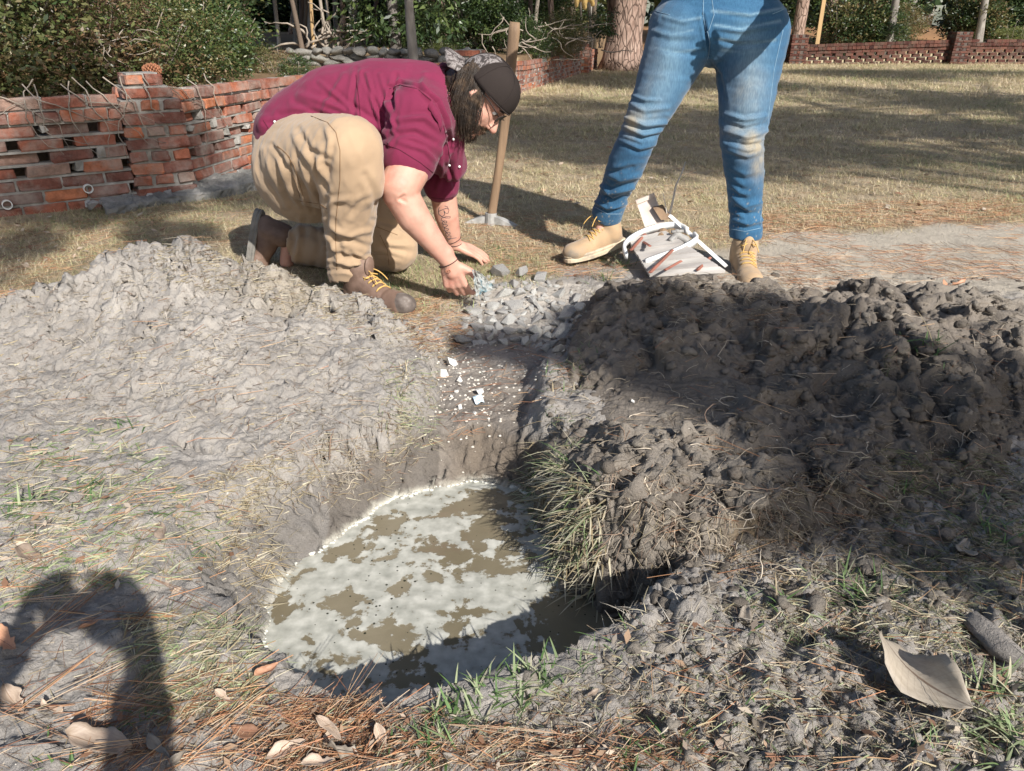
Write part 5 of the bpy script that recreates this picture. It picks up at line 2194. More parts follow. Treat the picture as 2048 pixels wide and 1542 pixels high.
# visor to the back
V, Fc = [], []
nv = 17
for j in range(5):
    for k in range(nv):
        t = PI + (k / (nv - 1) - .5) * 2.0
        e = j / 4
        x = -.004 + .113 * math.cos(t) - e * .072 * (math.cos((t - PI) * .75) ** .45)
        y = .092 * math.sin(t) * (1 - .06 * e)
        z = .026 - .022 * e - .030 * (abs(math.sin(t)) ** 2) - .008 * e * e
        V.append(hl(x, y, z))
for j in range(4):
    for k in range(nv - 1):
        Fc.append((j * nv + k, j * nv + k + 1, (j + 1) * nv + k + 1, (j + 1) * nv + k))
o = mesh_np('visor', V, Fc, [M_CAPP], smooth=True)
mo = o.modifiers.new('t', 'SOLIDIFY')
mo.thickness = .004
put(o, parent=CAP)
mb = MB()
mb.tube(np.array([hl(.109 * math.cos(t), .089 * math.sin(t), .032 + .010 * math.cos(t)) for t in np.linspace(0, 2 * PI, 31)]), .0028, 6)
for kk in range(3):
    ta = kk * PI / 3 + .25
    mb.tube(np.array([hl(.1145 * math.cos(p_) ** .75 * math.cos(ta) * sg - .004 if False else (.1145 * (abs(math.cos(p_)) ** .75) * math.cos(ta) * sg - .004), .0935 * (abs(math.cos(p_)) ** .75) * math.sin(ta) * sg, .030 + .1045 * math.sin(p_) + .010 * math.cos(ta) * sg * (1 - math.sin(p_))) for sg, p_ in [(1, a_) for a_ in np.linspace(.02, PI / 2, 12)] + [(-1, a_) for a_ in np.linspace(PI / 2 - .1, .02, 12)]]), .0011, 4)
V, F = hell((-.004, 0, .1345), (.006, .006, .003))
mb.add(V, F)
mb.build('cap_band', M_BLACK, CAP, smooth=True)
# glasses
mb = MB()
for sgn in (-1, 1):
    mb.tube(np.array([hl(.098, sgn * .062, .018), hl(.05, sgn * .078, .024), hl(-.01, sgn * .082, .022), hl(-.02, sgn * .082, .0)]), .0022, 6)
    mb.tube(np.array([hl(.104 - .004 * abs(math.cos(t)), sgn * (.036 + .026 * math.cos(t)), .010 + .019 * math.sin(t)) for t in np.linspace(0, 2 * PI, 19)]), .0016, 5)
mb.tube(np.array([hl(.108, .010, .016), hl(.112, 0, .018), hl(.108, -.010, .016)]), .0018, 5)
GL = mb.build('glasses', M_BLACK, KM, smooth=True)
mg, n_, l_, b_ = new_mat('smoky_lens')
b_.inputs['Base Color'].default_value = (.10, .09, .08, 1)
b_.inputs['Roughness'].default_value = .08
b_.inputs['Transmission Weight'].default_value = .55
for sgn in (-1, 1):
    V = [hl(.103, sgn * .036, .010)] + [hl(.103 - .004 * abs(math.cos(t)), sgn * (.036 + .025 * math.cos(t)), .010 + .0182 * math.sin(t)) for t in np.linspace(0, 2 * PI, 18, endpoint=False)]
    o = mesh_np('lens', V, [(0, 1 + k, 1 + (k + 1) % 18) for k in range(18)], [mg])
    mo = o.modifiers.new('t', 'SOLIDIFY')
    mo.thickness = .0015
    put(o, parent=GL)

# tattoo lettering down the far forearm, and small mark on the near hand
GLY = {
    'B': [[(.30, 1.0), (.15, .85), (.20, .5), (.25, .0)], [(-.10, .75), (.05, 1.02), (.45, 1.08), (.75, .88), (.62, .62), (.30, .55)], [(.30, .55), (.80, .50), (.88, .18), (.55, -.05), (.10, .02), (-.15, .2)]],
    'l': [[(.0, .1), (.30, .55), (.42, .95), (.25, 1.0), (.15, .6), (.18, .1), (.35, .0), (.5, .15)]],
    'e': [[(.0, .1), (.35, .28), (.38, .48), (.2, .5), (.1, .25), (.2, .02), (.45, .08)]],
    's': [[(.0, .1), (.25, .5), (.32, .40), (.38, .15), (.25, -.02), (.08, .06)], [(.35, .1), (.5, .12)]],
    'd': [[(.42, .42), (.2, .5), (.08, .25), (.18, .02), (.38, .1), (.48, .5), (.55, 1.0)], [(.48, .4), (.5, .05), (.65, .05)]],
}
adv = {'B': .85, 'l': .42, 'e': .40, 's': .42, 'd': .6}
lines = []
x = 0
o_ = np.array([876., 418.])
dx = np.array([.30, 1.0])
dx /= np.hypot(*dx)
dy = np.array([dx[1], -dx[0]])      # letter tops point to the open side
size = 19.0
for ch in 'Blessed':
    for st in GLY[ch]:
        lines.append([tuple(o_ + dx * (x + a) * size + dy * b * size) for a, b in st])
    x += adv[ch]
M_INK = mat('tattoo_ink', ramp2((.045, .045, .055), .2), scale=30, bump=0, rough=.6)
line_on('tattoo', [bvB], lines, .00115, M_INK, KM, off=.0002, step=1.2, seg=4)
line_on('tattoo', [bvB], [[(928, 522), (931, 519), (934, 523), (931, 527), (928, 524)], [(932, 524), (936, 527), (933, 530)]], .0009, M_INK, KM, off=.0001, step=1, seg=4)
# cord bracelets
mb = MB()


def bracelet(w0, w1, rad, tube_r, tilt=0):
    ax = (w1 - w0) / np.linalg.norm(w1 - w0)
    R = orient(ax, (0, -1, .2))
    c = w0
    pts = []
    for t in np.linspace(0, 2 * PI, 29):
        dd = R[:, 1] * math.cos(t) + R[:, 2] * math.sin(t)
        h = bvB.ray_cast(Vector(c + dd * .09), Vector(-dd))
        p = np.array(h[0]) + dd * tube_r * .8 if h[0] is not None else c + dd * rad
        pts.append(p + ax * tilt * math.cos(t))
    mb.tube(np.array(pts), tube_r, 5)
    return pts


pts = bracelet(wrN + (wrN - elN) * .02, wrN + (wrN - elN) * .2, .035, .0017, .004)
bracelet(wrF + (wrF - elF) * -.02, wrF, .035, .0015, .004)
bracelet(wrF + (wrF - elF) * -.09, wrF, .035, .0015, -.006)
mb.build('bracelet', M_BLACK, KM, smooth=True)
mb = MB()
cb = trace([bvB], [(897, 541), (898, 541)], 1, .003)
if len(cb):
    for k in (-1, 1):
        mb.tube(np.array([cb[0] + np.array([k * .0045 + .0045 * math.cos(t), -.002, .0045 * math.sin(t)]) for t in np.linspace(0, 2 * PI, 13)]), .0012, 5)
    mcop = mat('copper', ramp2((.45, .20, .12), .1), bump=0, rough=.35)
    mb.build('charm', mcop, KM, smooth=True)

# ---- standing person in jeans
JP = thing('person', (float(W(1400, 530, 3.2)[0]), 3.2, 0), 'standing person in muddy blue jeans and tan lace-up boots, seen from the hips down', 'person')
D1 = 3.20
hipA, kneA, ankA = W(1368, 66, 3.20), W(1281, 262, 3.12), W(1217, 418, 3.30)
hipB, kneB, ankB = W(1502, 70, 3.20), W(1484, 282, 3.08), W(1490, 462, 3.12)
pel = (hipA + hipB) / 2
M_JEAN = None


def jeans_mat():
    m, n, l, b = new_mat('worn_denim')
    geo = n.new('ShaderNodeNewGeometry')
    a = n.new('ShaderNodeAttribute')
    a.attribute_name = 'Col'
    nz = n.new('ShaderNodeTexNoise')
    nz.inputs['Scale'].default_value = 5
    nz.inputs['Detail'].default_value = 9
    nz.inputs['Roughness'].default_value = .7
    mp = n.new('ShaderNodeMapping')
    mp.inputs['Scale'].default_value = (1, 1, .5)
    l.new(geo.outputs['Position'], mp.inputs[0])
    l.new(mp.outputs[0], nz.inputs['Vector'])
    r_ = ramp(n, [(.3, (.80, .82, .85)), (.7, (1.22, 1.18, 1.12))])
    l.new(nz.outputs[0], r_.inputs[0])
    nt_ = n.new('ShaderNodeTexNoise')
    nt_.inputs['Scale'].default_value = 260
    mp2 = n.new('ShaderNodeMapping')
    mp2.inputs['Scale'].default_value = (1, 1, .15)
    l.new(geo.outputs['Position'], mp2.inputs[0])
    l.new(mp2.outputs[0], nt_.inputs['Vector'])
    r3 = ramp(n, [(.35, (.82, .84, .88)), (.65, (1.15, 1.13, 1.1))])
    l.new(nt_.outputs[0], r3.inputs[0])
    m1 = n.new('ShaderNodeMix')
    m1.data_type = 'RGBA'
    m1.blend_type = 'MULTIPLY'
    m1.inputs[0].default_value = 1
    l.new(a.outputs[0], m1.inputs[6])
    l.new(r_.outputs[0], m1.inputs[7])
    m2 = n.new('ShaderNodeMix')
    m2.data_type = 'RGBA'
    m2.blend_type = 'MULTIPLY'
    m2.inputs[0].default_value = 1
    l.new(m1.outputs[2], m2.inputs[6])
    l.new(r3.outputs[0], m2.inputs[7])
    l.new(m2.outputs[2], b.inputs['Base Color'])
    b.inputs['Roughness'].default_value = .85
    b.inputs['Specular IOR Level'].default_value = .15
    b.inputs['Sheen Weight'].default_value = .2
    bp = n.new('ShaderNodeBump')
    bp.inputs['Strength'].default_value = .35
    bp.inputs['Distance'].default_value = .001
    l.new(nt_.outputs[0], bp.inputs['Height'])
    l.new(bp.outputs[0], b.inputs['Normal'])
    return m


M_JEAN = jeans_mat()
jb = [cone_mesh(pel + np.array([0, .02, .08]), pel + np.array([0, 0, .25]), .11, .12), cone_mesh(pel + np.array([0, 0, .25]), pel + np.array([0, .0, .42]), .12, .15), cone_mesh(hipA, kneA, .075, .05), cone_mesh(kneA, ankA, .045, .032), cone_mesh(hipB, kneB, .075, .05), cone_mesh(kneB, ankB, .045, .032),
      cone_mesh(ankA, ankA + np.array([-.04, -.03, -.10]), .03, .022), cone_mesh(ankB, ankB + np.array([0, -.05, -.10]), .03, .022)]
chest = pel + np.array([0, 0, .42])
nkJ = chest + np.array([0, .0, .20])
hdJ = nkJ + np.array([0, -.02, .19])
gl = W(1163, -112, 3.06)       # gloved hand beside the hip
gr = W(1450, 150, 3.05) + SUNV * .60
shA, shB = chest + np.array([-.19, 0, .10]), chest + np.array([.19, 0, .10])
elA = (shA + gl) / 2 + np.array([-.10, .06, -.06])
elB = W(1568, 8, 3.1) + SUNV * .30
jb += [cone_mesh(chest, chest + np.array([0, 0, .1]), .15, .14), cone_mesh(shA, shB, .07, .07), cone_mesh(chest + np.array([0, 0, .1]), nkJ, .07, .055), cone_mesh(nkJ, hdJ, .055, .06), ell_mesh(hdJ + np.array([0, 0, .03]), (.078, .095, .115)), ell_mesh(hdJ + np.array([0, -.04, -.04]), (.055, .055, .06)),
       ell_mesh(hdJ + np.array([0, -.095, .0]), (.012, .018, .022)), ell_mesh(hdJ + np.array([-.08, 0, 0]), (.012, .02, .03)), ell_mesh(hdJ + np.array([.08, 0, 0]), (.012, .02, .03)),
       cone_mesh(shA, elA, .055, .042), cone_mesh(elA, gl, .042, .028), cone_mesh(shB, elB, .055, .042), cone_mesh(elB, gr, .042, .028)]
jb += hand_parts(gl, (0, -.05, -1), (-.2, -1, 0), .95, curl=(.3, .3, .3, .35), side=1)
jb += hand_parts(gr, (.05, -.35, .9), (.9, .3, .2), .95, curl=(.6, .6, .6, .6), side=-1)
JB = blob('body', jb, .0065, M_SKIN, JP, smooth_it=4)
for sgn in (-1, 1):
    V, F = ell_mesh(hdJ + np.array([sgn * .032, -.083, .022]), (.013, .010, .009))
    put(mesh_np('eye', V, [tuple(f) for f in F], [M_WHITE], smooth=True), parent=JP)
    V, F = ell_mesh(hdJ + np.array([sgn * .032, -.0915, .022]), (.005, .003, .005))
    put(mesh_np('iris', V, [tuple(f) for f in F], [M_BLACK], smooth=True), parent=JP)
V, F = ell_mesh(hdJ + np.array([0, -.088, -.045]), (.022, .008, .007))
put(mesh_np('lips', V, [tuple(f) for f in F], [mat('lips', ramp2((.38, .14, .11), .1), bump=0)], smooth=True), parent=JP)
blob('hair', [ell_mesh(hdJ + np.array([0, .025, .055]), (.092, .095, .105)), cone_mesh(hdJ + np.array([0, .06, .03]), hdJ + np.array([0, .07, -.16]), .075, .045)], .01, M_HAIR, JP, smooth_it=4, disp=lambda V, N: .004 * perlin(V[:, 0] * 50, V[:, 1] * 50, V[:, 2] * 8))
M_SWEAT = cloth_mat('grey_sweatshirt', (.20, .21, .23))
blob('sweatshirt', [cone_mesh(pel + np.array([0, 0, .36]), pel + np.array([0, 0, .40]), .165, .165), cone_mesh(pel + np.array([0, 0, .38]), chest + np.array([0, 0, .08]), .165, .175), cone_mesh(shA, shB, .088, .088), cone_mesh(shA, elA, .075, .062), cone_mesh(elA, gl + (elA - gl) * .18, .06, .045), cone_mesh(shB, elB, .075, .062), cone_mesh(elB, gr + (elB - gr) * .18, .06, .045)],
     .012, M_SWEAT, JP, smooth_it=8, disp=lambda V, N: FOLDS(V, 11, .004), cut=None)
M_GLOVE = mat('yellow_glove', [(.3, (.42, .27, .09)), (.7, (.58, .42, .18))], scale=20, bump=.5, bscale=200)
gp = hand_parts(gl, (0, -.05, -1), (-.2, -1, 0), 1.13, curl=(.3, .3, .3, .35), side=1)
GLV = blob('glove', gp + [cone_mesh(gl + np.array([0, 0, .05]), gl, .034, .034)], .0055, M_GLOVE, JP, smooth_it=3)
gp = hand_parts(gr, (.05, -.35, .9), (.9, .3, .2), 1.13, curl=(.6, .6, .6, .6), side=-1)
blob('glove', gp, .0055, M_GLOVE, JP, smooth_it=3)

jp = [ell_mesh(pel + np.array([0, .02, .03]), (.265, .165, .15)), ell_mesh(pel + np.array([0, .02, .17]), (.240, .15, .13)), cone_mesh(pel + np.array([-.08, .02, .22]), pel + np.array([.08, .02, .22]), .135, .135),
      cone_mesh(hipA, W(1325, 165, 3.16), .138, .103), cone_mesh(W(1325, 165, 3.16), kneA, .103, .074), cone_mesh(kneA, W(1252, 330, 3.17), .073, .076), cone_mesh(W(1252, 330, 3.17), W(1222, 400, 3.27), .076, .058), cone_mesh(W(1225, 400, 3.27), W(1214, 428, 3.30), .064, .068),
      cone_mesh(hipB, W(1495, 180, 3.14), .146, .110), cone_mesh(W(1495, 180, 3.14), kneB, .112, .083), cone_mesh(kneB, W(1489, 350, 3.11), .081, .074), cone_mesh(W(1489, 350, 3.11), W(1491, 440, 3.12), .074, .060), cone_mesh(W(1491, 440, 3.12), W(1491, 470, 3.12), .064, .066)]
jc = [([(1405, 30), (1412, 70), (1418, 110)], 3, -.007), ([(1250, 235), (1290, 250), (1330, 245)], 4, .008), ([(1245, 262), (1285, 278), (1325, 268)], 4, -.008), ([(1248, 245), (1290, 262), (1328, 256)], 3.5, -.006), ([(1255, 205), (1290, 222), (1335, 215)], 4, .005), ([(1240, 280), (1280, 296), (1320, 285)], 4, .006),
      ([(1262, 190), (1290, 200), (1320, 200)], 3, .004), ([(1215, 345), (1240, 360), (1290, 350)], 5, .005), ([(1195, 365), (1220, 385), (1265, 375)], 4, .009), ([(1190, 385), (1225, 402), (1255, 392)], 4, -.010), ([(1185, 400), (1215, 415), (1250, 408)], 3.5, .008), ([(1200, 340), (1225, 345), (1265, 335)], 4, -.005),
      ([(1450, 228), (1490, 240), (1530, 232)], 4, .008), ([(1448, 245), (1490, 258), (1530, 248)], 4, -.008), ([(1450, 262), (1495, 275), (1535, 262)], 4, .009), ([(1455, 282), (1495, 292), (1534, 285)], 4, -.009), ([(1458, 300), (1495, 312), (1532, 300)], 4, .005),
      ([(1460, 345), (1490, 360), (1520, 350)], 5, -.004), ([(1465, 395), (1490, 412), (1520, 405)], 5, .007), ([(1468, 415), (1495, 430), (1520, 425)], 4.5, -.009), ([(1465, 438), (1495, 448), (1525, 440)], 4, .008), ([(1463, 372), (1480, 385), (1495, 388)], 4, .005),
      ([(1415, 115), (1440, 150), (1448, 200)], 4, -.004), ([(1300, 60), (1340, 72), (1390, 70)], 5, .003), ([(1330, 100), (1370, 108), (1410, 105)], 5, -.003), ([(1430, 55), (1480, 62), (1560, 50)], 4, .004), ([(1430, 80), (1480, 90), (1550, 85)], 4, -.004), ([(1440, 20), (1500, 30), (1570, 20)], 4, .004), ([(1330, 35), (1370, 45), (1400, 35)], 4, .003)]
JE = blob('jeans', jp, .0060, M_JEAN, JP, smooth_it=16, disp=lambda V, N: .0028 * perlin(V[:, 0] * 9, V[:, 1] * 9, V[:, 2] * 9) + FOLDS(V, 15, .0022, (.6, .6, 1.7)) + FOLDS(V + 3, 36, .0010, (.5, .5, 1.6)), creases=jc,
          cut=lambda V: ((V[:, 0] < pel[0]) & (((V - ankA) @ ((ankA - kneA) / np.linalg.norm(ankA - kneA))) > .035)) | ((V[:, 0] > pel[0]) & (V[:, 2] < ankB[2] - .028) & (V[:, 2] < .4)))
me = JE.data
V = np.zeros(len(me.vertices) * 3, np.float32)
me.vertices.foreach_get('co', V)
V = V.reshape(-1, 3).astype(float)
P = proj(V)
front = V[:, 1] < 3.22
base = np.tile(np.array([.028, .092, .175]), (len(V), 1))
fade = np.zeros(len(V))
for pts, w in [([(1350, 60), (1325, 170), (1285, 250)], 34), ([(1500, 80), (1500, 180), (1490, 260)], 36)]:
    for i in range(len(pts) - 1):
        d, t = seg_dist(P[:, 0], P[:, 1], *pts[i], *pts[i + 1])
        fade = np.maximum(fade, np.exp(-(d / w) ** 2) * .45)
# whiskers
for ln in [[(1430, 50), (1480, 58), (1560, 42)], [(1440, 78), (1500, 88), (1550, 80)], [(1425, 22), (1500, 30), (1575, 14)], [(1445, 100), (1490, 106), (1530, 100)], [(1310, 62), (1340, 70), (1385, 60)], [(1325, 30), (1360, 42), (1400, 36)], [(1310, 95), (1350, 104), (1390, 100)]]:
    for i in range(2):
        d, t = seg_dist(P[:, 0], P[:, 1], *ln[i], *ln[i + 1])
        fade = np.maximum(fade, np.exp(-(d / 3.2) ** 2) * .6)
fade *= front * (1 + .3 * perlin(V[:, 0] * 14, V[:, 1] * 14, V[:, 2] * 7))
fade = np.clip(fade, 0, 1)[:, None]
base = base * (1 - fade) + np.array([.17, .27, .34]) * fade
mud = np.zeros(len(V))
for (cx, cy, rx, ry, s) in [(1262, 245, 16, 26, .8), (1280, 230, 34, 18, .45), (1300, 150, 25, 70, .22), (1510, 290, 28, 30, .9), (1520, 330, 18, 28, .7), (1470, 262, 30, 18, .4), (1490, 180, 40, 60, .28)]:
    mud = np.maximum(mud, s * np.exp(-((P[:, 0] - cx) / rx) ** 2 - ((P[:, 1] - cy) / ry) ** 2))
mud *= front * np.clip(.9 + .9 * fbm(V[:, 0] * 16, V[:, 1] * 16, V[:, 2] * 16, o=4), 0, 1.3)
sp_ = (perlin(V[:, 0] * 150, V[:, 1] * 150, V[:, 2] * 150) > .50) * sstep(.5, .25, V[:, 2]) * .55
mud = np.clip(np.maximum(mud, sp_), 0, 1)[:, None]
base = base * (1 - mud) + np.array([.30, .26, .19]) * mud
c = np.ones((len(V), 4), np.float32)
c[:, :3] = base
ca = me.color_attributes.new('Col', 'FLOAT_COLOR', 'POINT')
ca.data.foreach_set('color', c.ravel())
sf = JE.modifiers.new('thickness', 'SOLIDIFY')
sf.thickness = .004
sf.offset = -1
bvJ = bvh_of(JE)
M_THREAD_J = mat('jeans_seam', ramp2((.16, .25, .33), .2), scale=30, bump=0)
line_on('seam', [bvJ], [[(1417, 112), (1400, 160), (1370, 210), (1340, 260), (1308, 320), (1280, 365), (1258, 405)], [(1407, 0), (1406, 30), (1412, 62)], [(1424, 0), (1428, 30), (1418, 60), (1410, 66)], [(1415, 62), (1420, 85), (1417, 112)], [(1566, 60), (1548, 140), (1538, 220), (1530, 300), (1528, 380), (1520, 450)],
                        [(1186, 412), (1215, 428), (1245, 428)], [(1462, 458), (1490, 463), (1522, 456)], [(1583, 10), (1560, 22), (1545, 28)], [(1288, 5), (1310, 22), (1340, 30)]], .0014, M_THREAD_J, JP, off=.0003)
# rows of little hem puckers along the inseam
mb = MB()
pts = trace([bvJ], [(1404, 165), (1372, 214), (1342, 264), (1310, 324), (1282, 369)], 6, .0005)
for p in pts[::1]:
    V, F = ell_mesh(p, (.006, .003, .0025))
    mb.add(V, F)
if mb.n:
    put(mb.build('stitching', M_THREAD_J, JP, smooth=True), kind='stuff')
ba = ankA.copy()
ba[2] = .165
make_boot(JP, W(1213, 440, 3.30), (-.84, -.50, -.13), (-.06, 0, 1), L=.30, h=.128, ups=M_TAN, sole=M_SOLE_T, lace=M_LACE, shaft=.056)
make_boot(JP, W(1491, 488, 3.10), (-.05, -1, -.10), (0, 0, 1), L=.29, h=.128, ups=M_TAN, sole=M_SOLE_T, lace=M_LACE, shaft=.056)

# ------------------------------------------------------------------ mattock, plastic, debris, rubble
M_STICK = mat('pale_stick', ramp2((.52, .47, .42), .15), scale=20, bump=.3)
M_HANDLE = mat('old_ash_wood', [(.3, (.11, .07, .045)), (.5, (.25, .165, .10)), (.75, (.36, .25, .16))], scale=9, bump=.5, bscale=60, bdist=.002, stretch=(1, 1, .08), rough=.7)
hb_, ht_ = W(982, 437, 3.95), W(1031, 44, 3.93)
MT = thing('mattock', (hb_[0], hb_[1], 0), 'mattock standing on its head in the grass with its worn wooden handle upright', 'mattock')
t = np.linspace(0, 1, 24)[:, None]
pts = hb_ + (ht_ - hb_) * t
pts[:, 0] += .010 * np.sin(t[:, 0] * PI * 1.1)
rad = np.interp(t[:, 0], [0, .06, .3, .8, .97, 1], [.021, .0185, .0175, .021, .0235, .019])
mb = MB()
mb.tube(pts, rad, 14, flat=1.25)
mb.build('handle', M_HANDLE, MT, smooth=True)
gz_ = 0.0
hz = hb_.copy()
M_IRON = mat('worn_iron', [(.3, (.16, .15, .14)), (.55, (.34, .33, .31)), (.75, (.55, .54, .52))], scale=12, bump=.5, bscale=60, bdist=.003, rough=.5)
mb = MB()
c = np.array([hz[0], hz[1], hz[2] - .005])
mb.tube(np.array([c + np.array([0, 0, .035]), c + np.array([0, 0, -.03])]), [.031, .034], 12)
# adze blade to the left and forward, pick end to the right
ax = np.array([.93, -.36, 0])
ax /= np.linalg.norm(ax)
sd = np.array([-ax[1], ax[0], 0])
for sgn, n_, w0, w1, t0, t1, L in ((-1, 5, .018, .045, .020, .005, .165), (1, 5, .018, .030, .020, .004, .17)):
    V = []
    for i in range(n_):
        f = i / (n_ - 1)
        p = c + ax * sgn * (.02 + L * f) - np.array([0, 0, .045 * f * f + .01 * f])
        w = w0 + (w1 - w0) * f
        th = t0 + (t1 - t0) * f
        for a, b in ((-w, th), (w, th), (w, -th), (-w, -th)):
            if sgn < 0:
                V.append(p + sd * a + np.array([0, 0, b]))
            else:
                V.append(p + sd * a + np.array([0, 0, b]))
    F = [(i * 4 + k, i * 4 + (k + 1) % 4, (i + 1) * 4 + (k + 1) % 4, (i + 1) * 4 + k) for i in range(n_ - 1) for k in range(4)] + [(0, 3, 2, 1), tuple(4 * (n_ - 1) + k for k in range(4))]
    mb.add(V, F)
mb.build('head', M_IRON, MT)

# crumpled clear plastic bag with blue print held in the near hand
m, n, l, b = new_mat('clear_plastic')
tc = n.new('ShaderNodeTexCoord')
nz = n.new('ShaderNodeTexNoise')
nz.inputs['Scale'].default_value = 22
nz.inputs['Detail'].default_value = 5
l.new(tc.outputs['Object'], nz.inputs['Vector'])
rr = ramp(n, [(.40, (.30, .31, .29)), (.52, (.46, .47, .45)), (.60, (.20, .30, .33)), (.66, (.06, .17, .24))])
l.new(nz.outputs[0], rr.inputs[0])
l.new(rr.outputs[0], b.inputs['Base Color'])
b.inputs['Roughness'].default_value = .22
tr = n.new('ShaderNodeBsdfTransparent')
ms = n.new('ShaderNodeMixShader')
ms.inputs[0].default_value = .35
l.new(b.outputs[0], ms.inputs[1])
l.new(tr.outputs[0], ms.inputs[2])
l.new(ms.outputs[0], n['Material Output'].inputs[0])
M_PLASTIC = m
c0, c1, c2, c3 = W(944, 538, 2.60), W(962, 546, 2.64), W(993, 576, 2.66), W(952, 592, 2.60)
V = []
r = np.random.default_rng(8)
nu = 14
for i in range(nu):
    for j in range(nu):
        u, v = i / (nu - 1), j / (nu - 1)
        p = (c0 * (1 - u) + c1 * u) * (1 - v) + (c3 * (1 - u) + c2 * u) * v
        k = perlin(np.array([u * 5.0]), np.array([v * 5.0]), np.array([.3]))[0]
        k2 = perlin(np.array([u * 11.0]), np.array([v * 11.0]), np.array([4.3]))[0]
        V.append(p + np.array([0, -1, .3]) * (.022 * k + .012 * k2) + r.normal(size=3) * .001)
F = [(i * nu + j, i * nu + j + 1, (i + 1) * nu + j + 1, (i + 1) * nu + j) for i in range(nu - 1) for j in range(nu - 1)]
o = mesh_np('plastic_bag', V, F, [M_PLASTIC])
mo = o.modifiers.new('t', 'SOLIDIFY')
mo.thickness = .0012
put(o, 'crumpled clear plastic bag with blue print in the kneeling person’s hand'.replace('’', "'"), 'plastic bag')

# weathered planter wreck between the boots
M_GREYW = mat('weathered_wood', [(.3, (.24, .22, .20)), (.55, (.40, .37, .34)), (.8, (.52, .49, .45))], scale=14, bump=.5, bscale=70, bdist=.002, stretch=(.2, 1, 1), objrand=.12)
M_PINKW = mat('pale_board', [(.3, (.42, .35, .30)), (.7, (.62, .54, .48))], scale=7, bump=.4, bscale=60, bdist=.002, stretch=(2, 2, .15))
M_REDW = mat('red_brown_strip', ramp2((.25, .10, .07), .3), scale=14, bump=.3)
M_WPAINT = mat('white_enamel', [(.3, (.58, .57, .55)), (.7, (.80, .80, .78))], scale=10, bump=.2, bscale=60, rough=.45)
DB = thing('planter_wreck', (float(G(1350, 520)[0]), 3.2, 0), 'broken weathered planter of grey slats and two white hoops between the tan boots', 'planter')
# base: fan of slats from the lower left to the lower right
quad = [G(1255, 478, .10), G(1330, 462, .14), G(1452, 543, .06), G(1300, 552, .03)]
ns = 9
for k in range(ns):
    f0, f1 = k / ns + .01, (k + 1) / ns - .01
    a0 = quad[0] * (1 - f0) + quad[3] * f0
    a1 = quad[0] * (1 - f1) + quad[3] * f1
    b0 = quad[1] * (1 - f0) + quad[2] * f0
    b1 = quad[1] * (1 - f1) + quad[2] * f1
    th = np.array([0, 0, -.010])
    lift = np.array([0, 0, random.uniform(0, .006)])
    V = [a0 + lift, a1 + lift, b1 + lift, b0 + lift]
    V += [v + th for v in V]
    o = mesh_np('slat', V, [(0, 1, 2, 3), (7, 6, 5, 4), (0, 4, 5, 1), (1, 5, 6, 2), (2, 6, 7, 3), (3, 7, 4, 0)], [M_GREYW])
    put(o, parent=DB)
for (a, b) in [((1262, 500), (1290, 468)), ((1300, 545), (1345, 500)), ((1330, 540), (1362, 522)), ((1395, 540), (1420, 515)), ((1282, 480), (1300, 492)), ((1300, 492), (1330, 478))]:
    p, q = G(*a, .105 - .0006 * (a[0] - 1255) * .5), G(*b, .125 - .0006 * (b[0] - 1255) * .5)
    mb = MB()
    mb.tube(np.array([p, (p + q) / 2, q]), .0085, 4, flat=.5)
    put(mb.build('strip', M_REDW), parent=DB)


def band(name, px, D, w, m, label=None, t=.004):
    pts = np.array([W(a, b, d) for (a, b), d in zip(px, D)])
    # smooth
    tt = np.linspace(0, len(pts) - 1, 26)
    P = np.stack([np.interp(tt, range(len(pts)), pts[:, k]) for k in range(3)], 1)
    for _ in range(3):
        P[1:-1] = (P[:-2] + P[1:-1] * 2 + P[2:]) / 4
    V = []
    for p in P:
        V += [p + np.array([0, 0, w / 2]), p - np.array([0, -.003, w / 2])]
    F = [(2 * i, 2 * i + 1, 2 * i + 3, 2 * i + 2) for i in range(len(P) - 1)]
    o = mesh_np(name, V, F, [m], smooth=True)
    mo = o.modifiers.new('t', 'SOLIDIFY')
    mo.thickness = t
    put(o, label, parent=DB)
    return o


band('hoop', [(1256, 512), (1248, 494), (1262, 478), (1290, 463), (1320, 454), (1345, 450), (1362, 454), (1372, 462)], [3.06, 3.12, 3.2, 3.26, 3.3, 3.3, 3.28, 3.22], .028, M_WPAINT, t=.012)
band('hoop', [(1292, 526), (1320, 516), (1350, 506), (1375, 494), (1392, 484), (1398, 478), (1390, 470)], [3.0, 3.02, 3.05, 3.08, 3.1, 3.14, 3.2], .030, M_WPAINT, t=.012)
# long white rail falling to the right boot
mb = MB()
p, q = W(1325, 418, 3.38), W(1452, 532, 3.05)
mb.tube(np.array([p, q]), [.014, .013], 4, flat=.7)
put(mb.build('rail', M_WPAINT), parent=DB)
# tall board with a top batten, leaning
bd = [W(1272, 402, 3.42), W(1308, 388, 3.42), W(1338, 470, 3.30), W(1297, 476, 3.30)]
V = bd + [v + np.array([.004, .018, 0]) for v in bd]
o = mesh_np('board', V, [(0, 3, 2, 1), (4, 5, 6, 7), (0, 1, 5, 4), (1, 2, 6, 5), (2, 3, 7, 6), (3, 0, 4, 7)], [M_PINKW])
put(o, parent=DB)
bt_ = [W(1271, 401, 3.40), W(1308, 387, 3.40), W(1311, 394, 3.40), W(1274, 409, 3.40)]
V = bt_ + [v + np.array([.0, .010, 0]) for v in bt_]
put(mesh_np('batten', V, [(0, 3, 2, 1), (4, 5, 6, 7), (0, 1, 5, 4), (1, 2, 6, 5), (2, 3, 7, 6), (3, 0, 4, 7)], [M_PINKW]), parent=DB)
bb = [W(1306, 416, 3.36), W(1326, 412, 3.36), W(1345, 438, 3.32), W(1322, 440, 3.32)]
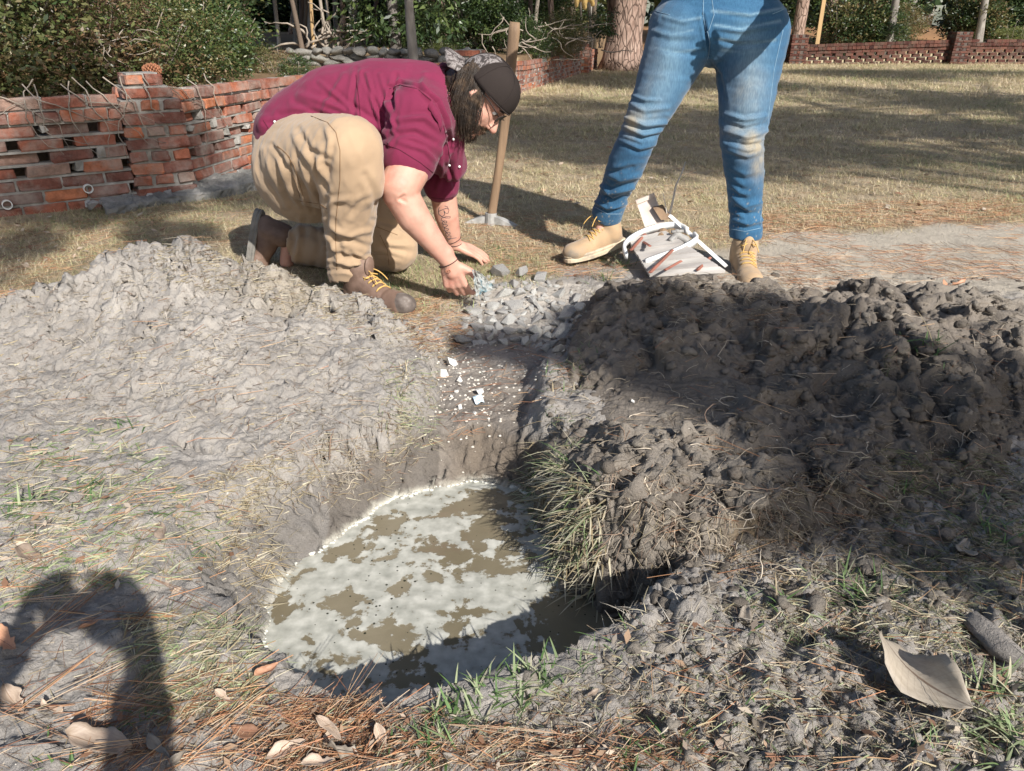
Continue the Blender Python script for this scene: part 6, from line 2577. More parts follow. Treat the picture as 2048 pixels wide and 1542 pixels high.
V = bb + [v + np.array([.004, .03, 0]) for v in bb]
put(mesh_np('block', V, [(0, 3, 2, 1), (4, 5, 6, 7), (0, 1, 5, 4), (1, 2, 6, 5), (2, 3, 7, 6), (3, 0, 4, 7)], [M_HANDLE]), parent=DB)
# round knotted peg and the old tap
mb = MB()
mb.tube(np.array([W(1322, 478, 3.18), W(1326, 466, 3.24)]), [.022, .024], 12)
put(mb.build('peg', M_HANDLE), parent=DB)
mb = MB()
mb.tube(np.array([W(1352, 500, 3.16), W(1352, 482, 3.17), W(1350, 468, 3.18)]), [.010, .014, .013], 10)
mb.tube(np.array([W(1340, 482, 3.12), W(1352, 470, 3.16), W(1372, 480, 3.16), W(1378, 488, 3.15)]), [.012, .017, .018, .013], 10)
mb.tube(np.array([W(1343, 464, 3.15), W(1366, 462, 3.17)]), .007, 8)
V, F = ell_mesh(W(1354, 462, 3.16), (.013, .012, .008))
mb.add(V, F)
put(mb.build('tap', M_IRON, smooth=True), parent=DB)
# two bare sticks poking up out of it
for pl, r0, lab in (([(1337, 436), (1345, 405), (1352, 370), (1362, 350), (1371, 323)], .006, 'long bare pale stick poking up from the planter wreck'), ([(1334, 434), (1331, 410), (1326, 386)], .0035, 'short thin bare stick beside the long pale stick')):
    mb = MB()
    pts = np.array([W(a, b, 3.34) for a, b in pl])
    mb.tube(pts, np.linspace(r0, r0 * .35, len(pts)), 6)
    if r0 > .005:
        for i in (2, 3):
            mb.tube(np.array([pts[i], pts[i] + np.array([.012, 0, .03])]), [r0 * .6, .001], 5)
    put(mb.build('stick', M_STICK, smooth=True), lab, 'stick', 'sticks in the planter wreck')

# pine cone on the pier, plastic post, small scraps
M_CONE = mat('pine_cone', ramp2((.27, .115, .06), .3), scale=30, bump=.4)
pc = W(305, 146, 4.80)
th = thing('pine_cone', pc, 'reddish brown pine cone lying on top of the brick pier', 'pine cone')
mb = MB()
for k in range(70):
    t = k / 70
    a = k * 2.4
    r0 = .030 * math.sin(PI * (.12 + .8 * t)) ** .8
    c = pc + np.array([(t - .5) * .10, math.cos(a) * r0, math.sin(a) * r0 + .018])
    V, F = ell_mesh(c, (.010, .010, .006), orient((.5, math.cos(a), math.sin(a)), (1, 0, 0)))
    mb.add(V[:, :], F)
    mb.v[-1] = V
mb.build('scale', M_CONE, th)
put(bpy.data.objects[-1] if False else th, None)
mb = MB()
p = W(771, 112, 11.4)
mb.tube(np.array([p - np.array([0, 0, .12]), p + np.array([0, 0, .08]), p + np.array([0, 0, .095])]), [.045, .045, .03], 12)
put(mb.build('marker_post', M_PVC, smooth=True), 'short white plastic post standing at the stone wall by the pale forked trunk', 'post')

# rubble: broken pale concrete
M_RUB = mat('concrete_rubble', [(.3, (.20, .195, .185)), (.5, (.34, .33, .31)), (.72, (.50, .485, .455))], scale=16, bump=.7, bscale=90, bdist=.004, objrand=.25)
M_CHALK = mat('white_stone', [(.3, (.52, .50, .46)), (.7, (.74, .72, .68))], scale=22, bump=.5, bscale=90, bdist=.003)


def rock_mesh(seed, m, sub=None, name='rubble_piece'):
    import bmesh
    r = np.random.default_rng(seed)
    bm = bmesh.new()
    for k in range(15):
        v = r.normal(size=3)
        v /= np.linalg.norm(v)
        v = np.sign(v) * np.abs(v) ** .6 * r.uniform(.62, 1.0)
        bm.verts.new(v)
    bmesh.ops.convex_hull(bm, input=list(bm.verts))
    for v in [v for v in bm.verts if not v.link_faces]:
        bm.verts.remove(v)
    me = bpy.data.meshes.new(name)
    bmesh.ops.bevel(bm, geom=list(bm.edges), offset=.035, segments=1, affect='EDGES')
    bm.to_mesh(me)
    bm.free()
    me.materials.append(m)
    return me


RKM = [rock_mesh(60 + k, M_RUB) for k in range(9)]
RKC = [rock_mesh(180 + k, M_CHALK, name='white_stone') for k in range(5)]
rub_poly = [(985, 545), (1075, 555), (1150, 590), (1165, 620), (1140, 668), (1120, 700), (1000, 690), (925, 690), (915, 650), (950, 600), (960, 560)]


def in_poly(px, py, poly):
    return poly_sdf(np.array([px]), np.array([py]), poly)[0] < 0


cnt = 0
kinds = ['flat', 'blocky', 'pale', 'angular', 'chipped', 'wedge-shaped', 'grey']
tries = 0
placed = []
RUBS = []
while cnt < 240 and tries < 12000:
    tries += 1
    px, py = random.uniform(905, 1175), random.uniform(545, 705)
    if not in_poly(px, py, rub_poly):
        continue
    rpx = random.uniform(17, 30) if cnt < 26 else (random.uniform(10, 18) if cnt < 95 else random.uniform(4.5, 10))
    if any(math.hypot(px - a, (py - b) * 1.5) < .60 * (rpx + c) for a, b, c in placed):
        continue
    placed.append((px, py, rpx))
    p = on_surf([px], [py])[0]
    s = rpx * 2.35 / F_PX
    big = rpx > 11
    o = bpy.data.objects.new('rubble_piece', RKM[cnt % 9])
    COL.objects.link(o)
    o.location = p + np.array([0, 0, s * random.uniform(.0, .28)])
    o.scale = (s * random.uniform(.9, 1.35), s * random.uniform(.7, 1.1), s * random.uniform(.45, .8))
    o.rotation_euler = (random.gauss(0, .45), random.gauss(0, .45), random.uniform(0, 6.28))
    RUBS.append((o, px, py, rpx))
    cnt += 1
vb = ['topmost', 'upper', 'middle', 'lower', 'lowest']
hb2 = ['left edge', 'left half', 'centre', 'right half', 'right edge']
cells = {}
for o, px, py, rp in RUBS:
    v = min(4, max(0, int((py - 545) / 32)))
    h = min(4, max(0, int((px - 905) / 54)))
    cells.setdefault((v, h), []).append((rp, o))
ordn = ['largest', 'second largest', 'third largest', 'fourth largest', 'fifth largest', 'sixth largest', 'seventh largest', 'eighth largest']
for (v, h), lst in cells.items():
    lst.sort(key=lambda t: -t[0])
    for i, (rp, o) in enumerate(lst):
        if i < 8:
            lab = '%s pale concrete lump at the %s of the %s band of rubble' % (ordn[i], hb2[h], vb[v])
        else:
            lab = 'one of the small concrete crumbs at the %s of the %s band of rubble' % (hb2[h], vb[v])
        put(o, lab, 'rubble', 'broken concrete in the trench head')
parts = []
for k in range(800):
    px, py = random.uniform(890, 1190), random.uniform(540, 760)
    if not in_poly(px, py, [(975, 540), (1090, 545), (1175, 580), (1175, 640), (1150, 700), (1080, 760), (900, 760), (890, 690), (930, 620)]):
        continue
    p = on_surf([px], [py])[0]
    s = random.uniform(1.2, 4.2) * 2.2 / F_PX
    V = ICO1[0] * (np.array([1, .8, .55]) * s) * (1 + .55 * RNG.normal(size=(len(ICO1[0]), 1)))
    g = random.uniform(.6, 1.25)
    parts.append((V + p, ICO1[1], np.array([g, g, g * .96])))
for k in range(260):
    px, py = random.gauss(935, 45), random.gauss(780, 55)
    p = on_surf([px], [py])[0]
    s = random.uniform(1.2, 4.5) * 2.0 / F_PX
    V = ICO1[0] * (np.array([1, .8, .6]) * s) * (1 + .3 * RNG.normal(size=ICO1[0].shape) * .5)
    parts.append((V + p, ICO1[1], np.array([1.6, 1.55, 1.45])))
for k in range(420):
    px, py = random.uniform(0, 2048), random.uniform(640, 1540)
    p = on_surf([px], [py])[0]
    if p[2] < WATER_Z + .01:
        continue
    s = random.uniform(.8, 2.3) * 1.6 / F_PX
    V = ICO1[0] * (np.array([1, .8, .6]) * s) * (1 + .3 * RNG.normal(size=ICO1[0].shape) * .5)
    parts.append((V + p, ICO1[1], np.array([1.5, 1.45, 1.35]) if random.random() < .4 else np.array([.7, .62, .55])))
M_GRIT = mat('grit', [(.3, (.26, .245, .23)), (.7, (.44, .42, .39))], scale=30, bump=.4, attr=True)
put(merge_mesh('gravel', parts, [M_GRIT]), 'fine pale concrete crumbs scattered over the trench and mud', 'gravel', kind='stuff')
for px, py, s, lab in [(903, 728, 17, 'largest white stone on the slope below the rubble, split by a dark crack'), (886, 753, 15, 'white three-cornered stone on the slope, lowest on the left'), (921, 762, 9, 'white stone the size of a walnut right of the three-cornered stone'),
                       (960, 786, 11, 'white chip at the lip of the trench beside the straw root'), (914, 785, 6, 'small white chip halfway down the trench slope'), (902, 795, 6, 'small round white chip left of the printed scrap'), (921, 816, 7, 'pair-sized white chip under the printed scrap'),
                       (950, 829, 6, 'lowest white chip at the trench lip'), (918, 758, 5, 'tiny white chip touching the walnut-sized one'), (1266, 803, 5, 'single white chip on the dark heap beside the tread print'), (454, 988, 6, 'white chip on the pale mud left of the pit'), (222, 1012, 5, 'tiny white chip in the matted grass'),
                       (142, 1436, 9, 'white shell-like chip on the mud by the large leaf'), (1125, 268 + 435, 6, 'white chip at the right foot of the rubble')]:
    p = on_surf([px], [py])[0]
    zc = p[1] * cp + (CAM_H - p[2]) * sp
    o = bpy.data.objects.new('white_stone', RKC[px % 5])
    COL.objects.link(o)
    ss = s * zc / F_PX
    o.location = p + np.array([0, 0, ss * .35])
    o.scale = (ss, ss * .85, ss * .7)
    o.rotation_euler = (random.gauss(0, .5), random.gauss(0, .5), random.uniform(0, 6))
    put(o, lab, 'white stone', 'white stones around the pit')
# printed blue and white scrap
p = on_surf([957], [806])[0]
R = np.array(Matrix.Rotation(.3, 3, 'Z') @ Matrix.Rotation(.5, 3, 'X'))
V = np.array([[x * .014, y * .014 + .003 * math.sin(x * 3), .002 * math.cos(x * 4 + y)] for x in np.linspace(-1, 1, 9) for y in np.linspace(-1, 1, 9)]) @ R.T + p + np.array([0, 0, .012])
F = [(i * 9 + j, i * 9 + j + 1, (i + 1) * 9 + j + 1, (i + 1) * 9 + j) for i in range(8) for j in range(8)]
mm = mat('printed_scrap', [(.42, (.72, .76, .80)), (.5, (.15, .30, .42)), (.58, (.60, .68, .72))], scale=90, detail=2, bump=0, rough=.3)
o = mesh_np('pottery_scrap', V, F, [mm], smooth=True)
mo = o.modifiers.new('t', 'SOLIDIFY')
mo.thickness = .003
put(o, 'small blue and white printed scrap lying on the trench lip', 'scrap')
# concrete lumps along the wall footing
for px, py, s, lab in [(182, 410, 14, 'grey concrete lump at the wall end of the footing'), (118 + 60, 408, 9, 'small grey lump against the footing lump'), (470, 330, 11, 'white concrete lump on the ground under the vines'), (205, 404, 8, 'pale chip on the footing near the drain pipe'), (335, 385, 9, 'pale chip in the middle of the footing'), (300, 392, 8, 'white chip on the footing left of the middle chip'), (480, 345, 7, 'small chip under the white lump')]:
    p = G(px, py, .05)
    zc = p[1] * cp + (CAM_H - p[2]) * sp
    o = bpy.data.objects.new('concrete_lump', RKM[px % 9])
    COL.objects.link(o)
    ss = s * zc / F_PX
    o.location = p
    o.scale = (ss * 1.3, ss, ss * .7)
    o.rotation_euler = (random.gauss(0, .3), random.gauss(0, .3), random.uniform(0, 6))
    put(o, lab, 'concrete lump', 'concrete lumps by the footing')

# clods on the mud
parts = []
CLC = [np.array([.175, .15, .125]), np.array([.14, .12, .10]), np.array([.21, .185, .155])]


def clod(p, s, c, squash=.75):
    V = ICO2[0] * (1 + .5 * perlin(ICO2[0][:, 0] * 1.6 + p[0] * 90, ICO2[0][:, 1] * 1.6 + p[1] * 90, ICO2[0][:, 2] * 1.6)[:, None] + .3 * perlin(ICO2[0][:, 0] * 4 + p[0] * 90, ICO2[0][:, 1] * 4, ICO2[0][:, 2] * 4 + p[1] * 77)[:, None])
    a = random.random() * 6.28
    ca, sa = math.cos(a), math.sin(a)
    V = V * np.array([s * random.uniform(.8, 1.4), s * random.uniform(.7, 1.1), s * squash])
    V = V @ np.array([[ca, -sa, 0], [sa, ca, 0], [0, 0, 1]]).T
    return (V + p, ICO2[1], c)


pr, pl_ = [], []
N = 3200
px = RNG.uniform(1090, 2080, N)
py = RNG.uniform(545, 1210, N)
P = on_surf(px, py)
Q = proj(P)
for k in range(N):
    p = P[k]
    if p[2] < WATER_Z + .01:
        continue
    zc = p[1] * cp + (CAM_H - p[2]) * sp
    on_heap = heap_flag = (np.interp(0, [0], [0]) == 0)
    s = (RNG.random() ** 4) * .016 + .0025
    if in_poly(px[k], py[k], [(1200, 720), (1440, 700), (1450, 860), (1230, 870)]) and RNG.random() < .85:
        continue
    pr.append(clod(p - np.array([0, 0, s * .15]), s, CLC[RNG.integers(0, 3)] * RNG.uniform(.85, 1.15)))
o = merge_mesh('clod', pr, [M_GROUND], smooth=True)
put(o, kind='stuff', parent=HEAP_R)
N = 1300
px = RNG.uniform(0, 860, N)
py = RNG.uniform(480, 860, N)
P = on_surf(px, py)
for k in range(N):
    p = P[k]
    s = (RNG.random() ** 4) * .010 + .002
    if p[1] > 2.75:
        continue
    pl_.append(clod(p - np.array([0, 0, s * .3]), s, np.array([.31, .28, .25]) * RNG.uniform(.85, 1.12)))
o = merge_mesh('clod', pl_, [M_GROUND], smooth=True)
put(o, kind='stuff', parent=HEAP_L)
parts = []
N = 1900
px = RNG.uniform(0, 2080, N)
py = RNG.uniform(860, 1560, N)
P = on_surf(px, py)
for k in range(N):
    p = P[k]
    if p[2] < WATER_Z + .012:
        continue
    right = px[k] > 1050 and py[k] > 1180
    if not right and RNG.random() < .75:
        continue
    s = (RNG.random() ** 4) * (.012 if right else .005) + .0018
    parts.append(clod(p - np.array([0, 0, s * .2]), s, np.array([.27, .24, .205]) * RNG.uniform(.8, 1.15)))
o = merge_mesh('mud_crumb', parts, [M_GROUND], smooth=True)
put(o, 'crumbs and clods of mud strewn over the near bank', 'mud', kind='stuff')
# muddy stick log at right
mb = MB()
pts = np.array([on_surf([a], [b])[0] + np.array([0, 0, .012]) for a, b in [(1935, 1245), (1965, 1275), (1995, 1305), (2050, 1340)]])
mb.tube(pts, [.014, .020, .019, .013], 12)
mb.v[0] += RNG.normal(size=mb.v[0].shape) * .003
put(mb.build('muddy_log', M_GROUND, smooth=True), 'short stick caked in grey mud beside the big dry leaf', 'stick')
mb_me = bpy.data.objects['muddy_log'].data
ca = mb_me.color_attributes['Col']
ca.data.foreach_set('color', np.tile(np.array([.29, .265, .24, 1], np.float32), len(mb_me.vertices)))

# ------------------------------------------------------------------ blades, needles, roots, leaves
def strips(P, D, N, L, Wd, curve, col, seg=3, droop=None, taper=True):
    """many thin bent blades at once. P base, D direction, N bend direction, L length, Wd width"""
    n = len(P)
    S = np.cross(D, N)
    S /= np.linalg.norm(S, axis=1)[:, None] + 1e-9
    V = np.zeros((n, (seg + 1) * 2, 3))
    for i in range(seg + 1):
        t = i / seg
        c = P + D * (L * t)[:, None] + N * (curve * L * t * t)[:, None]
        if droop is not None:
            c[:, 2] -= droop * L * t * t
        w = Wd * ((1 - t) ** .6 if taper else 1.0) + .0001
        V[:, 2 * i] = c - S * (w / 2)[:, None]
        V[:, 2 * i + 1] = c + S * (w / 2)[:, None]
    F = []
    b = np.arange(n)[:, None] * (seg + 1) * 2
    for i in range(seg):
        F.append(b + np.array([2 * i, 2 * i + 1, 2 * i + 3, 2 * i + 2]))
    F = np.stack(F, 1).reshape(-1, 4)
    C = np.repeat(col, (seg + 1) * 2, axis=0)
    return V.reshape(-1, 3), F, C


def rnd_dir(n, zlo, zhi):
    a = RNG.uniform(0, 2 * PI, n)
    z = RNG.uniform(zlo, zhi, n)
    h = np.sqrt(np.maximum(1 - z * z, 0))
    return np.stack([np.cos(a) * h, np.sin(a) * h, z], 1)


def pick(cols, n, v=.2):
    c = np.array(cols)
    return c[RNG.integers(0, len(c), n)] * (1 + RNG.uniform(-v, v, n))[:, None]


STRAW = [(.40, .33, .21), (.46, .40, .28), (.34, .27, .17), (.50, .45, .34)]
GREEN = [(.085, .15, .05), (.12, .20, .07), (.07, .12, .045), (.17, .24, .10)]
PALEG = [(.30, .34, .20), (.38, .38, .26), (.22, .28, .14), (.45, .42, .30)]
NEED = [(.31, .15, .08), (.40, .22, .12), (.24, .12, .075), (.46, .31, .18), (.36, .24, .16), (.45, .36, .26)]
ROOT = [(.33, .28, .22), (.42, .36, .29), (.25, .20, .15), (.22, .15, .11)]


def region(n, poly):
    xs = [a for a, b in poly]
    ys = [b for a, b in poly]
    X = RNG.uniform(min(xs), max(xs), n * 3)
    Y = RNG.uniform(min(ys), max(ys), n * 3)
    k = poly_sdf(X, Y, poly) < 0
    X, Y = X[k][:n], Y[k][:n]
    P = on_surf(X, Y)
    ok = P[:, 2] > WATER_Z + .008
    return P[ok], X[ok], Y[ok]


acc = []


def add_flat(poly, n, cols, L=(.02, .06), w=(.0012, .0025), z=(-.05, .30), curve=(-.3, .3), v=.2, store=acc, aim=None):
    P, X, Y = region(n, poly)
    m = len(P)
    D = rnd_dir(m, *z)
    if aim is not None:
        D = D + np.array(aim)
        D /= np.linalg.norm(D, axis=1)[:, None]
    Nn = rnd_dir(m, -.4, .6)
    Ls = RNG.uniform(*L, m)
    store.append(strips(P + np.array([0, 0, .002]), D, Nn, Ls, RNG.uniform(*w, m), RNG.uniform(*curve, m), pick(cols, m, v), droop=np.maximum(D[:, 2], 0) * .9))


def tuft(px, py, n, L, w, cols, spread=.02, zlo=.35, aim=(0, 0, 0), store=acc, base=None, curve=.35):
    p = on_surf([px], [py])[0] if base is None else np.array(base)
    m = n
    P = p + RNG.normal(size=(m, 3)) * np.array([spread, spread, 0])
    P[:, 2] = np.where(np.full(m, base is None), surf(P[:, 0], P[:, 1]) - .002, p[2])
    D = rnd_dir(m, zlo, 1.0) + np.array(aim)
    D /= np.linalg.norm(D, axis=1)[:, None]
    out = D * np.array([1, 1, -.3])
    Ls = RNG.uniform(L * .45, L * 1.1, m)
    store.append(strips(P, D, out, Ls, RNG.uniform(w * .7, w * 1.25, m), RNG.uniform(0, curve, m), pick(cols, m), seg=4, droop=RNG.uniform(0, .35, m)))


def flush(name, label, cat, mat_):
    global acc
    V, F, C = [], [], []
    n = 0
    for a, b, c in acc:
        V.append(a)
        F.append(b + n)
        C.append(c)
        n += len(a)
    acc.clear()
    o = mesh_np(name, np.concatenate(V), np.concatenate(F), [mat_], np.clip(np.concatenate(C), .01, .9))
    put(o, label, cat, kind='stuff')
    return o


# matted flattened grass on the pale mud
matp = [(0, 880), (110, 860), (200, 850), (330, 900), (340, 960), (440, 1020), (480, 1080), (420, 1150), (330, 1170), (180, 1180), (0, 1220)]
add_flat(matp, 1250, PALEG + STRAW, L=(.015, .055), w=(.0016, .0034), z=(-.05, .25))
add_flat(matp, 600, GREEN + PALEG, L=(.015, .05), w=(.0016, .003), z=(0, .4))
add_flat([(380, 960), (560, 900), (640, 940), (560, 1060), (480, 1030)], 600, STRAW, L=(.02, .06), w=(.0012, .0028))
add_flat([(430, 1020), (520, 1010), (560, 1130), (540, 1250), (470, 1200), (430, 1120)], 480, STRAW, L=(.02, .07), w=(.0012, .0025), z=(-.3, .2))
add_flat([(600, 880), (800, 830), (860, 900), (760, 1000), (640, 1010)], 650, STRAW + ROOT, L=(.015, .05), w=(.001, .0025), z=(-.4, .3))
add_flat([(760, 740), (880, 700), (870, 900), (790, 900)], 700, STRAW + PALEG, L=(.015, .05), w=(.0012, .0028), z=(-.5, .3))
add_flat([(780, 600), (900, 590), (930, 680), (880, 720), (820, 690)], 1300, STRAW + NEED, L=(.02, .06), w=(.0012, .0024), z=(-.1, .3))
# dead grass and roots in the left heap
add_flat([(0, 620), (160, 540), (340, 470), (600, 530), (880, 650), (860, 850), (400, 870), (0, 850)], 1900, ROOT + STRAW, L=(.012, .05), w=(.0010, .0026), z=(-.1, .35))
add_flat([(290, 480), (480, 490), (640, 560), (860, 650), (800, 700), (560, 610), (330, 560)], 1900, STRAW + ROOT, L=(.012, .045), w=(.0012, .003), z=(-.1, .5))
# near left and near bank
add_flat([(230, 1230), (480, 1220), (540, 1330), (560, 1400), (300, 1450)], 1100, STRAW + PALEG, L=(.02, .07), w=(.0012, .0028), z=(-.05, .3))
add_flat([(0, 1200), (500, 1200), (600, 1542), (0, 1542)], 550, STRAW + ROOT, L=(.01, .04), w=(.001, .002), z=(-.05, .2))
add_flat([(560, 1400), (1000, 1440), (1200, 1300), (1500, 1200), (2048, 1150), (2048, 1542), (500, 1542)], 5200, STRAW + ROOT + PALEG[:2], L=(.010, .042), w=(.0009, .0024), z=(-.1, .5))
add_flat([(1500, 1180), (1800, 1120), (2048, 1050), (2048, 1300), (1600, 1300)], 1500, STRAW + PALEG, L=(.015, .05), w=(.001, .0026), z=(-.1, .4))
# right heap: roots, muddy blades
heap_poly = [(1150, 620), (1290, 540), (1700, 560), (2048, 600), (2048, 1150), (1700, 1150), (1100, 1150), (1080, 900)]
add_flat(heap_poly, 3800, [(.20, .165, .125), (.26, .215, .165), (.15, .12, .09), (.32, .27, .2)], L=(.012, .05), w=(.0009, .0026), z=(-.2, .6))
add_flat([(1280, 540), (1480, 560), (1640, 570), (1560, 660), (1300, 640)], 1500, ROOT, L=(.015, .05), w=(.0008, .002), z=(-.2, .6))
add_flat([(1650, 900), (1850, 950), (1750, 1120), (1560, 1180), (1450, 1120), (1520, 1020)], 1500, STRAW + ROOT, L=(.015, .05), w=(.001, .0028), z=(-.5, .5))
add_flat([(1750, 900), (2048, 900), (2048, 1180), (1760, 1150)], 1600, [(.20, .19, .12), (.16, .18, .09), (.26, .23, .16)], L=(.015, .05), w=(.0014, .003), z=(-.1, .5))
# hanging shaggy edge over the water
edge = [(1085, 960), (1075, 1000), (1085, 1050), (1110, 1085), (1150, 1110), (1190, 1130)]
for k in range(40):
    i = random.randrange(len(edge) - 1)
    f = random.random()
    ex, ey = edge[i][0] * (1 - f) + edge[i + 1][0] * f + random.gauss(22, 22), edge[i][1] * (1 - f) + edge[i + 1][1] * f - random.uniform(0, 60)
    tuft(ex, ey, random.randint(9, 18), .080, .0044, [(.55, .50, .40), (.48, .45, .34)] + PALEG + STRAW + STRAW + GREEN[3:], spread=.012, zlo=-.3, aim=(-.9, -.8, .0), curve=.2)
for ex, ey in [(1045, 980), (1070, 1000), (1100, 930), (1160, 960)]:
    tuft(ex + 25, ey + 10, 16, .10, .0036, GREEN[:1] + PALEG + GREEN[3:], spread=.01, zlo=.1, aim=(-.9, -.3, .3))
for k in range(46):
    ex, ey = random.uniform(1180, 1660), random.uniform(1060, 1170)
    tuft(ex, ey, random.randint(6, 14), .055, .0016, ROOT + STRAW, spread=.012, zlo=-.6, aim=(random.gauss(0, .3), -.7, -.3))
# fringe along the trench
for k in range(30):
    ex, ey = random.choice([(random.gauss(1150, 30), random.gauss(745, 22)), (random.gauss(815, 25), random.gauss(830, 45)), (random.gauss(1110, 20), random.gauss(800, 40)), (random.gauss(1130, 25), random.gauss(930, 30))])
    tuft(ex, ey, random.randint(6, 12), .05, .0028, GREEN[1:] + PALEG + STRAW, spread=.012, zlo=.0, aim=(0, -.4, .2))
# tufts standing at particular places
for (px, py, n, L, w, cols) in [(1240, 530, 60, .10, .0034, GREEN + PALEG[:2]), (1215, 560, 40, .09, .003, GREEN + STRAW), (1190, 590, 34, .07, .0028, STRAW), (780, 575, 60, .075, .0034, GREEN + PALEG), (880, 590, 30, .05, .003, GREEN), (1840, 700, 26, .10, .0060, GREEN + STRAW[:1]), (1855, 690, 12, .07, .005, GREEN),
                                (1780, 735, 24, .06, .0034, [(.15, .17, .09), (.22, .2, .13)]), (270, 845, 12, .05, .005, GREEN), (100, 925, 10, .05, .004, GREEN), (180, 985, 40, .05, .0045, GREEN + PALEG), (40, 1010, 26, .06, .005, GREEN + PALEG), (240, 900, 18, .04, .004, PALEG),
                                (1720, 1185, 46, .075, .0036, PALEG + GREEN), (1690, 1200, 20, .06, .0034, GREEN), (1500, 1215, 26, .05, .0032, PALEG + STRAW), (1545, 1220, 16, .05, .004, GREEN), (2000, 1060, 36, .06, .0036, GREEN), (1960, 1000, 30, .05, .003, GREEN + PALEG), (1800, 980, 26, .05, .0032, GREEN + PALEG),
                                (1050, 1370, 60, .060, .0046, GREEN + PALEG), (1090, 1350, 26, .05, .0042, GREEN + PALEG), (960, 1400, 46, .055, .0046, GREEN + PALEG), (890, 1440, 50, .05, .0046, GREEN + PALEG), (850, 1490, 26, .05, .004, GREEN), (1180, 1300, 20, .05, .0038, GREEN + PALEG), (1290, 1240, 26, .045, .003, GREEN + STRAW),
                                (2010, 1420, 56, .085, .0046, PALEG + GREEN[3:]), (2040, 1480, 46, .07, .0046, PALEG + GREEN[3:]), (1960, 1400, 22, .07, .0036, PALEG), (1330, 1500, 30, .04, .003, GREEN), (1250, 1520, 26, .04, .003, GREEN), (1500, 1430, 8, .05, .003, GREEN), (1860, 1500, 30, .04, .003, GREEN + PALEG),
                                (270, 1440, 26, .035, .0028, GREEN[:2]), (120, 1530, 12, .03, .004, GREEN), (555, 1120, 16, .05, .0016, STRAW), (1640, 1010, 24, .045, .0022, STRAW + PALEG[3:]), (1180, 700, 20, .05, .003, GREEN + PALEG), (1000, 500, 26, .06, .0026, GREEN), (1008, 505, 16, .06, .0026, GREEN)]:
    tuft(px, py, n, L, w, cols, spread=.016 + L * .12, zlo=.15)
# pale root bunches
for px, py in [(405, 745), (330, 790), (570, 850), (545, 955), (520, 880), (700, 960), (640, 900), (330, 640), (560, 690), (690, 590), (470, 700), (1420, 1200), (1380, 1230), (1500, 1240), (1250, 1230), (650, 960), (180, 690)]:
    tuft(px, py, 34, .045, .0016, [(.48, .43, .36), (.40, .35, .28), (.55, .50, .43)], spread=.014, zlo=-.2, curve=.8)
flush('grass_tufts', 'muddy straw-coloured and green grass blades around the pit and heaps', 'grass', M_BLADE)

# fibrous roots, as round threads
mb = MB()
PR = []
for n, poly, L in ((430, heap_poly, .07), (260, [(1150, 960), (1700, 980), (1640, 1170), (1180, 1140)], .08), (240, [(0, 620), (340, 480), (860, 640), (820, 860), (0, 870)], .06), (300, [(600, 1420), (1100, 1420), (1500, 1220), (2048, 1200), (2048, 1542), (600, 1542)], .045), (160, [(400, 900), (800, 850), (780, 980), (480, 1040)], .06)):
    P, X, Y = region(n, poly)
    for p in P:
        a = random.uniform(0, 2 * PI)
        e = random.gauss(.2, .4)
        q = p + np.array([0, 0, .001])
        pts = [q.copy()]
        ll = L * random.uniform(.4, 1.3) / 6
        for j in range(6):
            q = q + np.array([math.cos(a) * math.cos(e), math.sin(a) * math.cos(e), math.sin(e)]) * ll
            a += random.gauss(0, .45)
            e = e * .6 + random.gauss(-.15, .3)
            s = float(surf(q[0], q[1]))
            if s > -.15:
                q[2] = max(q[2], s + .0005)
            pts.append(q.copy())
        r0 = random.uniform(.0005, .0017)
        mb.tube(np.array(pts), np.linspace(r0, r0 * .4, 7), 4, cap=False, col=np.array(ROOT[random.randrange(4)]) * random.uniform(.8, 1.2))
put(mb.build('root_fibres', M_ROOT, smooth=True), 'thin pale root fibres sticking out of the mud', 'roots', kind='stuff')

# pine needles: bundles and mats
def needles(poly, n, L=(.06, .14), lift=(0, .06), w=.0011, cols=NEED, z=(-.06, .12)):
    P, X, Y = region(n, poly)
    if n > 3000:
        P = P[fbm(P[:, 0] * 2.2, P[:, 1] * 4, o=3) > -.08]
    if n > 1000:
        P = P[P[:, 2] - base_z(P[:, 0], P[:, 1]) < .02]
    m = len(P)
    D = rnd_dir(m, *z)
    P = P + np.stack([np.zeros(m), np.zeros(m), RNG.uniform(.002, .008, m)], 1)
    acc.append(strips(P - D * .03, D, rnd_dir(m, -.2, .2), RNG.uniform(*L, m), RNG.uniform(w * .7, w * 1.3, m), RNG.uniform(-.18, .18, m), pick(cols, m, .25), taper=False))


needles([(500, 1380), (900, 1440), (900, 1542), (200, 1542), (180, 1400), (430, 1330)], 520, L=(.04, .11))
needles([(560, 1400), (740, 1400), (760, 1542), (520, 1542)], 420, L=(.04, .10))
needles([(0, 1150), (520, 1150), (560, 1542), (0, 1542)], 120, L=(.05, .13))
needles([(900, 1460), (1400, 1480), (1400, 1542), (800, 1542)], 300, L=(.04, .10))
needles([(1200, 1240), (2048, 1200), (2048, 1542), (1000, 1542)], 220, L=(.04, .10))
needles([(0, 880), (450, 960), (560, 1150), (0, 1200)], 330, L=(.04, .11), cols=NEED + STRAW)
needles([(0, 640), (860, 640), (860, 900), (0, 900)], 90)
needles([(1150, 620), (2048, 600), (2048, 1180), (1300, 1200)], 200, cols=NEED)
needles([(880, 690), (1150, 690), (1150, 780), (870, 900)], 160, L=(.03, .09))
needles([(760, 600), (930, 590), (940, 680), (860, 700)], 260, L=(.03, .09))
needles([(900, 425), (1180, 430), (1260, 480), (1250, 560), (1000, 550), (930, 500)], 1500, L=(.04, .11), z=(-.06, .2))
needles([(1230, 440), (1560, 440), (2048, 400), (2048, 560), (1600, 590), (1260, 560)], 3300, L=(.05, .13))
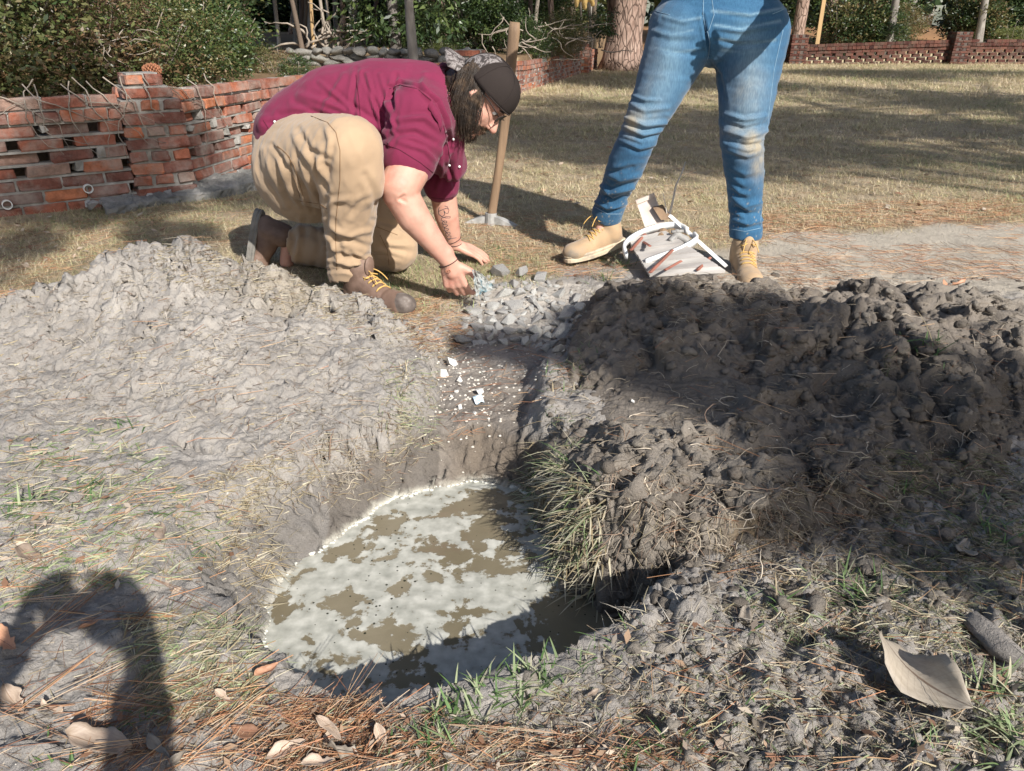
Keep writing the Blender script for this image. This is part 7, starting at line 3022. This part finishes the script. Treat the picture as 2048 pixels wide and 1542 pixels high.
needles([(1500, 420), (2048, 390), (2048, 440), (1500, 470)], 1800, L=(.05, .13))
needles([(0, 450), (500, 420), (520, 500), (300, 480), (0, 600)], 700, L=(.05, .13))
needles([(220, 380), (530, 330), (520, 400), (230, 450)], 700, L=(.05, .12))
needles([(920, 180), (1600, 130), (2048, 130), (2048, 430), (920, 430)], 2400, L=(.06, .14))
for k in range(30):
    px, py = random.uniform(0, 900), random.uniform(1150, 1530)
    p = on_surf([px], [py])[0]
    if p[2] < -.1:
        continue
    a = random.uniform(0, 6.28)
    m = 3
    D = np.stack([np.array([math.cos(a + d), math.sin(a + d), .05]) for d in (-.07, 0, .07)])
    acc.append(strips(np.tile(p + np.array([0, 0, .006]), (3, 1)), D, rnd_dir(3, -.1, .1), RNG.uniform(.12, .19, 3), np.full(3, .0013), RNG.uniform(-.1, .1, 3), pick(NEED, 3), taper=False))
flush('pine_needles', 'rust brown pine needles scattered over mud and lawn', 'pine needles', M_NEEDLE)

# dry leaves
def leaf_mat(name, a, b_, vein):
    m, n, l, b = new_mat(name)
    uv = n.new('ShaderNodeUVMap')
    sp_ = n.new('ShaderNodeSeparateXYZ')
    l.new(uv.outputs[0], sp_.inputs[0])
    # side veins: slanted stripes from the midrib
    ab = n.new('ShaderNodeMath')
    ab.operation = 'ABSOLUTE'
    l.new(sp_.outputs[1], ab.inputs[0])
    m1 = n.new('ShaderNodeMath')
    m1.operation = 'MULTIPLY_ADD'
    l.new(ab.outputs[0], m1.inputs[0])
    m1.inputs[1].default_value = -.25
    l.new(sp_.outputs[0], m1.inputs[2])
    m2 = n.new('ShaderNodeMath')
    m2.operation = 'MULTIPLY'
    l.new(m1.outputs[0], m2.inputs[0])
    m2.inputs[1].default_value = 85
    m3 = n.new('ShaderNodeMath')
    m3.operation = 'SINE'
    l.new(m2.outputs[0], m3.inputs[0])
    m4 = n.new('ShaderNodeMapRange')
    m4.inputs[1].default_value = .93
    m4.inputs[2].default_value = 1.0
    m4.inputs[4].default_value = .22
    l.new(m3.outputs[0], m4.inputs[0])
    m5 = n.new('ShaderNodeMapRange')
    m5.inputs[1].default_value = .05
    m5.inputs[2].default_value = .02
    l.new(ab.outputs[0], m5.inputs[0])
    mxm = n.new('ShaderNodeMath')
    mxm.operation = 'MAXIMUM'
    l.new(m4.outputs[0], mxm.inputs[0])
    l.new(m5.outputs[0], mxm.inputs[1])
    nz = n.new('ShaderNodeTexNoise')
    nz.inputs['Scale'].default_value = 5
    nz.inputs['Detail'].default_value = 9
    nz.inputs['Roughness'].default_value = .7
    l.new(uv.outputs[0], nz.inputs['Vector'])
    oi = n.new('ShaderNodeObjectInfo')
    r_ = ramp(n, [(.3, a), (.7, b_)])
    l.new(nz.outputs[0], r_.inputs[0])
    mx = n.new('ShaderNodeMix')
    mx.data_type = 'RGBA'
    l.new(mxm.outputs[0], mx.inputs[0])
    l.new(r_.outputs[0], mx.inputs[6])
    mx.inputs[7].default_value = (*vein, 1)
    hs = n.new('ShaderNodeHueSaturation')
    mr = n.new('ShaderNodeMapRange')
    mr.inputs[3].default_value = .65
    mr.inputs[4].default_value = 1.3
    l.new(oi.outputs['Random'], mr.inputs[0])
    l.new(mr.outputs[0], hs.inputs['Value'])
    l.new(mx.outputs[2], hs.inputs['Color'])
    l.new(hs.outputs[0], b.inputs['Base Color'])
    b.inputs['Roughness'].default_value = .55
    bp = n.new('ShaderNodeBump')
    bp.inputs['Strength'].default_value = .5
    bp.inputs['Distance'].default_value = .001
    l.new(mxm.outputs[0], bp.inputs['Height'])
    l.new(bp.outputs[0], b.inputs['Normal'])
    return m


LM = [leaf_mat('dry_leaf_grey', (.15, .125, .10), (.26, .22, .175), (.17, .13, .09)), leaf_mat('dry_leaf_tan', (.27, .195, .145), (.42, .33, .25), (.25, .16, .10)), leaf_mat('dry_leaf_rust', (.25, .12, .07), (.40, .22, .13), (.17, .08, .05))]


def leaf_mesh(seed, m, aspect=.42, bend=.12, cup=.12, torn=False):
    r = np.random.default_rng(seed)
    nu, nv = 15, 7
    V, UV = [], []
    wv = r.normal(size=4)
    for i in range(nu):
        u = i / (nu - 1)
        w = aspect * (math.sin(PI * u ** .9) ** .75) * (1 - .18 * u) * .5 + .002
        w *= 1 + .13 * math.sin(u * 9 + seed) + .05 * math.sin(u * 31 + seed)
        if torn and u > .45:
            w *= (1 - .45 * abs(math.sin(u * 13 + seed)))
        for j in range(nv):
            v = (j / (nv - 1) - .5) * 2
            x = u - .5
            y = v * w * (1 + (.25 if v > 0 else -.1) * math.sin(seed * 1.7)) + .05 * math.sin(u * 4 + seed)
            z = bend * (4 * (u - .5) ** 2) + cup * abs(v) ** 1.5 * w * 2.0 + .030 * math.sin(u * 11 + wv[0] * 3) * abs(v) + .06 * wv[1] * v * math.sin(u * 6 + wv[2]) + r.normal() * .002
            V.append((x, y, z))
            UV.append((u, v))
    F = [(i * nv + j, (i + 1) * nv + j, (i + 1) * nv + j + 1, i * nv + j + 1) for i in range(nu - 1) for j in range(nv - 1)]
    # stalk
    b = len(V)
    for k in range(4):
        t = k / 3
        V += [(-.5 - .16 * t, -.004 + .03 * math.sin(seed), bend + .03 * t), (-.5 - .16 * t, .004 + .03 * math.sin(seed), bend + .03 * t + .004)]
        UV += [(0, 0), (0, 0)]
    F += [(b + 2 * k, b + 2 * k + 1, b + 2 * k + 3, b + 2 * k + 2) for k in range(3)]
    me = mesh_np('leaf', np.array(V), [tuple(f) for f in F], [m], smooth=True, link=False)
    ul = me.uv_layers.new(name='UVMap')
    vi = np.zeros(len(me.loops), np.int32)
    me.loops.foreach_get('vertex_index', vi)
    ul.data.foreach_set('uv', np.array(UV, np.float32)[vi].ravel())
    return me


def place_leaf(px, py, ang_px, Lpx, me, label, group=None, tilt=(0, 0), lift=.004, cat='dry leaf'):
    p = on_surf([px], [py])[0]
    zc = p[1] * cp + (CAM_H - p[2]) * sp
    # direction on the ground of a picture direction
    q = on_surf([px + 30 * math.cos(ang_px)], [py + 30 * math.sin(ang_px)])[0]
    d = q - p
    d[2] = 0
    a = math.atan2(d[1], d[0])
    fs = np.linalg.norm(G(px + 10 * math.cos(ang_px), py + 10 * math.sin(ang_px)) - G(px, py)) / 10
    L = Lpx * fs
    o = bpy.data.objects.new('dry_leaf', me)
    COL.objects.link(o)
    o.location = (p[0], p[1], p[2] + lift)
    o.scale = (L, L, L)
    o.rotation_euler = (tilt[0], tilt[1], a)
    mo = o.modifiers.new('t', 'SOLIDIFY')
    mo.thickness = .004
    put(o, label, cat, group)
    return o


big = leaf_mesh(3, leaf_mat('dry_leaf_big', (.21, .175, .135), (.33, .285, .225), (.12, .085, .06)), aspect=.54, bend=.08, cup=.30)
place_leaf(1838, 1372, math.radians(38), 232, big, 'large grey-brown magnolia leaf lying on the near right mud', tilt=(.18, -.02), lift=.022)
b2 = leaf_mesh(8, LM[1], aspect=.44, bend=.06, cup=.3)
place_leaf(205, 1500, math.radians(-8), 150, b2, 'broad pink-tan leaf lying half in shadow on the smooth mud', tilt=(.15, .05), lift=.014)
named = [
    (1905, 575, 8, 62, 2, 'rust-tan curled leaf lying behind the dark heap'), (1600, 1270, 10, 0, 1, None),
    (105, 1425, 20, 44, 1, 'small pale torn leaf on the smooth mud'), (30, 1410, 60, 52, 1, 'long narrow pale leaf beside the shadow edge'), (575, 1510, -25, 90, 1, 'pale curled leaf in the needle litter below the pit'),
    (660, 1465, 40, 62, 1, 'broad tan leaf propped on the needle litter'), (690, 1520, -10, 80, 0, 'grey leaf half buried under needles'), (535, 1350, -30, 52, 2, 'bright rust leaf at the corner of the foam'),
    (500, 1470, 10, 70, 2, 'rust leaf flat in the needles below the foam corner'), (320, 1500, 60, 60, 0, 'grey curled leaf right of the broad tan leaf'), (360, 1525, -20, 54, 0, 'crumpled grey leaf at the litter edge'),
    (760, 1490, 80, 58, 1, 'upright pale leaf piece among the needles'), (450, 1405, 15, 44, 1, 'pink leaf fragment lying on straw'), (1515, 1455, 75, 56, 0, 'folded pale leaf standing in the near mud'), (1450, 1505, 5, 52, 1, 'tan leaf flat on the near bank edge'),
    (1240, 1238, -70, 40, 0, 'small dry leaf standing at the pool corner'), (1925, 1108, -60, 58, 0, 'grey-brown leaf lying below the dark heap'), (180, 1260, -5, 60, 2, 'brown leaf hidden among needles in the shadow'), (10, 1295, 30, 60, 2, 'rust-brown leaf at the edge of the shadow'),
    (60, 1120, 30, 55, 1, 'pale leaf in the matted grass'), (330, 1070, 70, 36, 1, 'tiny pink leaf in the matted grass'), (370, 1095, -10, 34, 1, 'tiny curled leaf near the pit rim'), (1000, 1000, 0, 0, 0, None), (915, 1530, 20, 60, 0, 'grey leaf piece beside the green blades'), (640, 1535, 5, 70, 1, 'tan leaf cut off by the litter'),
    (1185, 1395, -50, 28, 1, 'small leaf scrap on the near bank'), (1490, 1245, 70, 46, 0, 'upturned grey leaf at the foot of the dark heap'), (1680, 1490, 20, 40, 1, 'leaf scrap in the near clods')]
for i, (px, py, a, L, mi, lab) in enumerate(named):
    if lab is None:
        continue
    place_leaf(px, py, math.radians(a), L, leaf_mesh(20 + i, LM[mi], aspect=random.uniform(.3, .5), bend=random.uniform(.05, .25), cup=random.uniform(.1, .5), torn=i % 3 == 0), lab, 'dry leaves', tilt=(random.gauss(.1, .25), random.gauss(0, .2)), lift=.008)
# fallen small leaves on the lawn and litter, too small to tell apart
parts = []
lm0 = np.array([[-.5, 0, 0], [0, .22, .06], [.5, 0, .04], [0, -.22, .06]])
for poly, n, s0 in (([(920, 170), (1600, 135), (2048, 135), (2048, 430), (920, 430)], 260, .045), ([(100, 1400), (900, 1440), (1400, 1500), (1400, 1542), (100, 1542)], 110, .018), ([(1200, 1250), (2048, 1200), (2048, 1542), (1200, 1542)], 90, .02), ([(0, 860), (480, 960), (500, 1200), (0, 1200)], 90, .02), ([(0, 440), (480, 420), (300, 480), (0, 560)], 60, .04), ([(240, 385), (520, 335), (520, 370), (240, 430)], 70, .04)):
    P, X, Y = region(n, poly)
    for p in P:
        s = s0 * random.uniform(.5, 1.4)
        R = np.array(Matrix.Rotation(random.uniform(0, 6.28), 3, 'Z') @ Matrix.Rotation(random.gauss(0, .4), 3, 'X') @ Matrix.Rotation(random.gauss(0, .3), 3, 'Y'))
        c = np.array(random.choice([(.36, .24, .16), (.46, .36, .28), (.25, .14, .09), (.50, .42, .34)]))
        parts.append(((lm0 * s) @ R.T + p + np.array([0, 0, .006 + s * .1]), np.array([[0, 1, 2, 3]]), c))
put(merge_mesh('leaf_litter', parts, [M_BLADE]), 'small dry leaf scraps over lawn and mud', 'leaf litter', kind='stuff')

# vines creeping over the brick wall
mb = MB()
for k in range(26):
    t0 = random.uniform(.1, 2.2)
    pos = t0
    pts = []
    z = .66 + random.uniform(-.02, .03)
    L01 = np.hypot(*(P1 - PM))
    x0 = t0
    a = random.uniform(-2.4, -.8)
    for j in range(12):
        if x0 < L01:
            q = PM + u01 * x0
            nn = np.array([u01[1], -u01[0]])
        else:
            q = P1 + u12 * (x0 - L01)
            nn = np.array([u12[1], -u12[0]])
        off = .075 if z < .615 else -.02 + random.uniform(-.03, .05)
        pts.append(np.array([q[0] + nn[0] * off, q[1] + nn[1] * off, max(z, .02)]))
        x0 += math.cos(a) * .045
        z += math.sin(a) * .04
        a += random.gauss(0, .35)
    mb.tube(np.array(pts), np.linspace(.004, .0015, 12), 5)
put(mb.build('creeper', M_TWIG, smooth=True), 'dead creeper stems trailing down over the brick wall', 'creeper', kind='stuff')

# ------------------------------------------------------------------ lawn: small tufts of real blades, scattered by the node tree
def tuft_mesh(seed, n=34, size=.05, cols=None, h=(.022, .052)):
    global RNG
    keep = RNG
    RNG = np.random.default_rng(seed)
    P = RNG.normal(size=(n, 3)) * np.array([size, size, 0])
    D = rnd_dir(n, .15, .9)
    L = RNG.uniform(*h, n)
    V, F, C = strips(P - np.array([0, 0, .004]), D, D * np.array([1, 1, -.3]), L, RNG.uniform(.0016, .0030, n), RNG.uniform(0, .4, n), pick(cols, n), seg=2, droop=RNG.uniform(0, .4, n))
    RNG = keep
    return mesh_np('grass_tuft', V, F, [M_LAWN], np.clip(C, 0, 1), link=False)


M_LAWN = mat('lawn_blade', [(.3, (.85, .85, .85)), (.7, (1.12, 1.1, 1.08))], scale=3, bump=0, attr=True, rough=.6, objrand=.18, translucent=.2)
LT = [(.50, .41, .26), (.58, .49, .34), (.42, .33, .20), (.46, .40, .23), (.34, .34, .17)]
LG = [(.17, .23, .085), (.26, .29, .13), (.36, .34, .18)]
tcol = bpy.data.collections.new('lawn_tufts')
for k in range(8):
    me = tuft_mesh(300 + k, 36, .045, LT if k < 5 else (LT + LG if k < 7 else LG + LT[:2]))
    o = bpy.data.objects.new('grass_tuft', me)
    tcol.objects.link(o)


def lawn_points():
    out = []
    for y0, y1, dens, sc in ((2.55, 4.5, 620, .9), (4.5, 7, 300, 1.15), (7, 12, 110, 1.7), (12, 24, 34, 2.9)):
        xr = 0.75 * y1 + .8
        n = int((y1 - y0) * 2 * xr * dens)
        x = RNG.uniform(-xr, xr, n)
        y = RNG.uniform(y0, y1, n)
        out.append(np.stack([x, y, np.full(n, sc)], 1))
    P = np.concatenate(out)
    x, y = P[:, 0], P[:, 1]
    lawn = 1 - mud_mask(x, y)
    sand = poly_sdf(x, y, [tuple(G(a, b)[:2]) for a, b in [(1380, 500), (1560, 470), (1800, 455), (2300, 440), (2700, 560), (2048, 600), (1700, 590), (1400, 570)]]) + fbm(x * 3, y * 3, o=3) * .16
    keep = RNG.random(len(x)) < lawn * sstep(-.05, .12, sand)
    # only on the lawn side of the wall
    wallx = np.interp(y, [PM[1], P1[1], P2[1], P3[1], P4[1], P5[1], 24], [PM[0], P1[0], P2[0], P3[0], P4[0], P5[0], 3.3])
    keep &= x > wallx + .08
    keep &= y < 22.9
    sf_ = np.maximum(HL, HR)
    P = P[keep]
    z = surf(P[:, 0], P[:, 1])
    bz_ = base_z(P[:, 0], P[:, 1])
    k2 = (z - bz_) < .03
    return P[k2], z[k2]


LP, LZ = lawn_points()
me = bpy.data.meshes.new('lawn_grass')
me.vertices.add(len(LP))
me.vertices.foreach_set('co', np.stack([LP[:, 0], LP[:, 1], LZ], 1).astype(np.float32).ravel())
sa = me.attributes.new('sc', 'FLOAT', 'POINT')
sa.data.foreach_set('value', (LP[:, 2] * RNG.uniform(.75, 1.25, len(LP))).astype(np.float32))
ra = me.attributes.new('rot', 'FLOAT_VECTOR', 'POINT')
ra.data.foreach_set('vector', np.stack([np.zeros(len(LP)), np.zeros(len(LP)), RNG.uniform(0, 6.28, len(LP))], 1).astype(np.float32).ravel())
gk = fbm(LP[:, 0] * .9, LP[:, 1] * .9, o=3) + RNG.normal(size=len(LP)) * .25
nearg = ((np.hypot(LP[:, 0] + .25, LP[:, 1] - 3.0) < .55) * .6)
idx = np.clip(((gk + nearg) * 4 + 3.2), 0, 7).astype(np.int32)
ia = me.attributes.new('idx', 'INT', 'POINT')
ia.data.foreach_set('value', idx)
lo = bpy.data.objects.new('lawn_grass', me)
COL.objects.link(lo)
put(lo, 'short dormant tan lawn grass flecked with green', 'grass', kind='stuff')
ng = bpy.data.node_groups.new('lawn', 'GeometryNodeTree')
ng.interface.new_socket('Geometry', in_out='INPUT', socket_type='NodeSocketGeometry')
ng.interface.new_socket('Geometry', in_out='OUTPUT', socket_type='NodeSocketGeometry')
gi = ng.nodes.new('NodeGroupInput')
go = ng.nodes.new('NodeGroupOutput')
ip = ng.nodes.new('GeometryNodeInstanceOnPoints')
ci = ng.nodes.new('GeometryNodeCollectionInfo')
ci.inputs[0].default_value = tcol
ci.inputs['Separate Children'].default_value = True
ci.inputs['Reset Children'].default_value = True
mp_ = ng.nodes.new('GeometryNodeMeshToPoints')


def named_attr(nm, ty):
    a = ng.nodes.new('GeometryNodeInputNamedAttribute')
    a.data_type = ty
    a.inputs[0].default_value = nm
    return a.outputs[0]


ng.links.new(gi.outputs[0], mp_.inputs[0])
ng.links.new(mp_.outputs[0], ip.inputs['Points'])
ng.links.new(ci.outputs[0], ip.inputs['Instance'])
ip.inputs['Pick Instance'].default_value = True
ng.links.new(named_attr('idx', 'INT'), ip.inputs['Instance Index'])
ng.links.new(named_attr('rot', 'FLOAT_VECTOR'), ip.inputs['Rotation'])
ng.links.new(named_attr('sc', 'FLOAT'), ip.inputs['Scale'])
ng.links.new(ip.outputs[0], go.inputs[0])
gm = lo.modifiers.new('scatter', 'NODES')
gm.node_group = ng
print('lawn tufts', len(LP))

# ------------------------------------------------------------------ trees behind and beside the viewer: their crowns shade the heap and the lawn
SD = SUNV / SUNV[2]
SUNH = SUNV


def shade_tree(name, label, trunk_xy, targets, h, cm=None, br=.07):
    """targets: (ground point, crown radius, extra height)"""
    th = thing(name, (trunk_xy[0], trunk_xy[1], 0), label, 'tree')
    mb = MB()
    top = np.array([trunk_xy[0], trunk_xy[1], h + 1.0])
    t = np.linspace(0, 1, 10)[:, None]
    pts = np.array([trunk_xy[0], trunk_xy[1], -.1]) * (1 - t) + top * t
    mb.tube(pts, np.linspace(.24, .07, 10), 12)
    for p, r, dh in targets:
        c = np.array(p) + SD * (h + dh)
        o = crown(th, random.choice(cm or C_DK), c, (r, r, r * .7))
        a = pts[random.randrange(4, 9)]
        tt = np.linspace(0, 1, 7)[:, None]
        mid = (a + c) / 2 + np.array([0, 0, .5])
        q = (1 - tt) ** 2 * a + 2 * tt * (1 - tt) * mid + tt ** 2 * c
        mb.tube(q, np.linspace(br, br * .3, 7), 6)
    mb.build('trunk', M_BARK, th, smooth=True)


heapsh = [(1280, 640, .20), (1230, 600, .14), (1400, 660, .24), (1540, 640, .2), (1500, 760, .24), (1360, 740, .16), (1640, 760, .26), (1620, 880, .24), (1760, 850, .26), (1900, 850, .28), (2040, 900, .3), (1820, 980, .24), (1980, 1040, .22), (1680, 1000, .2), (1060, 640, .15), (1000, 640, .12), (1130, 640, .12), (2100, 780, .25), (1180, 680, .14)]
shade_tree('magnolia_tree', 'spreading evergreen behind the viewer whose low crown shades the dark heap', (5.4, -4.6), [(G(a, b, .1), r * .76, random.uniform(-.5, .5)) for a, b, r in heapsh], 4.3)
lt = []
for k in range(34):
    D = random.choice([random.uniform(6.2, 9.0), random.uniform(6.2, 9.0), random.uniform(9.6, 12.2), random.uniform(14, 19)])
    X = random.uniform(-.2, .75) * D
    lt.append((np.array([X, D, 0]), random.uniform(.7, 1.25) * (1 + (D - 6) * .04), random.uniform(-1.5, 1.5)))
shade_tree('shade_tree', 'tall tree beside the lawn casting broad bands of shade over the grass', (9.5, -4.0), lt[:16], 8.5, C_SP)
shade_tree('shade_tree', 'second tall tree farther along the lawn, shading its far half', (14.0, 1.5), lt[16:], 8.5, C_SP)
wt = []
for k in range(9):
    f = random.random()
    q = P0 + (P1 - P0) * f * 1.2
    wt.append((np.array([q[0] + random.gauss(0, .2), q[1] + random.gauss(0, .3), random.uniform(.1, .5)]), random.uniform(.2, .42), random.uniform(-.6, .6)))
for k in range(6):
    wt.append((np.array([random.uniform(-3.2, -1.2), random.uniform(3.0, 3.7), 0]), random.uniform(.18, .34), random.uniform(-.6, .6)))
for k in range(5):
    wt.append((np.array([random.uniform(-6.5, -2.5), random.uniform(5.0, 8.5), 1.0]), random.uniform(.5, .9), random.uniform(-.6, .6)))
shade_tree('shade_tree', 'slender tree behind the viewer dappling the brick wall', (1.2, -6.2), wt, 6.0, C_SP + C_DK, br=.02)

# ------------------------------------------------------------------ the person taking the picture, whose shadow falls on the smooth mud
PH = thing('person', (-.05, -.6, 0), 'person crouching behind the pit, holding up a phone with both hands', 'person')
M_COAT = cloth_mat('dark_coat', (.06, .065, .08))
OFF = np.array([0, -.085, 0])
hd = np.array([-.13, -.34, 1.07]) + OFF
pv, ch = np.array([-.08, -.80, .36]), np.array([-.10, -.58, .80])
hR, hL = np.array([.035, -.055, .88]) + OFF, np.array([-.175, -.055, .88]) + OFF
eR, eL = np.array([.06, -.36, .60]), np.array([-.36, -.38, .62])
sR, sL = ch + np.array([.17, .02, .03]), ch + np.array([-.17, .02, .03])
kR, kL = np.array([.12, -.36, .30]), np.array([-.28, -.36, .30])
fR, fL = np.array([.14, -.62, .07]), np.array([-.30, -.62, .07])
bp_ = [cone_mesh(pv, ch, .13, .14), cone_mesh(ch, hd, .06, .05), ell_mesh(hd + np.array([0, 0, .03]), (.075, .095, .11)), ell_mesh(hd + np.array([0, .09, -.01]), (.012, .02, .022)), cone_mesh(sR, eR, .05, .04), cone_mesh(sL, eL, .05, .04), cone_mesh(eR, hR, .04, .028), cone_mesh(eL, hL, .04, .028),
       cone_mesh(pv, kR, .09, .06), cone_mesh(pv, kL, .09, .06), cone_mesh(kR, fR, .055, .04), cone_mesh(kL, fL, .055, .04)]
bp_ += hand_parts(hR, (-.25, .1, .95), (.8, -.5, .1), .95, curl=(.2, .5, .6, .7), side=1) + hand_parts(hL, (.25, .1, .95), (-.8, -.5, .1), .95, curl=(.6, .6, .6, .7), side=-1)
blob('body', bp_, .008, M_SKIN, PH, smooth_it=4)
blob('coat', [cone_mesh(pv + np.array([0, 0, .05]), ch, .165, .175), cone_mesh(sR, sL, .085, .085), cone_mesh(sR, eR, .07, .06), cone_mesh(eR, hR + (eR - hR) * .2, .06, .045), cone_mesh(sL, eL, .07, .06), cone_mesh(eL, hL + (eL - hL) * .2, .06, .045)], .012, M_COAT, PH)
blob('trousers', [ell_mesh(pv, (.19, .17, .15)), cone_mesh(pv + np.array([.08, 0, 0]), kR, .11, .08), cone_mesh(pv + np.array([-.08, 0, 0]), kL, .11, .08), cone_mesh(kR, fR, .075, .06), cone_mesh(kL, fL, .075, .06)], .012, M_COAT, PH)
blob('hair', [ell_mesh(hd + np.array([0, -.02, .05]), (.085, .095, .10))], .01, M_HAIR, PH)
for f_ in (fR, fL):
    blob('boot', [cone_mesh(f_ + np.array([0, .0, -.02]), f_ + np.array([0, .17, -.03]), .042, .036), cone_mesh(f_, f_ + np.array([0, -.01, .06]), .045, .05)], .009, M_LEATHER, PH)
mb = MB()
mb.box((-.07, -.105, .925), (.162, .009, .078))
put(mb.build('phone', mat('phone_black', ramp2((.02, .02, .022), .1), bump=0, rough=.2)), 'black phone held level in both hands behind the pit', 'phone')
